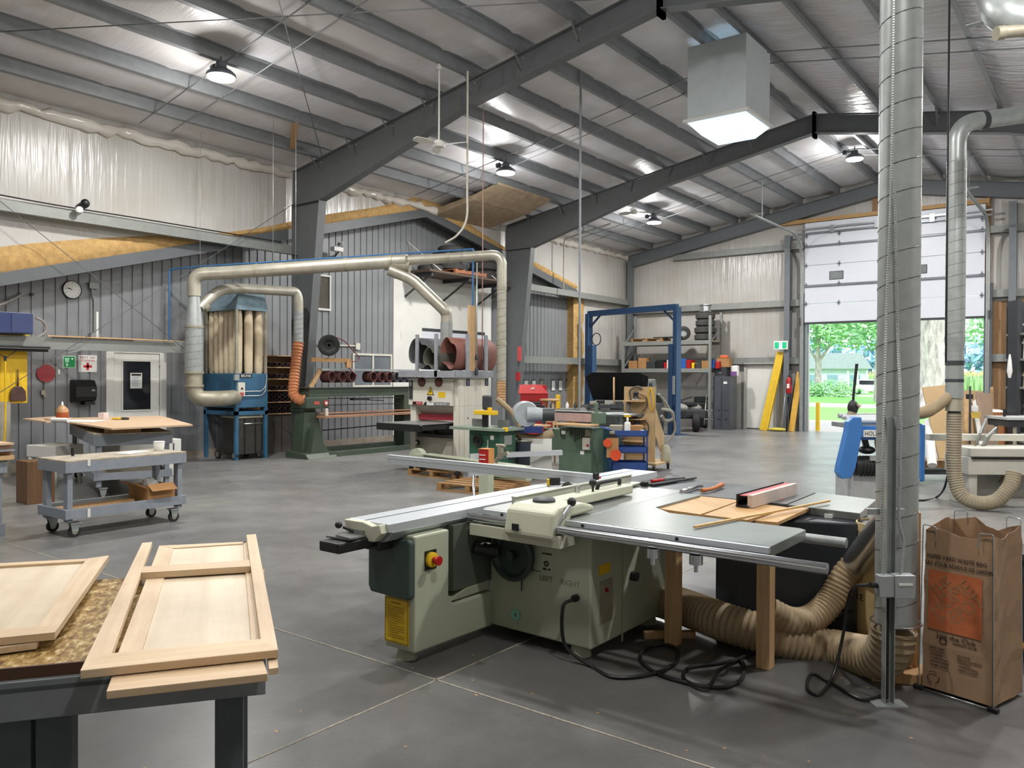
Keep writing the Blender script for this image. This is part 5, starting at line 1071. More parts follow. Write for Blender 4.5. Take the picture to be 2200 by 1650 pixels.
# shelf rack of sanding belts behind
t = thing('sanding_roll_rack', 'wooden pigeonhole rack of dark sanding rolls behind the orange hose', 'shelf rack', (-15.0, 10.95, 0))
b = MB()
for i in range(6): b.box((-15.18, 10.3, .85+i*.255), (-14.72, 11.55, .87+i*.255))
for y in (10.3, 11.53): b.box((-15.18, y, .85), (-14.72, y+.02, 2.13))
b.box((-15.18, 10.32, .85), (-15.16, 11.53, 2.13)); b.build('rack_frame', M_lum, t)
M_belt = mat('dark_sanding_belt', '#3a2a28', .85, 0, .2, 14)
k = 0
for i in range(5):
    for j in range(8):
        for h in range(2 if i < 2 else 1):
            y = 10.4+j*.145; z = .87+i*.255+.052+h*.1; R = random.Random(i*31+j+h*7)
            b = MB(); b.lathe([(.05, 0), (.05, .3), (.04, .3), (.04, 0)], (-15.03, y+R.uniform(-.01, .01), z), (1, 0, 0), n=12)
            b.build('sanding_roll', M_belt, label='dark rolled sanding belt stored in the wooden pigeonhole rack', cat='sanding roll', group='rolls in the pigeonhole rack'); k += 1
t = thing('steel_cabinet', 'dark steel cabinet under the pigeonhole rack between collector and green sander', 'cabinet', (-15.0, 10.95, 0)); b = MB(); b.box((-15.1, 10.3, 0), (-14.75, 11.5, .84)); b.build('cabinet_body', mat('dull_brown_steel', '#4a4541', .5, .2), t); b = MB(); b.box((-14.75, 10.9, .05), (-14.745, 10.91, .8)); b.build('door_seam', M_black, t)
# ---------- green stroke sander ----------
M_mg = mat('green_machine_paint', '#424e41', .45, 0, .12, 4)
sx = -13.4
t = thing('stroke_sander', 'long green stroke sanding machine along the siding', 'sanding machine', (sx, 11.9, 0))
b = MB(); b.prism([(10.42, .08), (11.0, .08), (10.95, .4), (10.8, .95), (10.48, .95), (10.44, .5)], 0, sx-.35, sx+.0); b.prism([(10.5, .08), (10.98, .08), (10.6, .62)], 0, sx, sx+.18); b.build('left_column', M_mg, t, .01)
b = MB(); b.prism([(sx-.4, 0), (sx+.35, 0), (sx+.25, .1), (sx-.4, .14)], 1, 10.3, 11.05); b.build('left_foot', M_mg, t, .006)
b = MB(); b.box((sx-.45, 10.45, .95), (sx-.05, 10.8, 1.28)); b.box((sx-.35, 10.42, 1.02), (sx+.12, 11.0, 1.26)); b.build('motor_head', M_mg, t, .02)
b = MB(); b.lathe([(0, 0), (.06, 0), (.06, .02), (0, .02)], (sx+.12, 10.92, 1.13), (1, 0, 0), n=18); rb = b.build('stop_button_ring', mat('red_ring', '#a6403c', .5), t)
b = MB(); b.lathe([(0, .02), (.03, .02), (.03, .026), (0, .026)], (sx+.12, 10.92, 1.13), (1, 0, 0), n=14); b.build('button', M_paper, rb)
b = MB(); b.box((sx+.12, 10.62, 1.1), (sx+.125, 10.76, 1.17)); b.build('red_label', mat('red_label', '#b05048'), t)
b = MB(); b.box((sx-.25, 10.55, 1.26), (sx+.05, 13.7, 1.44)); b.box((sx-.3, 10.5, 1.44), (sx+.1, 13.75, 1.455)); b.build('upper_beam', M_mg, t, .006)
b = MB(); b.tube([(sx+.02, 10.95, 1.22), (sx+.02, 13.6, 1.2)], .012, 6); b.tube([(sx+.0, 10.9, 1.08), (sx, 13.6, 1.06)], .01, 6); b.build('guide_bar', M_black, t)
b = MB(); b.box((sx-.02, 11.7, 1.17), (sx+.12, 12.15, 1.21)); b.beam((sx+.06, 11.95, 1.18), (sx+.2, 12.5, 1.15), .04, .02); b.build('stroke_handle', M_black, t)
b = MB(); b.box((sx-.3, 13.3, 0), (sx+.05, 13.65, 1.26)); b.build('right_column', M_mg, t, .01)
b = MB(); b.box((sx-.38, 10.9, .0), (sx-.2, 13.7, .16)); b.box((sx+.1, 10.9, 0), (sx+.3, 13.7, .1)); b.build('base_rail', M_mg, t)
b = MB(); b.tube([(sx, 10.95, .55), (sx, 13.4, .6)], .014, 6); b.build('lower_rod', M_black, t)
b = MB(); b.box((sx-.15, 10.75, .82), (sx+.32, 13.9, .87)); b.box((sx-.15, 10.8, .9), (sx+.1, 13.9, .92)); b.build('wooden_table', wood('pinkish_sander_table', '#b48c6c', '#96705a', 1), t, .004)
b = MB(); b.lathe([(.035, 0), (.035, .14), (.02, .15), (0, .16)], (sx+.12, 10.95, .86), n=12); b.build('oil_cup', M_offw, t)
# rail of drum belts above
b = MB(); b.box((sx-.25, 11.0, 1.82), (sx-.1, 13.9, 1.86)); b.beam((sx-.17, 13.85, 1.3), (sx-.17, 13.85, 1.85), .05, .05); b.build('belt_rail', M_galv, label='grey rail above the green sander carrying a row of round belts', cat='rail')
b = MB(); b.beam((sx-.17, 10.75, 1.45), (sx-.17, 11.02, 1.84), .09, .05, (1, 0, 0)); b.build('wood_brace', M_lum, label='slanted pale board bracing the left end of the belt rail', cat='brace')
M_mar = mat('maroon_sanding_belt', '#5d3a38', .85, 0, .15, 14)
for i, (y, m) in enumerate([(11.15, 0), (11.45, 0), (11.72, 0), (12.35, 0), (12.62, 0), (12.85, 0), (13.08, 1), (13.3, 1), (13.52, 1), (13.72, 0)]):
    b = MB(); b.lathe([(.125, 0), (.125, .24), (.105, .24), (.105, 0), (.125, 0)], (sx-.3, y+.05, 1.68), (.97, .22, 0), n=20); b.build('sanding_belt_loop', [M_mar, mat('grey_sanding_belt', '#4d4a4f', .85)][m], label='round %s sanding belt number %d from the left in the row over the green sander' % (('maroon', 'grey-purple')[m], i+1), cat='sanding belt', group='belts over the green sander')
# hose reel on the frame column, lumber arm
t = thing('hose_reel', 'black hose reel with red hose fixed to the grey frame column', 'hose reel', (-13.5, 11.1, 2.35)); rx_ = (-13.42, 11.12, 2.35)
b = MB(); ax = Vector((.8, -.6, 0)).normalized()
b.lathe([(.03, -.02), (.22, -.02), (.225, 0), (.22, .02), (.12, .03), (.1, .02)], Vector(rx_)+ax*.1, ax, n=30); b.lathe([(0, 0), (.22, 0), (.225, .01), (.22, .02)], Vector(rx_)-ax*.1, ax, n=30); b.build('reel_flange', M_black, t)
b = MB(); b.lathe([(.17, -.09), (.19, -.05), (.19, .05), (.17, .08)], rx_, ax, n=28); b.build('wound_red_hose', mat('dark_red_hose', '#6d1d27', .45), t)
b = MB(); b.tube(smooth_path([(-13.45, 11.3, 2.55), (-13.42, 11.55, 2.45), (-13.42, 11.8, 2.25), (-13.4, 11.95, 2.1), (-13.4, 11.8, 2.02), (-13.4, 11.55, 1.98), (-13.42, 11.9, 1.7)], 8), .012, 8); b.build('hanging_hose_end', mat('dark_red_hose', '#6d1d27'), t)
b = MB(); b.box((-13.6, 11.02, 2.28), (-13.42, 11.1, 2.42)); b.build('reel_bracket', M_black, t)
b = MB(); b.beam((-13.55, 10.75, 2.04), (-13.35, 11.65, 2.04), .04, .09); b.box((-13.4, 11.55, 1.88), (-13.34, 11.68, 2.04)); b.build('lumber_arm', M_lumx, label='short board fixed across the frame column under the hose reel', cat='board')
t = thing('wall_outlet_strip', 'white conduit with outlet box on the siding right of the hose reel', 'conduit', (W, 12.9, 2.4)); b = MB(); b.tube([(W+.03, 12.2, 2.43), (W+.03, 13.4, 2.45)], .02, 8); b.build('conduit', M_offw, t); b = MB(); b.box((W, 13.38, 2.36), (W+.06, 13.52, 2.52)); b.build('outlet_box', M_offw, t)
t = thing('security_light', 'small white security light on a black bracket high on the siding', 'light fixture', (W, 12.62, 4.7)); b = MB(); b.box((W+.25, 12.4, 4.66), (W+.4, 12.68, 4.76)); b.build('lamp_head', M_paper, t, .01); b = MB(); b.beam((W, 12.75, 4.6), (W+.3, 12.6, 4.66), .03, .03); b.build('bracket', M_black, t)
t = thing('wall_camera', 'small round white camera on the siding above the security light', 'camera', (W, 12.9, 4.9)); b = MB(); b.sph((W+.06, 12.9, 4.92), .045); b.build('camera_dome', M_paper, t); b = MB(); b.sph((W+.095, 12.89, 4.92), .02); b.build('camera_lens', M_black, t)
# ---------- wide belt sander ----------
X0, X1, Y0, Y1 = -10.57, -9.38, 10.69, 11.56
t = thing('wide_belt_sander', 'tall off-white wide belt sander with a black infeed table', 'sanding machine', (-9.97, 11.1, 0))
b = MB(); b.box((X0, Y0, .08), (X0+.14, Y1, 1.16)); b.box((X1-.12, Y0, .08), (X1, Y1, 1.16)); b.box((X0+.12, Y0+.35, 1.0), (X1-.1, Y1, 1.16)); b.box((X0, Y0, 1.16), (X1, Y1, 1.68)); b.box((X0+.12, Y0+.12, .1), (X1-.1, Y1, .62)); b.build('machine_body', M_offw, t, .008)
b = MB(); b.box((X0+.02, Y0-.07, 1.17), (X1-.1, Y0, 1.67)); fp = b.build('front_cover', M_offw, t, .008)
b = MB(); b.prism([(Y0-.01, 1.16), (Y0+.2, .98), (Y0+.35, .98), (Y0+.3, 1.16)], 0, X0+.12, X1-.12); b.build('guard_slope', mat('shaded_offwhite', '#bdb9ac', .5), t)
b = MB(); b.box((X0+.14, Y0+.08, .90), (X1-.13, Y0+.2, 1.0)); b.build('red_guard_bar', mat('dull_red_bar', '#97303a', .4), t)
b = MB(); b.box((X0+.0, Y0-.75, .84), (X1-.2, Y0+.3, .87)); tb_ = b.build('infeed_table', mat('worn_table_plate', '#9a9c9a', .4, .4), t); b = MB(); b.box((X0-.1, Y0-.76, .74), (X1-.22, Y0-.7, .86)); b.box((X0-.1, Y0-.72, .74), (X0+.0, Y0+.2, .855)); b.box((X1-.26, Y0-.72, .76), (X1-.2, Y0+.2, .855)); b.build('table_skirt', M_black, tb_)
b = MB(); b.box((X0+.14, Y0+.04, .58), (X1-.12, Y0+.12, .64)); b.build('dark_ledge', M_dark, t)
b = MB(); b.box((X0+.14, Y0+.14, .62), (X1-.12, Y0+.17, .84)); b.build('dark_opening', M_dark, t)
for x in (-10.35, -10.05):
    b = MB(); b.cyl((x, Y0+.1, .62), (x, Y0+.1, .84), .035, n=12); b.build('table_screw', M_black, t)
yb = Y0-.07
for x in (-10.2, -9.78):
    b = MB(); b.lathe([(.085, 0), (.085, .03), (.06, .045), (0, .05)], (x, yb, 1.60), (0, -1, 0), n=20); b.build('maroon_knob', M_mar, fp)
b = MB(); b.prism([(-10.08, 1.36), (-9.90, 1.36), (-9.99, 1.52)], 1, yb-.003, yb); wt = b.build('warning_triangle', M_black, fp)
b = MB(); b.prism([(-10.06, 1.37), (-9.92, 1.37), (-9.99, 1.50)], 1, yb-.005, yb-.003); b.build('yellow_triangle', M_yel, wt)
b = MB(); b.prism([(-9.985, 1.47), (-10.01, 1.42), (-9.995, 1.42), (-10.0, 1.385), (-9.97, 1.435), (-9.985, 1.435)], 1, yb-.0065, yb-.005); b.build('lightning_mark', M_print, wt)
b = MB(); b.box((-9.8, yb-.003, 1.32), (-9.63, yb, 1.42)); b.build('yellow_plate', M_yel, fp)
b = MB(); b.cyl((-9.99, yb, 1.3), (-9.99, yb-.05, 1.3), .04, n=14); b.build('black_knob', M_black, fp)
b = MB(); b.box((X0+.05, yb-.02, 1.28), (X0+.13, yb, 1.62)); cp = b.build('control_panel', M_dark, fp)
b = MB(); b.box((X0+.06, yb-.023, 1.52), (X0+.12, yb-.02, 1.6)); b.build('display', M_galv, cp)
b = MB(); b.box((X0+.13, yb-.003, 1.175), (X0+.38, yb, 1.235)); p_ = b.build('red_name_plate', M_red, fp); b = MB(); b.box((X0+.13, yb-.004, 1.18), (X0+.22, yb-.003, 1.23)); b.build('black_end', M_black, p_)
text('SCM', .045, face_m((X0+.29, yb-.005, 1.205), (1, 0, 0)), M_paper, 'maker_text', p_, .12)
b = MB(); b.prism([(X0+.40, 1.175), (X0+.48, 1.175), (X0+.48, 1.235), (X0+.45, 1.235)], 1, yb-.003, yb); b.build('black_wedge', M_black, fp)
b = MB(); b.box((X0+.49, yb-.003, 1.175), (X0+.65, yb, 1.235)); b.build('white_plate', M_paper, fp)
b = MB(); b.box((X0+.66, yb-.003, 1.175), (X1-.14, yb, 1.235)); gp = b.build('grey_name_plate', mat('grey_name_plate', '#7d7f84', .4), fp)
text('Sandya W.', .05, face_m(((X0+.66+X1-.14)/2, yb-.005, 1.205), (1, 0, 0)), M_paper, 'model_text', gp, .25)
b = MB(); b.lathe([(.05, 0), (.05, .03), (.03, .045), (0, .045)], (X0+.2, Y0+.0, .47), (0, -1, 0), n=16); b.build('side_knob', M_black, t)
b = MB(); b.lathe([(.03, .045), (.028, .05), (0, .05)], (X0+.2, Y0, .47), (0, -1, 0), n=14); b.build('knob_face', M_paper, t)
for y in (10.95, 11.48):
    b = MB(); b.box((X1, y-.05, 1.53), (X1+.003, y+.05, 1.66)); lp = b.build('lift_symbol_plate', mat('navy_sign', '#262c4a', .4), t)
    b = MB(); b.tube([(X1+.004, y-.015, 1.55), (X1+.004, y+.015, 1.57), (X1+.004, y-.005, 1.6), (X1+.004, y+.0, 1.645)], .006, 5); b.build('hook_mark', M_paper, lp)
for y in (10.72, 10.86):
    b = MB(); b.box((X1, y, .1), (X1+.012, y+.02, 1.66)); b.build('panel_fold', M_offw, t)
b = MB(); b.cyl((X1, 10.95, .95), (X1+.012, 10.95, .95), .012, n=8); b.build('side_bolt', M_black, t)
# belt rack on top, with wrapped wide belts
t = thing('belt_rack', 'grey plywood rack standing on top of the wide belt sander', 'rack', (-9.9, 11.0, 1.68))
M_rackg = mat('grey_rack_paint', '#8f9298', .5)
b = MB(); b.box((X0-.08, Y0-.24, 1.685), (X1+.1, Y0-.2, 1.80)); b.box((X1+.08, Y0-.2, 1.69), (X1+.11, Y1, 1.8)); b.box((X0-.05, Y0-.2, 1.685), (X1+.08, Y1, 1.70)); b.build('base_tray', M_rackg, t)
for x, y in ((-10.2, Y0-.22), (-9.71, Y0-.24), (-9.29, Y0+.62), (-9.29, Y0+.1)):
    b = MB(); b.box((x-.035 if y < Y0 else x-.015, y, 1.69), (x+.035 if y < Y0 else x+.015, y+(.03 if y < Y0 else .08), 2.46)); b.build('slat', M_rackg, t)
def wbelty(label, m, cx, cz, rw, rh, ya, yb, pinch):
    n = 44; vs = []
    for y, pk in ((ya, pinch), ((ya+yb)/2, pinch*.6), (yb, pinch*.4)):
        for k in range(n):
            a = 2*PI*k/n; r = 1 - pk*max(0, math.cos(a-1.1))**8 - pk*.9*max(0, math.cos(a-4.3))**8
            vs.append((cx+rw*r*math.cos(a), y, cz+rh*r*math.sin(a)))
    b = MB(); b.add(vs, [(j*n+k, j*n+(k+1) % n, (j+1)*n+(k+1) % n, (j+1)*n+k) for j in range(2) for k in range(n)], True)
    o = b.build('wide_sanding_belt', m, label=label, cat='sanding belt', group='wide belts on the sander'); s_ = o.modifiers.new('thick', 'SOLIDIFY'); s_.thickness = .01
    return o
wbelty('charcoal wide sanding belt, leftmost on the rack above the wide sander', mat('charcoal_belt', '#4a4a4c', .7), -10.33, 2.12, .26, .315, 10.66, 11.75, .38)
wbelty('smaller olive grey wide sanding belt nested in the middle of the rack', mat('olive_belt', '#4f4f45', .7), -9.87, 2.02, .2, .22, 10.5, 11.3, .45)
wbelty('large red-brown wide sanding belt at the right of the rack above the wide sander', mat('redbrown_belt', '#7d5148', .75), -9.52, 2.11, .2, .31, 10.58, 11.72, .3)
b = MB(); b.box((-9.33, Y0+.19, 1.69), (-9.30, Y0+.40, 2.98)); b.build('upright_plank', M_lum, label='pale plank standing upright in front of the red-brown belt', cat='plank')
t = thing('air_regulator', 'thin grey air line with regulator hanging in front of the pale plank', 'air line', (-9.4, 10.6, 1.7)); b = MB(); b.tube([(-9.22, 11.0, 3.75), (-9.22, 11.0, 1.75)], .014, 8); b.build('air_line', M_galv, t); b = MB(); b.lathe([(.03, 0), (.035, .05), (.03, .12), (.015, .15)], (-9.22, 11.0, 1.72), n=12); b.lathe([(.03, 0), (.035, .04), (.02, .1)], (-9.22, 11.0, 2.0), n=12); b.build('filter_bowl', M_dark, t)

# ---------- machines in the middle distance ----------
M_fgreen = mat('forest_green_machine', '#2f5a47', .4, 0, .1, 4)
M_sgreen = mat('sage_dark_machine', '#5a6f5e', .45, 0, .14, 4)
M_pall = wood('pallet_wood', '#b08a5c', '#8c6a42', 0, .7)
def pallet(loc, rz, label, m=None, w_=1.1, d=.9):
    t = thing('wooden_pallet', label, 'pallet', loc, rz, 'wooden pallets'); m = m or M_pall
    for i in range(5):
        b = MB(); b.box((0, i*(d-.1)/4, .10), (w_, i*(d-.1)/4+.1, .12)); b.build('deck_board', m, t, local=True)
    for x in (0, w_/2-.04, w_-.08):
        b = MB(); b.box((x, 0, .02), (x+.08, d, .10)); b.build('stringer', m, t, local=True)
    for i in (0, 2):
        b = MB(); b.box((0, i*(d-.1)/2, 0), (w_, i*(d-.1)/2+.1, .02)); b.build('bottom_board', m, t, local=True)
    return t
pallet((-9.75, 9.8, 0), .0, 'wooden pallet under the left foot of the pale green machine base')
pallet((-8.1, 8.75, 0), .12, 'wooden pallet nearer the viewer under the pale green machine base')
t = thing('pale_green_machine_bed', 'long pale green machine base with screw feet resting on wooden pallets', 'machine base', (-8.7, 9.6, .12))
p, q = Vector((-9.7, 9.95, .27)), Vector((-6.9, 9.45, .27)); b = MB(); b.beam(p, q, .12, .2); b.beam(p+V(.3, -.06, .11), q+V(0, -.06, .11), .2, .02); b.build('base_beam', M_sage, t, .008)
b = MB(); b.lathe([(.16, -.06), (.16, .06), (0, .06)], p+V(.05, 0, .03), (0, -1, 0), n=20); b.build('rounded_end', M_sage, t)
for k in (.12, .45):
    c = p.lerp(q, k)+V(0, -.12, 0); b = MB(); b.cyl(c+V(0, 0, .05), c+V(0, 0, -.12), .016, n=8); b.cyl(c+V(0, 0, -.15), c+V(0, 0, -.1), .055, n=12); b.build('screw_foot', M_black, t)
b = MB(); b.beam((-8.3, 9.75, .42), (-7.3, 10.9, .46), .09, .08); b.build('aluminium_extrusion', M_alu, label='pale aluminium extrusion lying behind the saw fence on the floor machines', cat='extrusion')
# green spindle shaper with yellow feeder
X0, X1, Y0, Y1 = -8.52, -7.88, 9.98, 10.42
t = thing('spindle_shaper', 'forest green shaper cabinet with cast table and yellow-topped guard', 'shaper', (-8.2, 10.2, 0))
b = MB(); b.box((X0, Y0, 0), (X1, Y1, .82)); b.build('cabinet', M_fgreen, t, .015)
b = MB(); b.box((X0-.33, Y0-.12, .83), (X1+.12, Y1+.12, .875)); b.build('cast_table', mat('green_grey_table', '#8a9a8c', .35, .3), t, .004)
b = MB(); b.lathe([(.09, 0), (.1, .02), (.1, .03), (.08, .035), (.07, .02), (.02, .02), (.02, .05), (0, .05)], (-8.32, Y0, .66), (0, -1, 0), n=24); b.build('handwheel', M_black, t)
b = MB()
for k in range(10):
    a = -PI/2-.4+k*.16; b.ob((-8.25+.13*math.cos(a), Y0-.003, .63+.13*math.sin(a)), (.02, .004, .03), (0, -a, 0))
b.build('dial_scale', M_galv, t)
for x, z, w_, h in ((-8.03, .72, .07, .07), (-8.12, .58, .012, .2)):
    b = MB(); b.box((x-w_/2, Y0-.004, z-h/2), (x+w_/2, Y0, z+h/2)); b.build('label_plate', M_paper, t)
b = MB(); b.box((X1, 10.1, .6), (X1+.004, 10.3, .75)); b.build('maker_plate', M_galv, t)
for i in range(4):
    b = MB(); b.box((X1, 10.08, .38+i*.05), (X1+.006, 10.32, .395+i*.05)); b.build('louvre', M_sgreen, t)
for x0_, x1_ in ((-8.6, -8.3), (-8.05, -7.85)):
    b = MB(); b.box((x0_, 10.15, .88), (x1_, 10.2, 1.0)); b.build('shaper_fence', M_wash, t)
b = MB(); b.box((-8.3, 10.05, .88), (-8.22, 10.12, 1.1)); b.build('feeder_post', M_black, t)
b = MB(); b.box((-8.42, 9.98, 1.08), (-8.02, 10.12, 1.15)); b.cyl((-8.15, 10.06, 1.15), (-8.15, 10.06, 1.2), .04, n=12); b.build('yellow_guard', M_yel, t, .008)
b = MB(); b.ob((-8.22, 10.08, 1.28), (.14, .14, .24), .3); b.build('spindle_motor', M_dark, t, .03)
b = MB(); b.tube(smooth_path([(-8.15, 10.25, 1.34), (-7.98, 10.42, 1.12), (-7.85, 10.5, .88)], 6), .045, 12); b.build('dust_hose', M_hose, t)
b = MB(); b.ob((-7.78, 10.0, .86), (.08, .06, .07), 0); b.build('yellow_clamp', M_yel, label='yellow clamp on the right edge of the green shaper table', cat='clamp', bevel=.01)
t = thing('red_switch_carton', 'red and orange carton standing in front of the green shaper', 'box', (-7.081,8.672,0.597)); c = Vector((-7.081,8.672,0.584))
b = MB(); b.ob(c, (.16, .14, .2), .1); b.build('carton', M_red, t); b = MB(); b.ob(c+V(.09, .0, .0), (.006, .14, .2), .1); b.ob(c+V(0, 0, .104), (.17, .15, .006), .1); b.build('orange_side', mat('orange_card', '#c88a4e', .7), t)
b = MB(); b.ob(c+V(-.01, -.075, .02), (.1, .003, .012), .1); b.ob(c+V(-.01, -.075, -.04), (.1, .003, .012), .1); b.build('white_print', M_paper, t)
b = MB(); b.ob(c-V(0, 0, .32), (.16, .14, .44), .1); b.build('carton_stand', M_sage, label='pale green block under the red carton, behind the saw fence', cat='block')
t = thing('feeder_bracket', 'grey cast clamp bracket standing on the aluminium saw fence', 'clamp', (-5.194,6.594,0.912)); c = Vector((-4.946,6.28,0.88))
b = MB(); b.beam(c, c+V(0, 0, .14), .05, .04); b.beam(c+V(-.03, 0, .02), c+V(.08, .02, .06), .04, .035); b.tube([c+V(-.06, 0, -.04), c+V(-.03, 0, .0), c+V(0, 0, .02)], .022, 8); b.cyl(c+V(-.05, 0, .13), c+V(.06, 0, .13), .016, n=8); b.build('bracket_casting', M_galvd, t)
# dust blower behind and grey bin
t = thing('dust_blower', 'grey snail-shell blower with dark motor on a blue base', 'blower', (-7.858,10.725,0.805)); c = Vector((-7.844,10.613,1.081))
b = MB(); b.lathe([(.0, -.1), (.2, -.1), (.22, -.06), (.22, .06), (.2, .1), (0, .1)], c, (.8, -.6, 0), n=26); b.cyl(c+V(.05, 0, .0), c+V(.28, .15, .0), .14, .1, 18); b.build('volute', mat('light_grey_cast', '#9ea6aa', .45), t)
b = MB(); b.cyl(c+V(.26, .14, 0), c+V(.42, .25, 0), .11, n=16); b.build('motor', M_dark, t)
b = MB(); b.ob(c+V(.08, .05, -.25), (.4, .3, .1), .6); b.build('blue_base', mat('deep_blue_paint', '#26356b', .4), t)
b = MB(); b.tube(smooth_path([c+V(-.18, -.05, -.26), c+V(-.05, .02, -.38), c+V(.15, .15, -.41), c+V(.36, .3, -.3)], 8), .075, 14); b.build('curved_duct', M_hose, t)
b = MB(); b.ob(c+V(.1, .2, -.68), (.5, .3, .56), .6); b.build('blower_cabinet', M_white, t)
t = thing('dust_bin', 'dark blue-grey round dust bin between the green machines', 'bin', (-7.873,10.596,0)); c = Vector((-7.945,10.693,0))
b = MB(); b.lathe([(.17, 0), (.2, .02), (.215, .6), (.23, .62), (.23, .66), (0, .66)], c, n=28); b.build('bin_body', mat('blue_grey_plastic', '#3b414c', .45, 0, .12), t)
b = MB(); b.tube(arc(c+V(0, 0, .645), .236, 0, 2*PI, (1, 0, 0), (0, 1, 0), 28), .012, 6, closed=True); b.build('bin_rim', M_galvd, t)
b = MB(); b.tube([c+V(-.15, -.1, .64), c+V(-.18, -.1, .8), c+V(.1, 0, .82)], .008, 6); b.build('bail_handle', M_black, t)
# oscillating edge sander
X0, X1, Y0, Y1 = -8.09, -7.4, 11.98, 12.42
t = thing('edge_sander', 'sage green edge belt sander with wooden tables', 'sanding machine', (-7.75, 12.2, 0))
b = MB(); b.box((X0, Y0, 0), (X1, Y1, .80)); b.box((X0-.4, Y0+.1, .35), (X0, Y1, .75)); b.build('cabinet', M_sgreen, t, .012)
b = MB(); b.box((X0-.12, Y0-.02, .9), (X1+.15, Y1-.2, 1.08)); b.build('platen_body', M_dark, t, .05)
b = MB(); b.box((X0-.11, Y0-.035, .91), (X1+.05, Y0-.018, 1.06)); b.build('sanding_belt', mat('pinkish_grey_belt', '#a68f8a', .85), t)
b = MB(); b.box((X0-.12, Y0-.04, 1.08), (X1+.1, Y0+.2, 1.09)); b.build('top_plate', M_galv, t)
b = MB(); b.box((X0+.12, Y0-.35, .85), (X1+.18, Y0-.04, .885)); b.build('wooden_table', M_lum, t, .005)
b = MB(); b.prism([(X0-.45+.33*math.cos(2*PI*k/24), Y0-.1+.2*math.sin(2*PI*k/24)) for k in range(24)], 2, .80, .825); b.build('round_wooden_table', M_lum, t)
b = MB(); b.lathe([(.05, 0), (.05, .18), (.035, .2), (.035, .34), (0, .34)], (X0-.38, Y0+.05, .84), n=14); b.build('spindle_drum', mat('navy_black_metal', '#252a3a', .4), t)
b = MB(); b.box((X1-.16, Y0-.05, .42), (X1-.02, Y0, .63)); sw = b.build('switch_box', M_offw, t, .004)
b = MB(); b.cyl((X1-.04, Y0-.05, .5), (X1-.04, Y0-.075, .5), .02, n=10); b.build('red_button', M_red, sw)
b = MB(); b.box((X1-.12, Y0-.01, .66), (X1-.02, Y0-.003, .78)); b.build('wiring_plate', M_galvd, t)
for x, z in ((X0+.1, .7), (X0+.5, .36)):
    b = MB(); b.box((x-.04, Y0-.004, z-.03), (x+.04, Y0, z+.03)); b.build('small_label', M_paper, t)
R = random.Random(12); b = MB()
for i in range(14): 
    x = X0+.02+i*.045; b.box((x, Y0-.002, .8-R.uniform(.06, .3)), (x+.03, Y0-.001, .79))
b.build('oil_streaks', mat('dark_oil_stain', '#2c352e', .4), t)
b = MB(); b.box((X1+.02, Y0-.05, .88), (X1+.18, Y0+.2, 1.08)); b.box((X1+.06, Y0-.02, 1.06), (X1+.11, Y0+.05, 1.25)); b.build('drive_end', M_sgreen, t, .01)
t = thing('teal_tank', 'teal blue machine cabinet behind and right of the edge sander', 'cabinet', (-7.694,12.947,0)); c = Vector((-7.446,12.552,0.943)); c.z = 0
b = MB(); b.ob(c+V(0, .1, .38), (.42, .5, .76), .5); b.build('tank_body', mat('teal_paint', '#23505c', .45, 0, .15), t, .02); b = MB(); b.ob(c+V(0, .1, .77), (.44, .52, .02), .5); b.build('tank_lid', mat('teal_light', '#3f7478', .45), t)
b = MB(); b.lathe([(.33, 0), (.35, .03), (.33, .05), (0, .05)], c+V(.15, .25, 1.0), n=30); b.cyl(c+V(.15, .25, .79), c+V(.15, .25, 1.0), .08, n=14); b.build('round_lid_table', M_galv, label='pale round disc table behind the edge sander and blue cart', cat='table')
# paddle safety boards
t = thing('orange_paddles', 'tan card with two round orange paddles leaning on the teal cabinet', 'safety paddles', (-6.738,11.577,0.447)); c = Vector((-6.764,11.621,0.52))
b = MB(); b.ob(c, (.2, .02, .33), .55); b.build('backing_card', M_card, t)
for dx, dz, r in ((-.07, .08, .07), (.05, -.12, .095)):
    b = MB(); b.lathe([(0, 0), (r, 0), (r, .015), (0, .015)], c+V(dx+.01, dx*.6-.025, dz), (.5, -.86, 0), n=20); b.build('orange_disc', mat('orange_red_disc', '#cc4a22', .5), t)
# blue service cart
t = thing('service_cart', 'blue steel three-shelf service cart beside the tool stand', 'cart', ((-6.73,12.093,0.986)[0], (-6.73,12.093,0.986)[1], 0), .62)
M_cblue = mat('royal_blue_paint', '#2a4783', .4, 0, .1)
for z, h in ((.12, .14), (.42, .1), (.70, .1)):
    b = MB(); b.box((-.31, -.22, z), (.31, .22, z+.015)); b.box((-.31, -.22, z), (.31, -.205, z+h)); b.box((-.31, .205, z), (.31, .22, z+h)); b.box((-.31, -.22, z), (-.295, .22, z+h)); b.box((.295, -.22, z), (.31, .22, z+h)); b.build('shelf_tray', M_cblue, t, local=True)
for x in (-.31, .28):
    for y in (-.22, .2):
        b = MB(); b.box((x, y, .1), (x+.03, y+.02, .80)); b.build('upright', M_cblue, t, local=True)
for x in (-.25, .25):
    for y in (-.16, .16): caster(t, x, y, .045)
b = MB(); b.tube(fillet([(-.3, -.2, .80), (-.45, -.2, .84), (-.45, .2, .84), (-.3, .2, .80)], .05), .014, 8); b.build('push_handle', M_cblue, t, local=True)
wm = wmat(t)
def on_cart(x, y, z): return wm @ Vector((x, y, z))
t2 = thing('spray_bottle', 'white spray bottle with yellow trigger on top of the blue cart', 'spray bottle', on_cart(-.02, -.05, .716)); c = on_cart(-.02, -.05, .716)
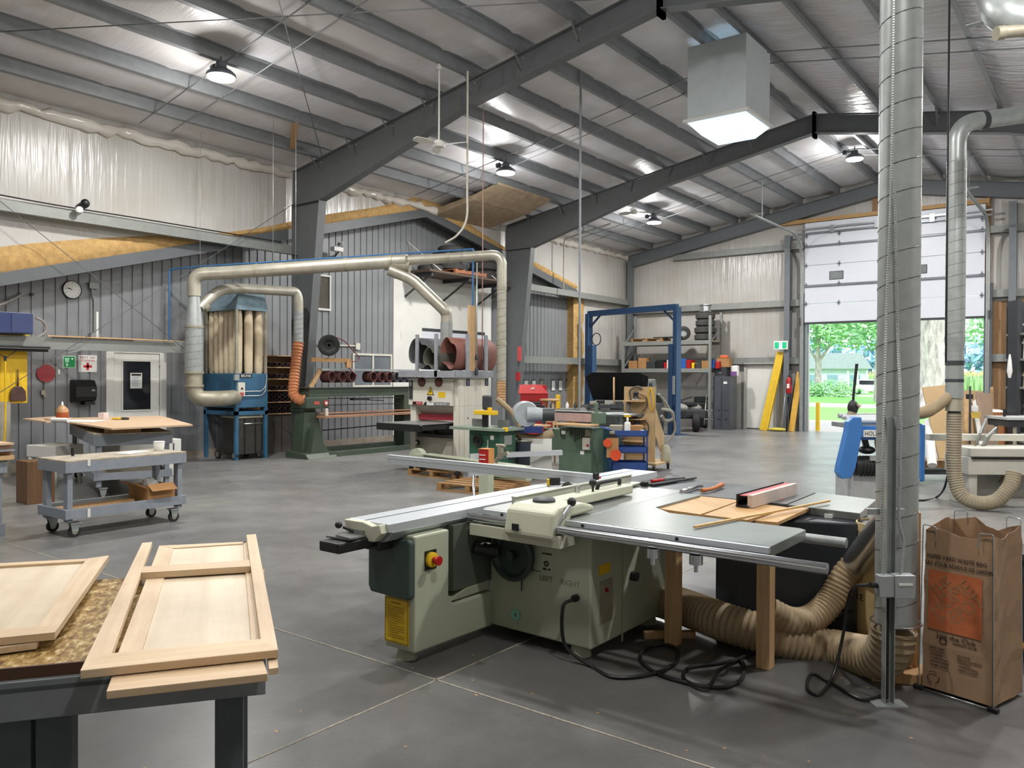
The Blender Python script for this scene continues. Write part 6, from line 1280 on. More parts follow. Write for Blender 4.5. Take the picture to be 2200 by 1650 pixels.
b = MB(); b.ob(c+V(0, 0, .11), (.1, .1, .22), .4); b.build('bottle', M_paper, t2, .02); b = MB(); b.cyl(c+V(0, 0, .22), c+V(0, 0, .3), .02, n=8); b.build('neck', M_paper, t2); b = MB(); b.ob(c+V(0, 0, .32), (.12, .03, .03), .3); b.build('trigger_head', M_yel, t2)
for i, (x, y, lab, m) in enumerate([(.14, .02, 'brown paper wrapped packet on top of the blue cart', M_card), (-.2, .05, 'grey metal tub on the left end of the blue cart', M_galvd)]):
    b = MB(); b.ob(on_cart(x, y, .716)+V(0, 0, .08), (.22, .18, .16), .45); b.build('packet' if i == 0 else 'metal_tub', m, label=lab, cat='packet' if i == 0 else 'tub', bevel=.01)
b = MB(); c = on_cart(.22, -.14, .716); b.lathe([(.045, 0), (.05, .02), (.02, .02), (.02, 0)], c+V(0, 0, .05), (.5, -.85, 0), n=16); b.build('tape_roll', M_paper, label='small white roll of tape on the blue cart top', cat='tape')
t2 = thing('black_canister', 'tall black canister hanging at the left end of the blue cart', 'canister', on_cart(-.3, -.28, .45)); b = MB(); c = on_cart(-.3, -.3, .45); b.cyl(c, c+V(0, 0, .3), .07, n=14); b.build('canister', M_black, t2); b = MB(); b.cyl(c+V(0, 0, .3), c+V(0, 0, .34), .04, n=10); b.build('cap', M_galvd, t2)
# MDF tool stand on casters with power tools
t = thing('tool_stand', 'tall tan board tool stand on casters with shelves holding sanders', 'tool stand', (-7.091,13.654,0)); o_ = Vector((-7.214,13.757,0))
M_mdf = mat('tan_mdf', '#b99d74', .7, 0, .06, 3)
u = Vector((.80, .60, 0)); v = Vector((-.55, .83, 0)); 
A = Vector((-7.426,13.684,0))
fl0 = Vector((-7.314,12.976,1.62)); fr0 = Vector((-6.716,13.055,1.625)); 
dv = (fr0-fl0); dv.z = 0; wd = dv.length; dv.normalize(); nv = Vector((-dv.y, dv.x, 0)); o_ = Vector((fl0.x, fl0.y, 0))
def tp(a, c, z): return o_+dv*a+nv*c+V(0, 0, z)
H_ = 1.53
b = MB(); b.slab([tp(0, 0, H_), tp(wd, 0, H_), tp(wd, .02, H_), tp(0, .02, H_)], H_-.16); b.build('front_board', M_mdf, t)
b = MB(); b.slab([tp(wd*.98, .0, H_-.35), tp(wd, .0, H_-.35), tp(wd+.02, .45, H_-.9), tp(wd, .45, H_-.9)], .5); b.build('side_web', M_mdf, t)
b = MB(); b.slab([tp(-.05, -.25, .16), tp(wd+.12, -.25, .16), tp(wd+.12, .6, .16), tp(-.05, .6, .16)], .03); b.build('base_board', M_mdf, t)
for a, c in ((0, -.2), (wd+.05, -.2), (0, .52), (wd+.07, .52)):
    pp = tp(a, c, 0); b = MB(); b.cyl(pp+V(-.015, -.01, .055), pp+V(.015, .01, .055), .055, n=16); b.build('caster_wheel', M_rub, t)
    b = MB(); b.ob(pp+V(0, 0, .1), (.06, .06, .07), .6); b.build('caster_fork', M_galvd, t)
for z in (1.28, .95, .55):
    b = MB(); b.slab([tp(.04, -.22, z), tp(wd*.72, -.22, z), tp(wd*.72, 0, z), tp(.04, 0, z)], .02); b.build('tool_shelf', M_lum, t)
def sander(a, z, lab):
    s_ = thing('random_orbit_sander', lab, 'power sander', tp(a, -.11, z)); c = tp(a, -.11, z)
    b = MB(); b.lathe([(.07, 0), (.07, .03), (.05, .05), (.045, .1), (.055, .14), (.03, .17), (0, .17)], c, n=16); b.build('sander_body', M_black, s_)
    b = MB(); b.lathe([(.072, 0), (.074, .025), (.06, .04)], c+V(0, 0, .0), n=16); b.build('sanding_pad', M_galvd, s_)
    b = MB(); b.tube(smooth_path([c+V(.05, .03, .12), c+V(.16, .1, .05), c+V(.17, .1, -.12), c+V(.1, .05, -.2)], 6), .008, 6); b.build('tool_cord', M_rub, s_)
sander(wd*.45, 1.281, 'black orbital sander on the top shelf of the tan tool stand')
sander(wd*.5, .816, 'black orbital sander with grey pad standing low on the tan tool stand')
b = MB(); b.slab([tp(.04, -.22, .815), tp(wd*.72, -.22, .815), tp(wd*.72, 0, .815), tp(.04, 0, .815)], .02); b.build('tool_shelf', M_lum, t)
b = MB(); b.tube(smooth_path([tp(wd*.25, -.03, 1.25), tp(wd*.22, -.05, 1.45), tp(wd*.45, -.05, 1.53), tp(wd*.6, -.04, 1.5)], 8), .018, 8); b.tube(smooth_path([tp(wd*.22, -.1, 1.27), tp(wd*.28, -.15, 1.08), tp(wd*.6, -.15, .99), tp(wd*.72, -.15, 1.05)], 8), .035, 10); b.build('vacuum_hose', mat('grey_vacuum_hose', '#57524f', .6), label='dark grey vacuum hose coiled over the shelves of the tan tool stand', cat='hose')
b = MB(); b.tube(smooth_path([tp(wd*.85, -.02, 1.52), tp(wd*.8, -.03, 1.35), tp(wd*.9, -.03, 1.1), tp(wd*.97, -.03, 1.3), tp(wd*.85, -.02, 1.53)], 8), .009, 6); b.build('yellow_extension_lead', M_yel, label='yellow extension cord looped over the top corner of the tan tool stand', cat='cord')
b = MB(); b.tube(smooth_path([tp(wd+.03, .1, 1.4), tp(wd+.12, .3, 1.2), tp(wd+.2, .42, .95), tp(wd+.2, .5, .7), tp(wd+.08, .45, .5)], 8), .022, 8); b.tube(smooth_path([tp(wd+.05, .2, 1.12), tp(wd+.2, .3, 1.08), tp(wd+.22, .35, .95), tp(wd+.1, .3, .9), tp(wd+.05, .2, 1.0)], 8), .03, 8); b.build('grey_air_hose', mat('pale_grey_hose', '#8d8a80', .6), label='pale grey hoses hanging on the right side of the tan tool stand', cat='hose')
b = MB(); b.lathe([(.09, 0), (.1, .1), (.08, .25), (.05, .3), (0, .3)], tp(wd+.08, .35, .161), n=16); b.build('vacuum_canister', mat('beige_canister', '#a3a08c', .5), label='beige canister on the base of the tan tool stand', cat='canister')
# ---------- behind: tool chest, stool, jeep, lift ----------
t = thing('tool_chest', 'red steel tool chest with a lifted lid beside the far frame column', 'tool chest', (-9.697,13.487,0)); c = Vector((-11.381,15.209,1.086))
tc = Vector((c.x, c.y, 0)); u = Vector((.794, .607, 0)); v = Vector((-.607, .794, 0))
def ch(a, d_, z): return tc+u*a+v*d_+V(0, 0, z)
def chbox(b, a0, a1, d0, d1, z0, z1): return b.slab([ch(a0, d0, z1), ch(a1, d0, z1), ch(a1, d1, z1), ch(a0, d1, z1)], z1-z0)
b = MB(); chbox(b, 0, .66, 0, .5, .75, 1.3); b.build('upper_chest', M_red, t, .01)
b = MB(); chbox(b, -.08, .8, -.05, .55, .12, .72); b.build('lower_cabinet', M_red, t, .01)
b = MB(); b.slab([ch(-.02, .1, 1.52), ch(.5, .1, 1.52), ch(.66, -.02, 1.31), ch(-.05, -.02, 1.31)], .02); chbox(b, -.02, .63, .1, .5, 1.3, 1.5); b.build('lid', M_red, t, .005)
b = MB(); chbox(b, .1, .5, -.02, 0, .92, 1.12); b.build('dark_drawer', M_black, t)
for z in (.97, 1.03, 1.09):
    b = MB(); chbox(b, .12, .48, -.03, -.02, z, z+.012); b.build('drawer_handle', M_steel, t)
b = MB(); b.prism([(0, 0), (.06, .04), (.12, .07), (.09, .03), (.14, .0), (.06, .012)], 1, 0, .004); b.xf(Matrix.Translation(ch(.22, .02, 1.40)) @ Matrix.Rotation(.65, 4, 'Z')); b.build('white_logo', M_paper, t)
for i in range(4):
    b = MB(); chbox(b, -.06, .78, -.065, -.05, .17+i*.13, .27+i*.13); b.build('drawer', mat('red_drawer', '#8f1618', .4), t)
for a in (.0, .7):
    for d_ in (.05, .45):
        pp = ch(a, d_, .06); b = MB(); b.cyl(pp+V(-.02, 0, 0), pp+V(.02, 0, 0), .06, n=14); b.build('caster_wheel', M_rub, t)
t = thing('wooden_stool', 'tall pale wooden bar stool standing before the red tool chest', 'stool', (-9.121,13.158,0.812)); c = Vector((-9.118,13.166,1.344)); c.z = 0
b = MB(); b.lathe([(0, 0), (.19, 0), (.2, .015), (.19, .04), (0, .04)], c+V(0, 0, 1.22), n=28); b.build('seat', M_lum, t)
for k in range(4):
    a = PI/4+k*PI/2+.3; b = MB(); b.tube([c+V(.12*math.cos(a), .12*math.sin(a), 1.22), c+V(.24*math.cos(a), .24*math.sin(a), 0)], [.02, .018], 8); b.build('leg', M_lum, t)
for z in (.55, .8):
    for k in range(4):
        a = PI/4+k*PI/2+.3; a2 = a+PI/2; r = .24-.12*z/1.22; b = MB(); b.tube([c+V(r*math.cos(a), r*math.sin(a), z), c+V(r*math.cos(a2), r*math.sin(a2), z)], .011, 6); b.build('rung', M_lum, t)
b = MB(); c2 = c0_ = Vector((-10.892,16.087,1.1)); b.ob(c2, (.1, .12, .34), .4); b.build('yellow_case', M_yel, label='upright yellow case behind the wooden stool', cat='case', bevel=.01)
t = thing('steel_workbench', 'grey steel bench with bottles along the wall behind the stool', 'workbench', (-12.6, 20.6, 0)); c = Vector((-11.537,17.607,0.966)); c.z = 0
b = MB(); b.ob(c+V(-.4, .1, .84), (1.4, .6, .05), .65); b.build('bench_top', M_girt, t)
for dx in (-.85, .1):
    b = MB(); b.ob(c+V(dx, .1+dx*.75+.35, .41), (.07, .5, .82), .65); b.build('leg', M_girt, t)
for i in range(6):
    pp = c+V(-.75+i*.17, .1-.25+i*.125, .866); R = random.Random(i); h = R.uniform(.14, .26); b = MB(); b.lathe([(.04, 0), (.045, h*.6), (.02, h*.8), (.018, h), (0, h)], pp, n=10)
    b.build('bottle', [M_paper, M_dark, M_galvd][i % 3], label='small workshop bottle standing on the grey bench behind the stool, number %d from the left' % (i+1), cat='bottle', group='bottles on the grey bench')
# clipboards on the wall beyond
for i, (px, lab) in enumerate(((1150, 'first'), (1162, 'second'), (1173, 'third'), (1195, 'fourth'), (1207, 'fifth'), (1218, 'sixth'))):
    p0 = Vector((-15.15,21.844,1.621)); yy = 20.05+i*.42+(.25 if i > 2 else 0)
    t = thing('clipboard', 'white paper clipboard on the siding, %s from the left behind the tool chest' % lab, 'clipboard', (-14.85, yy, 1.3), group='clipboards on the siding')
    b = MB(); b.box((-14.875, yy, 1.25), (-14.865, yy+.22, 1.62)); b.build('board', M_dark, t); b = MB(); b.box((-14.865, yy+.015, 1.26), (-14.862, yy+.205, 1.58)); b.build('paper', M_paper if i not in (2, 5) else M_galvd, t); b = MB(); b.box((-14.863, yy+.06, 1.58), (-14.85, yy+.16, 1.63)); b.build('clip', M_steel, t)
b = MB(); b.ob(((-13.856,18.46,2.368)), (.14, .02, .42), 0); b.build('red_poster_strip', mat('faded_red_card', '#c2504f', .7), label='narrow red and white strip hanging on the far frame column', cat='strip')
b = MB(); b.cyl((-13.872,18.42,1.587), (-13.873,18.42,1.829), .07, n=14); b.build('red_canister', M_red, label='small red canister below the red strip on the far column', cat='canister')
# two post lift
M_lift = mat('lift_blue_paint', '#2c4a6e', .35, .1, .1)
t = thing('car_lift', 'blue two-post car lift with overhead beam at the back of the shop', 'car lift', (-12.0, 22.2, 0))
pl_, pr_ = Vector((-14.1,22.628,0)), Vector((-10.518,21.81,0)); pl_.z = pr_.z = 0
dL = (pr_-pl_).normalized(); nL = Vector((-dL.y, dL.x, 0)); hh = 3.80
def lb_(b, c, w_, d_, z0, z1): 
    return b.slab([c-dL*w_/2-nL*d_/2+V(0,0,z1), c+dL*w_/2-nL*d_/2+V(0,0,z1), c+dL*w_/2+nL*d_/2+V(0,0,z1), c-dL*w_/2+nL*d_/2+V(0,0,z1)], z1-z0)
for c, sg in ((pl_, 1), (pr_, -1)):
    b = MB(); lb_(b, c, .14, .22, 0, hh); b.build('post', M_lift, t)
    b = MB(); lb_(b, c-dL*.13*-sg*1.0, .16, .3, .0, 2.7); b.build('carriage_column', M_lift, t, .006)
    b = MB(); lb_(b, c, .55, .5, 0, .025); b.build('base_plate', M_lift, t)
    b = MB(); b.beam(c+V(0, 0, hh-.45)+dL*sg*.05, c+V(0, 0, hh-.08)+dL*sg*.5, .1, .02); b.build('gusset', M_lift, t)
b = MB(); b.beam(pl_+V(0, 0, hh), pr_+V(0, 0, hh), .16, .18); b.build('overhead_beam', M_lift, t)
b = MB(); lb_(b, pr_+dL*.02-nL*.16, .1, .006, 1.2, 1.75); b.build('white_decal', M_galv, t)
b = MB(); lb_(b, pl_+dL*.25-nL*.1, .22, .2, 1.5, 2.75); b.build('motor_unit', M_lift, t, .01); b = MB(); b.tube(arc(pl_+dL*.35+V(0, 0, 2.95), .2, 0, 2*PI, dL, (0, 0, 1), 20), .015, 6); b.build('coiled_hose', M_black, t)
for z in (.45, .75):
    b = MB(); lb_(b, pr_-nL*.125, .05, .01, z, z+.12); b.build('column_slot', M_black, t)
# jeep with open hood under the lift
t = thing('vehicle', 'dark grey off-road vehicle with its hood propped open under the blue lift', 'car', (-10.258,17.949,0.391))
M_car = mat('dark_grey_car_paint', '#3a3d3d', .35, .2, .1); M_carg = mat('grey_green_car_paint', '#6b6f68', .4, .1)
fc_ = Vector((-9.769,16.818,0.918)); fc_.z = 0
cu = Vector((.93, .36, 0)).normalized(); cv = Vector((-.36, .93, 0)).normalized()
def cp_(a, d_, z): return fc_+cu*a+cv*d_+V(0, 0, z)
def cbox(b, a0, a1, d0, d1, z0, z1): return b.add([cp_(a0, d0, z0), cp_(a1, d0, z0), cp_(a1, d1, z0), cp_(a0, d1, z0), cp_(a0, d0, z1), cp_(a1, d0, z1), cp_(a1, d1, z1), cp_(a0, d1, z1)], [(0,3,2,1),(4,5,6,7),(0,1,5,4),(1,2,6,5),(2,3,7,6),(3,0,4,7)])
b = MB(); cbox(b, -.85, .85, .3, 3.7, .45, 1.02); cbox(b, -.85, -.6, -.1, .4, .45, .98); cbox(b, .6, .85, -.1, .4, .45, .98); cbox(b, -.8, .8, -.12, -.02, .5, .92); b.build('body', M_car, t, .04)
b = MB(); b.add([cp_(-.72, 1.3, 1.0), cp_(.72, 1.3, 1.0), cp_(.62, 1.75, 1.62), cp_(-.62, 1.75, 1.62), cp_(-.72, 3.6, 1.0), cp_(.72, 3.6, 1.0), cp_(.64, 3.5, 1.66), cp_(-.64, 3.5, 1.66)], [(0, 1, 2, 3), (1, 5, 6, 2), (4, 0, 3, 7), (5, 4, 7, 6), (3, 2, 6, 7)]); b.build('cab', M_carg, t, .03)
b = MB(); b.add([cp_(.725, 1.5, 1.06), cp_(.725, 2.5, 1.06), cp_(.655, 2.4, 1.55), cp_(.655, 1.85, 1.55)], [(0, 1, 2, 3)]); b.build('side_window', M_blackglass, t)
b = MB(); k = [cp_(-.68, .95, 1.12), cp_(.68, .95, 1.12), cp_(.78, .45, 1.72), cp_(.6, .35, 1.82), cp_(-.6, .35, 1.82), cp_(-.8, .5, 1.70)]; up = cv*.06
b.add(k+[q_+up for q_ in k], [(0, 1, 2, 3, 4, 5), (11, 10, 9, 8, 7, 6)]+[(i, 6+i, 6+(i+1) % 6, (i+1) % 6) for i in range(6)]); b.build('open_hood', mat('black_hood_liner', '#141517', .7), t, .01)
b = MB(); b.tube([cp_(-.02, .2, .98), cp_(-.06, .42, 1.70)], .022, 8); b.build('hood_prop', M_lum, t)
R = random.Random(9)
for i in range(11):
    b = MB(); a = R.uniform(-.55, .55); d_ = R.uniform(.05, .8); cbox(b, a-R.uniform(.06, .16), a+R.uniform(.06, .16), d_-.08, d_+.08, .9, R.uniform(1.02, 1.14)); b.build('engine_block_part', [M_black, M_dark, M_galvd, M_rub][i % 4], t, .01)
b = MB(); cbox(b, -.6, .6, -.06, -.0, .95, 1.04); b.build('radiator_support', M_dark, t)
for s_ in (-1, 1):
    b = MB(); b.lathe([(0, 0), (.1, 0), (.11, .03), (0, .04)], cp_(s_*.72, -.13, .86), -cv, n=18); b.build('headlight', M_steel, t)
    for d_ in (.45, 3.2):
        b = MB(); b.lathe([(.12, -.12), (.32, -.12), (.37, -.07), (.37, .07), (.32, .12), (.12, .12), (.1, .05), (0, .05)], cp_(s_*.75, d_, .37), cu*s_, n=26); b.build('wheel', M_rub, t)
b = MB(); cbox(b, .86, 1.02, 1.5, 1.6, 1.05, 1.25); b.build('side_mirror', M_black, t)
# ---------- back wall: shelving, ATV, cabinets, doors' neighbours ----------
t = thing('pallet_rack', 'tall grey steel shelving at the back wall behind the blue lift', 'shelving', (-12.4, 25.4, 0))
ux0, ux1 = -14.0, -10.75
for x in (ux0, ux1):
    for y in (24.75, 25.65):
        b = MB(); b.box((x-.04, y-.04, 0), (x+.04, y+.04, 3.75 if y < 25 else 3.9)); b.build('upright', M_girt, t)
    for z in (.4, 1.2, 2.0, 2.8):
        b = MB(); b.beam((x, 24.75, z), (x, 25.65, z+.7), .03, .03); b.build('brace', M_girt, t)
for z in (1.95, 2.88):
    for y in (24.75, 25.65):
        b = MB(); b.box((ux0, y-.03, z-.07), (ux1, y+.03, z+.06)); b.build('beam', M_girt, t)
    b = MB(); b.box((ux0, 24.78, z+.02), (ux1, 25.62, z+.05)); b.build('shelf_deck', M_galvd, t)
R = random.Random(21)
x = -13.85; i = 0
cols_ = [M_card, M_card, M_dark, M_black, M_red, M_paper, M_dark, mat('blue_can', '#2e5aa0', .4), M_red, M_yel, M_dark, M_card, mat('blue_can', '#2e5aa0'), M_red]
names = ['brown carton', 'second brown carton', 'dark toolbox', 'black case', 'red bottle', 'white jug', 'dark crate', 'blue can', 'red canister', 'yellow tin', 'dark tin', 'small carton', 'second blue can', 'small red can']
for i in range(14):
    w_ = [.34, .3, .32, .26, .1, .16, .3, .18, .16, .1, .2, .26, .16, .14][i]; h = [.28, .38, .25, .3, .22, .3, .24, .34, .3, .2, .18, .26, .3, .24][i]
    b = MB(); b.ob((x+w_/2, 25.05, 2.0+h/2+.002), (w_, .35, h), R.uniform(-.08, .08)); b.build('stored_box', cols_[i], label='%s on the middle shelf of the grey rack, %d from the left' % (names[i], i+1), cat='box', group='boxes on the middle shelf', bevel=.01); x += w_+R.uniform(.015, .05)
pallet((-13.75, 24.85, 2.94), 0, 'wooden pallet lying on the top shelf of the grey rack', None, 1.2, .7)
b = MB(); b.box((-12.9, 24.9, 3.065), (-11.9, 25.4, 3.1)); b.build('dark_board', M_dark, label='dark flat board on the pallet of the top shelf', cat='board')
M_tire = mat('tire_rubber', '#3c3b39', .8, 0, .15, 14, .2)
def tire(c, label, r=.33, h=.22, ax=(0, 0, 1), grp=None, rim=False):
    t = thing('tire', label, 'tire', c, group=grp)
    b = MB(); b.lathe([(r*.55, 0), (r*.85, -.0), (r, h*.2), (r, h*.8), (r*.85, h), (r*.55, h), (r*.5, h*.8), (r*.5, h*.2), (r*.55, 0)], c, ax, n=30); b.build('tread', M_tire, t)
    if rim: b = MB(); b.lathe([(0, h*.4), (r*.5, h*.4), (r*.53, h*.1)], c, ax, n=24); b.build('rim', M_galv, t)
    return t
for k, lab in enumerate(('bottom', 'second', 'third', 'top')): tire((-11.1, 25.15, 2.94+k*.235), '%s tire of the stack of four on the top shelf of the grey rack' % lab, .36 if k < 2 else .32, .225, (0, 0, 1), 'tires on the grey rack')
b = MB(); b.lathe([(.2, 0), (.22, .02), (.17, .05), (.17, .2), (.23, .24), (.23, .26), (.15, .24), (.15, .03), (.2, 0)], (-11.1, 25.15, 3.885), n=26); b.build('bare_wheel', M_steel, label='bare steel wheel rim on top of the tire stack', cat='rim')
tire((-11.95, 25.25, 3.22), 'small black wheel standing upright on the top shelf left of the tires', .24, .14, (.5, -.85, 0), None, True)
t = thing('quad_bike', 'grey quad bike parked under the back shelving beside the lift', 'quad bike', (-11.7, 24.3, 0)); c = Vector((-10.977,23.317,0.396)); c.z = 0
for dx, dy in ((-.15, -.4), (-.55, .5), (.35, .1), (.0, .95)):
    b = MB(); b.lathe([(.1, -.1), (.26, -.1), (.29, -.05), (.29, .05), (.26, .1), (.1, .1)], c+V(dx, dy, .29), (.8, .4, 0), n=22); b.build('wheel', M_rub, t)
b = MB(); b.ob(c+V(-.1, .2, .55), (.55, 1.3, .3), -.5); b.build('frame_body', M_dark, t, .05); b = MB(); b.sph(c+V(-.1, -.3, .75), .3, (1.2, .9, .5)); b.build('front_fender', mat('grey_fender', '#8a8a84', .4), t); b = MB(); b.sph(c+V(-.1, .7, .72), .3, (1.2, .9, .5)); b.build('rear_fender', mat('grey_fender', '#8a8a84', .4), t)
b = MB(); b.tube([c+V(-.3, -.1, 1.05), c+V(-.05, -.05, 1.0), c+V(.25, .05, 1.1)], .02, 8); b.tube([c+V(-.05, -.05, 1.0), c+V(-.05, -.2, .7)], .025, 8); b.build('handlebar', M_black, t); b = MB(); b.ob(c+V(-.1, .35, .85), (.3, .7, .12), -.5); b.build('saddle', M_black, t, .04)
t = thing('hand_truck', 'white and red hand truck leaning by the dark tall cabinet', 'hand truck', (-10.95, 24.4, 0)); c = Vector((-11.053,25.355,0))
for dx in (-.13, 0, .13):
    b = MB(); b.tube([c+V(dx, dx*.5, .1), c+V(dx, .2+dx*.5, 1.15)], .018, 8); b.build('rail', M_paper, t)
for z in (.3, .6, .9, 1.14):
    b = MB(); b.tube([c+V(-.15, -.07+z*.19, z), c+V(.15, .07+z*.19, z)], .014, 6); b.build('crossbar', M_paper, t)
for s_ in (-1, 1):
    b = MB(); b.lathe([(.03, -.03), (.12, -.03), (.12, .03), (.03, .03)], c+V(-.22+s_*.1, -.05+s_*.06, .12), (.85, .5, 0), n=18); b.build('wheel', M_rub, t)
b = MB(); b.beam(c+V(-.28, -.1, .2), c+V(-.28, .05, .7), .05, .05); b.build('red_frame', M_red, t)
t = thing('black_bin', 'black crate with motor parts beside the quad bike', 'crate', (-11.4, 24.5, 0)); c = Vector((-11.577,25.548,0)); b = MB(); b.ob(c+V(0, .2, .26), (.45, .4, .52), .4); b.build('crate', M_black, t, .01); b = MB(); b.ob(c+V(.05, .2, .65), (.4, .3, .25), .4); b.ob(c+V(.1, .2, .95), (.5, .3, .2), .3); b.build('engine_parts', M_dark, t, .03)
t = thing('tall_cabinet', 'tall dark grey steel cabinet at the back wall between shelving and white door', 'cabinet', (-10.4, 25.5, 0))
b = MB(); b.box((-10.72, 24.95, 0), (-10.15, 25.55, 1.75)); b.build('cabinet_body', mat('slate_grey_cabinet', '#4c5058', .45), t, .005); b = MB(); b.box((-10.43, 24.94, .05), (-10.425, 24.952, 1.7)); b.build('door_seam', M_black, t)
b = MB(); b.box((-10.36, 24.94, 1.5), (-10.24, 24.95, 1.58)); b.build('white_label', M_paper, t)
for z in (.35, .65):
    for x in (-10.55, -10.3):
        b = MB(); b.box((x, 24.93, z), (x+.08, 24.95, z+.025)); b.build('drawer_pull', M_steel, t)
t = thing('filing_cabinet', 'black file box standing on top of the tall dark cabinet', 'box', (-10.5, 25.2, 1.75)); b = MB(); b.box((-10.7, 25.0, 1.752), (-10.3, 25.5, 2.05)); b.build('box_body', M_dark, t); b = MB(); b.box((-10.55, 24.99, 1.85), (-10.45, 25.0, 1.89)); b.build('handle', M_steel, t)
b = MB(); b.ob((-10.45, 25.2, 2.2), (.42, .35, .29), .1); b.build('cardboard_carton', M_card, label='brown cardboard carton on top of the black file box', cat='box')
b = MB(); b.ob((-10.45, 25.2, 2.40), (.26, .2, .1), .3); b.build('orange_packet', mat('orange_packet', '#c9623a', .6), label='orange packet lying on the brown carton at the back wall', cat='packet', bevel=.02)
t = thing('cleaning_jug', 'white and purple jug hanging right of the brown carton', 'jug', (-10.1, 25.5, 1.75)); b = MB(); b.ob((-10.12, 25.3, 1.93), (.24, .2, .35), .1); b.build('jug', M_paper, t, .03); b = MB(); b.ob((-10.12, 25.2, 1.84), (.2, .03, .14), .1); b.build('purple_label', mat('purple_label', '#7a4e8c', .5), t)
# leaning yellow posts, mop, extinguisher, exit sign
b = MB(); b.beam((-9.25, 25.55, .0), (-8.82, 25.9, 2.55), .24, .08, (0, 1, 0)); b.beam((-9.12, 25.5, 0), (-8.76, 25.86, 2.3), .06, .1, (0, 1, 0)); b.build('yellow_guard_rail', M_yel, label='tall yellow steel guard rail leaning beside the white door', cat='guard rail', bevel=.005)
b = MB(); b.beam((-8.36, 25.6, .0), (-8.2, 25.92, 1.9), .18, .06, (0, 1, 0)); b.build('yellow_guard_rail', mat('ochre_yellow_paint', '#cfa13c', .55), label='shorter ochre yellow rail leaning beside the big door track', cat='guard rail', bevel=.005)
t = thing('fire_extinguisher', 'red fire extinguisher hanging on the post by the white door', 'fire extinguisher', (-8.5, 25.7, 1.2)); b = MB(); b.lathe([(0, 0), (.085, 0), (.09, .02), (.09, .42), (.05, .5), (.03, .52), (0, .52)], (-8.47, 25.68, 1.22), n=20); b.build('cylinder', M_red, t); b = MB(); b.cyl((-8.47, 25.68, 1.74), (-8.47, 25.68, 1.8), .03, n=8); b.tube([(-8.47, 25.68, 1.8), (-8.38, 25.64, 1.76), (-8.37, 25.62, 1.5)], .015, 6); b.build('valve_hose', M_black, t); b = MB(); b.ob((-8.47, 25.592, 1.45), (.08, .004, .14)); b.build('label_plate', M_paper, t)
t = thing('exit_sign', 'green running-man exit sign above the yellow rail', 'exit sign', (-8.75, 25.7, 2.75)); b = MB(); b.box((-8.98, 25.68, 2.62), (-8.52, 25.72, 2.9)); b.build('sign_case', M_paper, t, .01); M_eg = emis('exit_green', '#0f9a6b', .8)
for x in (-8.94, -8.7): b = MB(); b.box((x, 25.675, 2.66), (x+.14, 25.68, 2.86)); b.build('green_panel', M_eg, t)
b = MB(); b.box((-8.8, 25.675, 2.66), (-8.7, 25.68, 2.86)); wp = b.build('white_panel', emis('exit_white', '#d8fff0', .9), t); b = MB(); b.sph((-8.745, 25.672, 2.83), .016); b.beam((-8.75, 25.673, 2.8), (-8.755, 25.673, 2.74), .03, .004); b.beam((-8.755, 25.673, 2.74), (-8.73, 25.673, 2.68), .014, .004); b.beam((-8.755, 25.673, 2.74), (-8.785, 25.673, 2.69), .014, .004); b.build('running_figure', mat('exit_dark_green', '#0b7350', .5), wp)
t = thing('mop', 'floor mop with pale yellow head standing against the post', 'mop', (-8.6, 25.5, 0)); b = MB(); b.tube([(-8.62, 25.45, .05), (-8.58, 25.75, 1.5)], .014, 8); b.build('mop_handle', M_galv, t); b = MB(); b.sph((-8.75, 25.4, .06), .2, (1.5, .8, .3)); b.build('mop_head', mat('pale_yellow_mop', '#c9b94e', .9, 0, .2, 20, .4), t)
b = MB(); b.tube([(-8.46, 25.45, 0), (-8.5, 25.7, 1.1)], .03, 8); b.build('black_pole', M_black, label='black pole leaning on the post beside the mop', cat='pole')

# ---------- right middle: blue belt sander, thin duct, jointer, boards ----------
M_hblue = mat('bright_blue_paint', '#3a73b5', .38, 0, .06, 3)
hx, hy = -2.3, 11.0   # local frame of the blue machine: u to the right, v away
t = thing('blue_belt_sander', 'bright blue double belt sander with rollers behind the big duct', 'sanding machine', (-2.4, 11.2, 0))
u = Vector((.80, .60, 0)); v = Vector((-.60, .80, 0)); ho = Vector((-2.866,10.896,1.142)); ho.z = 0
def hp(a, d, z): return ho+u*a+v*d+V(0, 0, z)
def hbox(b, a0, a1, d0, d1, z0, z1): return b.add([hp(a0, d0, z0), hp(a1, d0, z0), hp(a1, d1, z0), hp(a0, d1, z0), hp(a0, d0, z1), hp(a1, d0, z1), hp(a1, d1, z1), hp(a0, d1, z1)], [(0,3,2,1),(4,5,6,7),(0,1,5,4),(1,2,6,5),(2,3,7,6),(3,0,4,7)])
def hpoly(b, pts, d0, d1):
    n = len(pts); return b.add([hp(a, d0, z) for a, z in pts]+[hp(a, d1, z) for a, z in pts], [tuple(range(n)), tuple(range(2*n-1, n-1, -1))]+[(i, n+i, n+(i+1) % n, (i+1) % n) for i in range(n)])
b = MB(); hpoly(b, [(-.0, 1.14), (.06, 1.20), (.17, 1.20), (.18, 1.0), (.1, .55), (.05, .42), (-.08, .40), (-.13, .48), (-.12, .56), (-.02, 1.0)], -.12, .02); b.build('belt_cover', M_hblue, t, .012)
b = MB(); hbox(b, .12, 1.0, -.02, .06, .90, 1.08); b.build('front_beam', M_hblue, t, .006)
b = MB(); hbox(b, .55, .98, -.06, 0, .38, 1.12); hbox(b, .86, 1.05, 0, .5, .36, 1.1); b.build('right_cover', M_hblue, t, .015)
for i in range(5):
    b = MB(); b.cyl(hp(.14, .08+i*.12, 1.14+i*.012), hp(.95, .08+i*.12, 1.14+i*.012), .035, n=14); b.build('roller', M_alu, t)
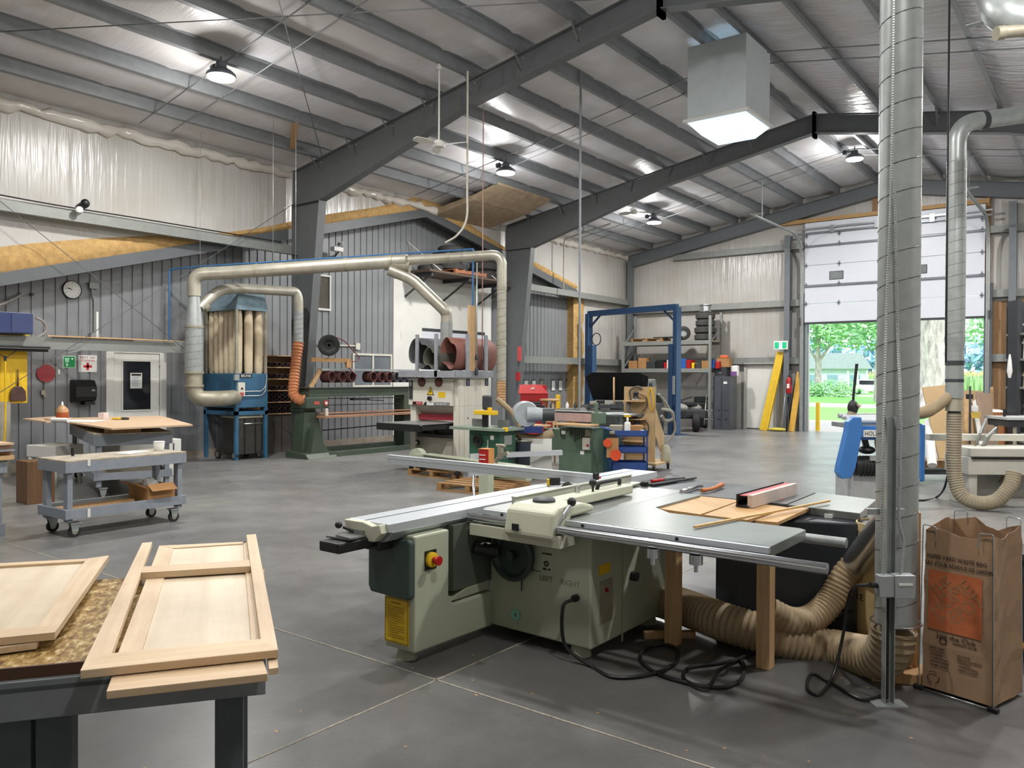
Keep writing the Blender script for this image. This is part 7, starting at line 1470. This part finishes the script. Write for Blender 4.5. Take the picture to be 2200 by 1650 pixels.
b = MB(); hbox(b, .1, 1.0, .05, .7, 1.04, 1.10); b.build('roller_bed', mat('grey_bed', '#8e9296', .4, .3), t)
b = MB(); hbox(b, .18, .62, -.1, -.02, .94, 1.045); sp = b.build('name_board', M_hblue, t)
b = MB(); hbox(b, .2, .62, -.104, -.1, .945, 1.035); b.build('white_sign', M_paper, sp)
text('HOLY', .085, face_m(hp(.30, -.108, .988), u), M_print, 'maker_text', sp, .17)
b = MB(); b.cyl(hp(.12, -.0, .56), hp(.62, -.0, .56), .125, n=22)
for i in range(8): b.cyl(hp(.2+i*.045, 0, .56), hp(.215+i*.045, 0, .56), .135, n=22)
b.build('motor', M_black, t); b = MB(); hbox(b, .28, .45, -.13, -.1, .64, .70); b.build('motor_plate', M_galv, t); b = MB(); hbox(b, .52, .64, -.145, -.12, .52, .68); b.build('red_tag', mat('red_tag', '#c2514a', .5), t)
b = MB(); b.sph(hp(.33, .1, .76), .1, (1.1, 1.1, .55)); b.cyl(hp(.35, .1, .72), hp(.3, .1, .9), .04, n=10); b.build('motor_mount', M_black, t, )
b = MB(); b.cyl(hp(.5, .12, .86), hp(.8, .12, .86), .14, n=22); b.build('drum', mat('yellow_green_drum', '#8d8f3a', .5), t)
b = MB(); hbox(b, .08, .75, .0, .5, .02, .44); hbox(b, .05, .78, -.03, .52, 0, .05); b.build('pedestal', mat('light_grey_pedestal', '#a9abac', .5), t, .006)
b = MB(); b.tube([hp(.3, .5, 1.1), hp(.32, .5, 1.5), hp(.36, .5, 1.9)], [.02, .018, .022], 8); b.sph(hp(.31, .5, 1.3), .07, (1, 1, 1.6)); b.build('belt_tension_post', M_black, t)
b = MB(); b.tube([hp(.28, .5, 1.15), hp(.33, .5, 1.35), hp(.38, .5, 1.3)], .06, 10); b.build('cloth_wrapped_joint', mat('tan_cloth', '#9c9078', .9), t)
b = MB(); hbox(b, .74, 1.02, .52, .58, 1.08, 1.72); b.build('black_belt_guard', M_black, t)
# thinner duct with blast gate and hose to the jointer
t = thing('thin_spiral_duct', 'thinner bright spiral duct with elbow rising at the right, behind the big one', 'duct', (-1.75, 11.87, .9))
dx_, dy_ = -1.75, 11.87
b = MB(); spiral_duct(b, (dx_, dy_, 2.2), (dx_, dy_, 4.55), .118, .15); b.build('duct_pipe', [M_galv, M_seam], t)
b = MB(); b.tube(fillet([(dx_, dy_, 4.5), (dx_, dy_, 5.05), (dx_+.9, dy_+.72, 5.22), (dx_+2.2, dy_+1.7, 5.5)], .42, 8), .112, 22); b.build('elbow_run', M_galv, t)
b = MB(); b.cyl((dx_+.25, dy_+.2, 5.09), (dx_+.3, dy_+.24, 5.1), .12, n=22); b.build('joint_band', M_dark, t)
for z0, z1, r0, r1, m, nm in ((2.05, 2.25, .105, .125, M_galv, 'reducer'), (1.45, 2.05, .108, .108, M_galv, 'lower_pipe'), (1.88, 1.94, .115, .115, M_dark, 'joint_band'), (1.66, 1.7, .112, .112, M_dark, 'joint_band'), (1.28, 1.62, .11, .075, M_galvd, 'wye_body'), (1.2, 1.3, .08, .08, M_dark, 'joint_band')):
    b = MB(); b.cyl((dx_, dy_, z0), (dx_, dy_, z1), r0, r1, 22); b.build(nm, m, t)
b = MB(); b.tube(smooth_path([(dx_-.02, dy_-.02, 1.5), (-1.97,11.709,1.308), (-2.161,11.689,1.241), (-2.377,11.775,1.294)], 6), [.07]*7+[.08]*6+[.075]*6, 14); b.build('branch_hose', M_hose, t)
b = MB(); hose(b, smooth_path([(dx_, dy_, 1.25), (dx_, dy_, 1.0), (dx_, dy_, .6), (dx_+.02, dy_, .38), (dx_+.10, dy_-.02, .18), (dx_+.28, dy_-.02, .10), (dx_+.48, dy_+.04, .14), (dx_+.62, dy_+.12, .32), (dx_+.66, dy_+.2, .5)], 10), .095, .034, .008, 18); b.build('flexible_hose', mat('taupe_hose', '#958a74', .6, 0, .12), label='grey tan ribbed hose bending from the thinner duct up into the jointer', cat='hose')
t = thing('jointer', 'off-white jointer with tilted fence at the right edge', 'jointer', (-1.2, 12.3, 0))
jo = Vector((-1.679,12.241,0.817)); jo.z = 0; ju = Vector((.80, .60, 0)); jv = Vector((-.6, .8, 0))
def jp(a, d, z): return jo+ju*a+jv*d+V(0, 0, z)
def jbox(b, a0, a1, d0, d1, z0, z1): return b.add([jp(a0, d0, z0), jp(a1, d0, z0), jp(a1, d1, z0), jp(a0, d1, z0), jp(a0, d0, z1), jp(a1, d0, z1), jp(a1, d1, z1), jp(a0, d1, z1)], [(0,3,2,1),(4,5,6,7),(0,1,5,4),(1,2,6,5),(2,3,7,6),(3,0,4,7)])
M_jo = mat('warm_white_paint', '#cfcdc2', .42, 0, .05, 3)
b = MB(); jbox(b, 0, 1.3, -.1, .5, .42, .66); b.build('upper_body', M_jo, t, .01)
b = MB(); jbox(b, .02, 1.3, -.12, .5, .66, .78); b.build('table_base', M_jo, t, .015)
b = MB(); jbox(b, .04, 1.3, -.13, -.1, .63, .655); b.build('shadow_gap', M_black, t)
for a in (.1, 1.2):
    b = MB(); jbox(b, a-.06, a+.05, -.05, .45, 0, .42); b.build('side_leg', M_jo, t, .005)
b = MB(); jbox(b, .15, 1.2, .3, .34, 0, .42); jbox(b, .5, 1.2, -.05, .3, 0, .06); b.build('back_panel', mat('grey_white_panel', '#b8b8b2', .5), t)
b = MB(); b.cyl(jp(.72, .1, .42), jp(.6, .1, .25), .11, .09, 16); b.build('dust_port', M_galvd, t)
b = MB(); jbox(b, -.28, 1.4, .35, .5, .84, .93); b.build('outfeed_table', M_jo, t, .006)
b = MB(); b.beam(jp(.32, .25, .86), jp(.62, .62, 1.05), .03, .22, (.3, -.4, .9)); b.beam(jp(.38, .2, .84), jp(.7, .5, .96), .03, .16, (.3, -.4, .9)); b.build('tilted_fence', M_wash, t, .004)
b = MB(); b.sph(jp(.8, -.12, .52), .04); b.build('knob', M_black, t)
cable('thin black cable curving on the floor behind the big duct', [(-2.474,12.308,0.01), (-2.197,12.259,0.01), (-2.09,12.735,0.01), (-1.901,12.127,0.213), (-1.863,12.158,0.402)], .014, name='floor_cable')
# boards leaning, by the big door
M_mdfb = mat('brown_mdf_board', '#a08766', .75, 0, .08, 3)
def lean(pts, d0, d1, th, m, label, nm='board', cat='board'):
    P = [Vector(p) for p in pts]; nrm = (P[1]-P[0]).cross(P[2]-P[1]).normalized()*th; n = len(P)
    b = MB(); b.add(P+[p+nrm for p in P], [tuple(range(n)), tuple(range(2*n-1, n-1, -1))]+[(i, n+i, n+(i+1) % n, (i+1) % n) for i in range(n)])
    return b.build(nm, m, label=label, cat=cat)
lean([(-2.621,14.613,1.561), (-2.301,15.111,1.608), (-2.127,14.475,0.424), (-2.299,14.217,0.433)], 0, 0, .02, M_mdf, 'tan board leaning behind the thin duct, narrow toward the floor')
lean([(-2.293,16.123,1.504), (-1.963,16.375,1.489), (-1.899,15.91,0.528), (-2.29,15.355,0.185)], 0, 0, .02, M_mdfb, 'brown board standing to the right of the thin duct')
lean([(-2.026,16.075,1.475), (-1.831,16.35,1.442), (-1.666,15.706,0.121), (-1.853,15.562,0.12)], 0, 0, .02, mat('greyish_brown_board', '#8f7a68', .75), 'greyish brown board leaning under the end of the door opening')
lean([(-2.116,15.376,1.38), (-2.053,15.424,1.419), (-1.971,15.094,0.116), (-2.057,15.029,0.115)], 0, 0, .05, M_lum, 'upright pale timber with a round knob right of the thin duct', 'timber', 'timber')
lean([(-1.988,15.347,1.328), (-1.951,15.376,1.359), (-1.688,15.059,0.141), (-1.772,14.995,0.141)], 0, 0, .03, M_white, 'narrow whitish board leaning beside the pale timber', 'board')
b = MB(); c = Vector((-1.932,15.136,1.164)); b.lathe([(0, 0), (.05, .0), (.055, .02), (.05, .1), (0, .1)], c, n=16); b.build('white_tape_roll', M_paper, label='white roll standing on a yellow block by the leaning boards', cat='roll'); b = MB(); b.ob(c+V(0, 0, -.06), (.14, .08, .1), .6); b.build('yellow_block', mat('pale_yellow_block', '#c9a94f', .6), label='yellowish block under the white roll by the leaning boards', cat='block')
b = MB(); b.tube([(-2.012,15.206,1.579), (-1.959,14.852,0.14)], .016, 8); b.ob((-2.014,15.177,1.408), (.1, .04, .08), .6); b.build('upright_bar_clamp', M_rub, label='dark bar clamp standing upright before the pale timber', cat='clamp')
t = thing('material_cart', 'low brown and steel material cart under the leaning tan board', 'cart', (-2.743,16.592,0)); c = Vector((-2.458,14.852,0.45)); c.z = 0
b = MB(); b.ob(c+V(0, 0, .3), (.9, .5, .12), .65); b.build('cart_deck', M_ply, t); b = MB(); b.ob(c+V(0, 0, .16), (.9, .5, .05), .65); b.build('steel_frame_bar', M_dark, t)
for sx_ in (-.3, .3): b = MB(); b.cyl(c+V(sx_*.8, sx_*.6, .06)+V(-.02, 0, 0), c+V(sx_*.8, sx_*.6, .06)+V(.02, 0, 0), .06, n=12); b.build('wheel', M_rub, t)
b = MB(); b.tube([(-2.517,14.561,1.004), (-2.368,14.038,0.332)], .07, 14); b.build('white_pvc_pipe', M_paper, label='fat white plastic pipe leaning beside the blue sander', cat='pipe')
# right edge: workbench, tool rack
t = thing('right_workbench', 'small grey-topped workbench at the right edge behind the jointer', 'workbench', (-1.3, 15.2, 0)); c = Vector((-1.414,15.28,1.092)); zt = c.z; c.z = 0
b = MB(); b.ob(c+V(.15, .12, zt-.02), (.9, .7, .04), .6); b.build('bench_top', mat('pale_grey_laminate', '#bdbfbe', .4), t); b = MB(); b.ob(c+V(.15, .12, zt-.1), (.82, .62, .1), .6); b.build('apron', M_dark, t)
for a, d in ((-.3, -.25), (.35, -.25), (-.3, .25), (.35, .25)):
    pp = c+V(.15, .12, 0)+u*a+v*d; b = MB(); b.beam(pp, pp+V(0, 0, zt-.1), .05, .05, (0, 1, 0)); b.build('leg', M_galvd, t)
b = MB(); b.ob(c+V(-.1, -.1, zt+.05), (.04, .04, .14), .2); b.build('black_peg', M_black, label='short black post on the small workbench at right', cat='post')
t = thing('tool_rack', 'tall dark rack of hand tools cut by the right edge of the picture', 'tool rack', (-1.2, 16.3, 0)); c = Vector((-1.344,16.856,2.156)); c.z = 0
b = MB(); b.beam(c-u*.23, c-u*.23+V(0, 0, 3.1), .07, .28, (-.6, .8, 0)); b.build('side_panel', M_dark, t)
for z in (.6, 1.05, 1.55, 2.05, 2.5):
    b = MB(); b.ob(c+u*.35+V(0, 0, z), (1.15, .5, .04), .6445); b.build('shelf', M_girt, t)
b = MB(); b.ob(c+u*.35+v*.24+V(0, 0, 1.6), (1.15, .02, 3.0), .6445); b.build('back_panel', M_dark, t)
R = random.Random(31)
for j, z in enumerate((.62, 1.07, 1.57, 2.07, 2.52)):
    for i in range(3):
        hgt = R.uniform(.14, .36); pp = c+u*(-.12+i*.14)-v*.12+V(0, 0, z)
        b = MB(); b.tube([pp, pp+V(0, 0, hgt*.6), pp+V(0, 0, hgt)], [.03, .02, .025], 10); b.ob(pp+V(0, 0, hgt*.8), (.1, .03, .04), R.uniform(0, 2))
        b.build('hand_tool', [M_steel, M_dark, M_galvd, M_paper][(i+j) % 4], label='upright hand tool on shelf %d from the bottom of the right tool rack, %s' % (j+1, ('left', 'middle', 'right')[i]), cat='hand tool', group='hand tools in the right rack')
b = MB(); b.lathe([(0, 0), (.02, 0), (.045, .12), (.03, .3), (.012, .42), (0, .42)], (-1.579,16.546,1.723), n=10); b.build('hanging_rag', M_paper, label='white rag hanging on the left side of the tool rack', cat='rag')
t = thing('paper_sack', 'orange brown paper sack with white top behind the leaning boards', 'sack', (-1.944,17.391,0.952)); c = Vector((-1.871,16.943,0.93)); z0 = c.z; c.z = 0
b = MB(); b.lathe([(.2, 0), (.22, .05), (.24, .6), (.2, 1.0), (.22, 1.1)], c, n=12); b.build('sack', mat('orange_kraft', '#b0764a', .8, 0, .15, 4), t); b = MB(); b.sph(c+V(0, 0, 1.1), .2, (1, 1, .25)); b.build('white_contents', M_paper, t)
lean([(-2.094,18.542,1.538), (-2.05,18.576,1.557), (-1.877,17.685,0.144), (-1.948,17.631,0.144)], 0, 0, .03, M_lum, 'thin stick leaning on the plywood lining right of the door', 'stick', 'stick')
# big horizontal ducts at the top right corner
t = thing('corner_duct', 'large galvanised duct elbow hanging at the top right corner', 'duct', (-0.927,9.406,5.365))
b = MB(); b.tube(fillet([(-1.139,9.628,5.938), (-1,9.349,5.342), (-0.695,9.456,5.252), (-0.325,9.614,5.323)], .3, 8), .17, 24); b.build('elbow', M_galv, t)
b = MB(); b.cyl((-0.986,9.231,5.135), (-0.653,9.424,5.152), .06, n=18); b.build('side_pipe', M_galvd, t); b = MB(); b.cyl((-1.023,9.203,5.125), (-0.964,9.248,5.135), .068, n=18); b.build('side_cap', M_galvd, t)
b = MB(); b.beam((-1.322,9.607,5.414), (-1.082,9.539,5.399), .1, .008); b.build('hanger_strap', M_galv, t)

# ---------- overhead: fans, cords, rods, tires on the bracket shelf ----------
def fan(x, y, z, label, a0):
    t = thing('ceiling_fan', label, 'ceiling fan', (x, y, z), group='white ceiling fans')
    b = MB(); b.tube([(x, y, z+.06), (x, y, zr(x)-.02)], .014, 8); b.lathe([(.05, 0), (.02, .1)], (x, y, zr(x)-.12), n=12); b.build('down_rod', M_white, t)
    b = MB(); b.lathe([(0, -.06), (.09, -.05), (.11, 0), (.08, .05), (.02, .08)], (x, y, z), n=18); b.build('motor', M_white, t)
    for k in range(3):
        a = a0+k*2*PI/3; d = Vector((math.cos(a), math.sin(a), 0)); s_ = Vector((-d.y, d.x, 0))
        b = MB(); P = [Vector((x, y, z))+d*r+s_*(o)+V(0, 0, dz) for r, o, dz in ((.1, -.025, -.01), (.1, .025, .01), (.25, .07, .03), (.5, .06, .02), (.53, 0, 0), (.5, -.06, -.02), (.25, -.07, -.03))]
        b.slab(P, .008); b.build('blade', M_white, t)
    return t
fan((-9.292,10.061,5.66)[0], (-9.292,10.061,5.66)[1], (-9.292,10.061,5.66)[2], 'white three-blade ceiling fan hanging under the near frame rafter', .35)
fan((-10.983,19.981,6.374)[0], (-10.983,19.981,6.374)[1], (-10.983,19.981,6.374)[2], 'white ceiling fan beyond the far rafter, beside a high bay light', .9)
M_cordw = mat('pale_cord', '#b9b4a8', .6)
def drop(px, top, bot, d, r, m, label):
    pass
def cord(pts, r, m, label, cat='cord', name='hanging_cable'):
    b = MB(); b.tube(pts, r, 6); return b.build(name, m, label=label, cat=cat)
c = Vector((-8.895,10.342,3.677)); cord(smooth_path([(c.x, c.y, 6.9), (c.x, c.y, 5.0), (c.x-.01, c.y, 4.4), (c.x-.12, c.y-.1, 4.12), (c.x-.3, c.y-.22, 3.98)], 6), .018, M_cordw, 'pale cable hanging from the roof to the right end of the dust duct')
c = Vector((-8.12,12.691,3.191)); cord([(c.x, c.y, zr(c.x)+.2), (c.x, c.y, 5.2), (c.x+.01, c.y, .9)], .022, mat('grey_cord', '#8d9094', .5), 'long grey cable hanging straight down in the middle of the picture')
c = Vector((-9.255,11.201,3.81)); cord([(c.x, c.y, 6.6), (c.x, c.y, 2.0)], .01, mat('pinkish_cord', '#b08a80', .6), 'thin pinkish line hanging between the duct and the tires')
for i, (px, d, lab) in enumerate(((636, 11.0, 'thin hanger wire before the near frame column'), (587, 12.8, 'thin hanger wire left of the near frame column'), (433, 14.0, 'thin hanger wire over the left end of the dust duct'))):
    c = Vector(((-12.33, 9.42, 3.84), (-12.72, 9.2, 3.82), (-13.9, 8.42, 3.74))[i])
    cord([(c.x, c.y, zr(c.x)+.05), c], .006, M_galv, lab, 'wire', 'hanger_wire')
c = Vector((-1.67,10.698,2.888)); cord([(c.x, c.y, 7.3), (c.x, c.y, 1.9)], .012, mat('black_cord', '#2a2a2c', .6), 'thin black cord hanging just left of the thinner duct')
c = Vector((-14.2,21.246,5.418)); cord(fillet([(c.x+1.6, c.y+.2, 6.45), (c.x, c.y, 6.1), (c.x, c.y, 4.5)], .15, 4), .02, M_galvd, 'conduit dropping from the roof to the girt beside the far column', 'conduit', 'drop_conduit')
# roof bracing rods across the purlins
ROD = []
for y, lab in ((7.3, 'second bay near edge'), (7.9, 'nearest bay'), (14.3, 'middle bay front'), (14.9, 'middle bay rear'), (21.9, 'last bay front'), (22.6, 'last bay rear')):
    b = MB(); b.tube([(-14.0, y, zr(-14.0)-.015), (RIDGE, y, zr(RIDGE)-.015), (3.0, y, zr(3.0)-.015)], .011, 6); b.build('sag_rod', M_purl, label='thin steel sag rod crossing under the purlins, %s' % lab, cat='rod', group='roof sag rods')
for i, (p, q, lab) in enumerate([((-13.4, 3.6, zr(-13.4)), (-6.2, 10.9, zr(-6.2)), 'thin roof brace rod rising to the right in the near bay'), ((-6.2, 3.6, zr(-6.2)), (-13.4, 10.9, zr(-13.4)), 'thin roof brace rod falling to the right in the near bay')]):
    b = MB(); b.tube([p, q], .009, 6); b.build('roof_brace_rod', M_purl, label=lab, cat='rod', group='roof brace rods')
# shelf of tires on brackets high on the siding
t = thing('bracket_shelf', 'sagging plank shelf on chains high on the siding above the white door', 'shelf', (-14.6, 16.7, 4.35))
b = MB(); b.box((-15.15, 14.95, 4.40), (-14.1, 18.35, 4.46)); b.build('shelf_board', mat('dark_weathered_board', '#5a4a3e', .8), t)
for y in (15.1, 16.6, 18.1):
    b = MB(); b.box((-15.17, y-.03, 4.3), (-14.15, y+.03, 4.4)); b.beam((-15.17, y, 3.8), (-14.25, y, 4.32), .04, .04); b.build('bracket', M_dark, t)
for y in (15.4, 17.7):
    b = MB(); b.beam((-15.17, y-.2, 5.3), (-14.12, y, 4.46), .02, .02); b.build('stay_strut', M_paper, t)
pallet((-15.1, 16.0, 4.463), 0, 'reddish wooden pallet under the tires on the high wall shelf', wood('reddish_pallet', '#b5744f', '#935a3b', 0, .7), .95, 1.3)
tire((-14.65, 16.35, 4.586), 'dark tire lying flat at the bottom of the left stack on the high shelf', .36, .22, grp='tires on the high shelf')
tire((-14.63, 16.33, 4.81), 'dark tire in the middle of the left stack on the high shelf', .36, .22, grp='tires on the high shelf')
tire((-14.65, 16.35, 5.035), 'dark tire topping the left stack on the high shelf', .35, .22, grp='tires on the high shelf')
tire((-14.65, 17.75, 4.463), 'large tire at the bottom of the right stack on the high shelf', .40, .26, grp='tires on the high shelf')
tire((-14.65, 17.78, 4.726), 'large tire topping the right stack on the high shelf', .40, .26, grp='tires on the high shelf')
tire((-14.7, 15.6, 4.463), 'flat tire at the far left of the high shelf beside the pallet', .34, .2, grp='tires on the high shelf')
b = MB(); R = random.Random(17)
b.prism([(-14.6, 5.98), (-13.2, 6.22), (-12.4, 6.5), (-12.4, 6.55), (-13.2, 6.35), (-14.6, 6.15)], 1, 15.6, 17.9); b.build('ceiling_foam_patch', mat('brown_foam_patch', '#a8947a', .85, 0, .2, 5, .3), label='rough brown foam patch on the roof edge above the gable peak', cat='foam')
b = MB(); b.beam((-13.45, 10.2, 6.33), (-12.45, 9.5, 6.5), .12, .02); b.build('loose_board', M_lumx, label='short orange board wedged across the purlins near the frame knee', cat='board')
# ---------- outdoors ----------
def leafm(name, c1, c2):
    s = NT(name); v = s.coord(); s.l(s.ramp(s.noise(v, .6, 3), [(.3, c2), (.7, c1)]), s.b.inputs['Base Color']); s.b.inputs['Roughness'].default_value = .6
    s.b.inputs['Subsurface Weight'].default_value = 0; return s.m
M_leaf = leafm('haze_paled_leaves', '#a6cf96', '#6eae70'); M_leaf2 = leafm('far_leaves', '#8fb8a0', '#6aa08f'); M_far = leafm('hazy_treeline', '#a3c4d2', '#8ab0c6'); M_grass = leafm('lawn_grass', '#7fc04a', '#5ba038'); M_corn = leafm('corn_leaves', '#b0c890', '#8db57c')  # haze put into the colours: leaves paled, far tree line bluish
M_bark = mat('pale_bark', '#b8abaa', .9, 0, .5, 5, .9, .05, (1, 1, .3))
b = MB(); b.box((-220, YB+.3, -.25), (160, 320, -.03)); st(b.build('floor_ground', M_grass), 'bright green lawn outside the big door', 'lawn')
b = MB(); b.box((-12, YB+.3, -.1), (2, 33.5, -.008)); b.build('concrete_apron', mat('pale_apron', '#b5ada6', .85, 0, .08), label='pale concrete apron just outside the big door', cat='apron')
b = MB(); b.slab([(-120, 52, -.02), (60, 48, -.02), (60, 55, -.02), (-120, 60, -.02)], .02); b.build('gravel_drive', mat('pale_gravel', '#c3bcb6', .9), label='pale gravel drive crossing the lawn', cat='drive')
b = MB(); b.slab([(-60, 70, -.018), (-8, 85, -.018), (-8, 92, -.018), (-70, 78, -.018)], .02); b.build('road_lane', mat('pale_gravel', '#c3bcb6'), label='second pale lane farther off across the lawn', cat='drive')
def crown(name_parent, c, r, sc, n, m, sd, size):
    R = random.Random(sd); b = MB()
    for i in range(n):
        d = Vector((R.gauss(0, 1), R.gauss(0, 1), R.gauss(0, 1))).normalized()*(R.random()**.45)
        p = Vector((c[0]+d.x*r*sc[0], c[1]+d.y*r*sc[1], c[2]+d.z*r*sc[2])); a = Vector((R.gauss(0, 1), R.gauss(0, 1), R.gauss(0, .6))).normalized()*size; e = a.orthogonal().normalized()*size*.7
        b.quad(p-a, p+e*.6, p+a, p-e*.6)
    return b.build('crown', m, name_parent)
t = thing('maple_tree', 'slim leafy tree in front of the house beyond the lawn', 'tree', (-21.5, 74, 0)); tc_ = Vector((-23.076,78.096,6.704)); tc_.z = 0
b = MB(); b.tube([tc_, tc_+V(.1, 0, 3), tc_+V(-.1, 0, 7)], [.35, .28, .12], 10); b.tube([tc_+V(.1, 0, 3), tc_+V(-1.6, .3, 6)], [.15, .06], 8); b.tube([tc_+V(.1, 0, 3.2), tc_+V(1.8, .3, 6)], [.15, .06], 8); b.build('trunk', M_bark, t); crown(t, tc_+V(1, 0, 7.4), 5.0, (1, .8, .62), 2600, M_leaf, 1, .28)
t = thing('broad_tree', 'broad green tree crown hanging over the drive behind the big duct', 'tree', (-14, 60, 0)); tb2 = Vector((-14.517,64.486,5.674)); tb2.z = 0
b = MB(); b.tube([tb2, tb2+V(0, 0, 5)], [.4, .25], 10); b.build('trunk', M_bark, t); crown(t, tb2+V(0, 0, 6.6), 4.6, (1.1, .8, .62), 2600, M_leaf, 2, .26)
t = thing('old_trunk_tree', 'big old tree with thick pale flaking trunk just outside the door', 'tree', (-8.859,53.649)+(0,)); to = Vector((-8.532,51.381,0.734)); to.z = 0
b = MB(); R = random.Random(8); b.tube([to+V(0, 0, -.1), to+V(0, 0, .5), to+V(.02, 0, 2), to+V(.0, 0, 4), to+V(-.05, 0, 6.5), to+V(-.1, 0, 9)], [1.35, 1.12, .98, .95, .85, .7], 22)
for v_ in b.v: v_ += Vector((R.uniform(-.05, .05), R.uniform(-.05, .05), 0))
b.build('trunk', M_bark, t); crown(t, to+V(2.0, 2, 9.6), 4.5, (1.4, .9, .6), 1800, M_leaf, 3, .26)
t = thing('edge_tree', 'light green branch hanging at the right side of the door opening', 'tree', (-10.063,80.423)+(0,)); te = Vector((-9.212,81.144,6.384)); te.z = 0
b = MB(); b.tube([te+V(2, 0, 0), te+V(2, 0, 6)], [.4, .2], 8); b.build('trunk', M_bark, t); crown(t, te+V(.6, 0, 6.4), 3.2, (1, .8, .7), 900, M_leaf, 4, .26)
# hazy tree line far away
for i in range(9):
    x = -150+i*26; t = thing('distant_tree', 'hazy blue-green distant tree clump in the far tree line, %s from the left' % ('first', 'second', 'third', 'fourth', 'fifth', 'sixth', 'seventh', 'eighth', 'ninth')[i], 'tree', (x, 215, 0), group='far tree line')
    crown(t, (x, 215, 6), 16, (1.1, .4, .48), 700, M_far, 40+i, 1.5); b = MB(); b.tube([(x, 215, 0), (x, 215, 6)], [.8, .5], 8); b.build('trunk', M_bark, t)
# corn field and hedge
b = MB(); R = random.Random(6)
for i in range(5200):
    x = R.uniform(-75, 20); y = R.uniform(104, 122); h = R.uniform(1.9, 2.7); a = R.uniform(0, PI); dx, dy = .18*math.cos(a), .18*math.sin(a); lx, ly = R.uniform(-.3, .3), R.uniform(-.3, .3)
    b.quad((x-dx, y-dy, 0), (x+dx, y+dy, 0), (x+lx, y+ly, h))
b.build('corn_field', M_corn, label='field of tall corn behind the lawn', cat='corn', kind='stuff')
b = MB()
for i in range(2600):
    x = R.uniform(-75, 20); y = R.uniform(104, 122); h = R.uniform(2.4, 2.9); b.quad((x-.05, y, h-.5), (x+.05, y, h-.5), (x+R.uniform(-.2, .2), y, h))
b.build('corn_tassels', mat('corn_tassel', '#d9c48a', .8), label='pale yellow tassels topping the corn field', cat='corn', kind='stuff')
t = thing('hedge_bush', 'round green shrubs in front of the house', 'bush', (-20.539,74.933)+(0,)); hb = Vector((-20.94,77.147,0.965)); hb.z = 0
crown(t, hb+V(0, 0, .6), 1.6, (1.5, .8, .7), 700, M_leaf, 70, .16); crown(t, hb+V(-2.6, 0, .6), 1.3, (1.4, .8, .7), 500, M_leaf, 71, .16)
t = thing('farm_house', 'pale grey house with porch beyond the lawn at left of the opening', 'house', (-27.542,94.777)+(0,)); hh_ = Vector((-27.542,94.777,2.389)); hh_.z = 0; M_hs = mat('pale_house_siding', '#c3d0d4', .7, 0, .06); ang_ = .4
def hob(b, dx, dy, z, s): 
    m = Matrix.Rotation(ang_, 3, 'Z'); return b.ob(hh_+m @ Vector((dx, dy, 0))+V(0, 0, z), s, ang_)
b = MB(); hob(b, 0, 3, 1.4, (10, 6, 2.8)); b.build('walls', M_hs, t); b = MB(); b.prism([(-5.4, 0), (5.4, 0), (4.2, 1.8), (-4.2, 1.8)], 1, -3.6, 3.6); b.xf(Matrix.Translation(hh_+V(-1.2, 2.8, 2.8)) @ Matrix.Rotation(ang_, 4, 'Z')); b.build('roof', mat('grey_roof', '#9aa3a8', .8), t)
for dx in (-3.5, -1.0, 1.2, 3.6):
    b = MB(); hob(b, dx, -.03, 1.5, (1.1, .06, 1.2)); b.build('window', mat('bluish_window', '#7f9cad', .2), t)
for dx in (2.6, 3.6, 4.6):
    b = MB(); hob(b, dx, -1.6, 1.3, (.14, .14, 2.5)); b.build('porch_post', M_paper, t)
t = thing('parked_car', 'small white car parked far off beyond the lawn', 'car', (-19.968,85.446)+(0,)); pc = Vector((-20.81,89.837,0.983)); pc.z = 0
b = MB(); b.ob(pc+V(0, 0, .7), (4, 1.8, .7), .3); b.ob(pc+V(-.3, 0, 1.3), (2.4, 1.6, .6), .3); b.build('car_body', M_paper, t, .15); b = MB(); b.ob(pc+V(-.3, -.2, 1.3), (2.1, 1.5, .4), .3); b.build('car_windows', M_blackglass, t)
for dx in (-1.2, 1.2): b = MB(); b.cyl(pc+V(dx, -.75+dx*.3, .33), pc+V(dx, -.95+dx*.3, .33), .33, n=14); b.build('wheel', M_rub, t)
b = MB(); b.lathe([(.07, 0), (.07, .88), (.05, .93), (0, .94)], (-7.85, 26.65, -.01), n=16); b.build('bollard', M_yel, label='yellow bollard just outside the left jamb of the big door', cat='bollard')
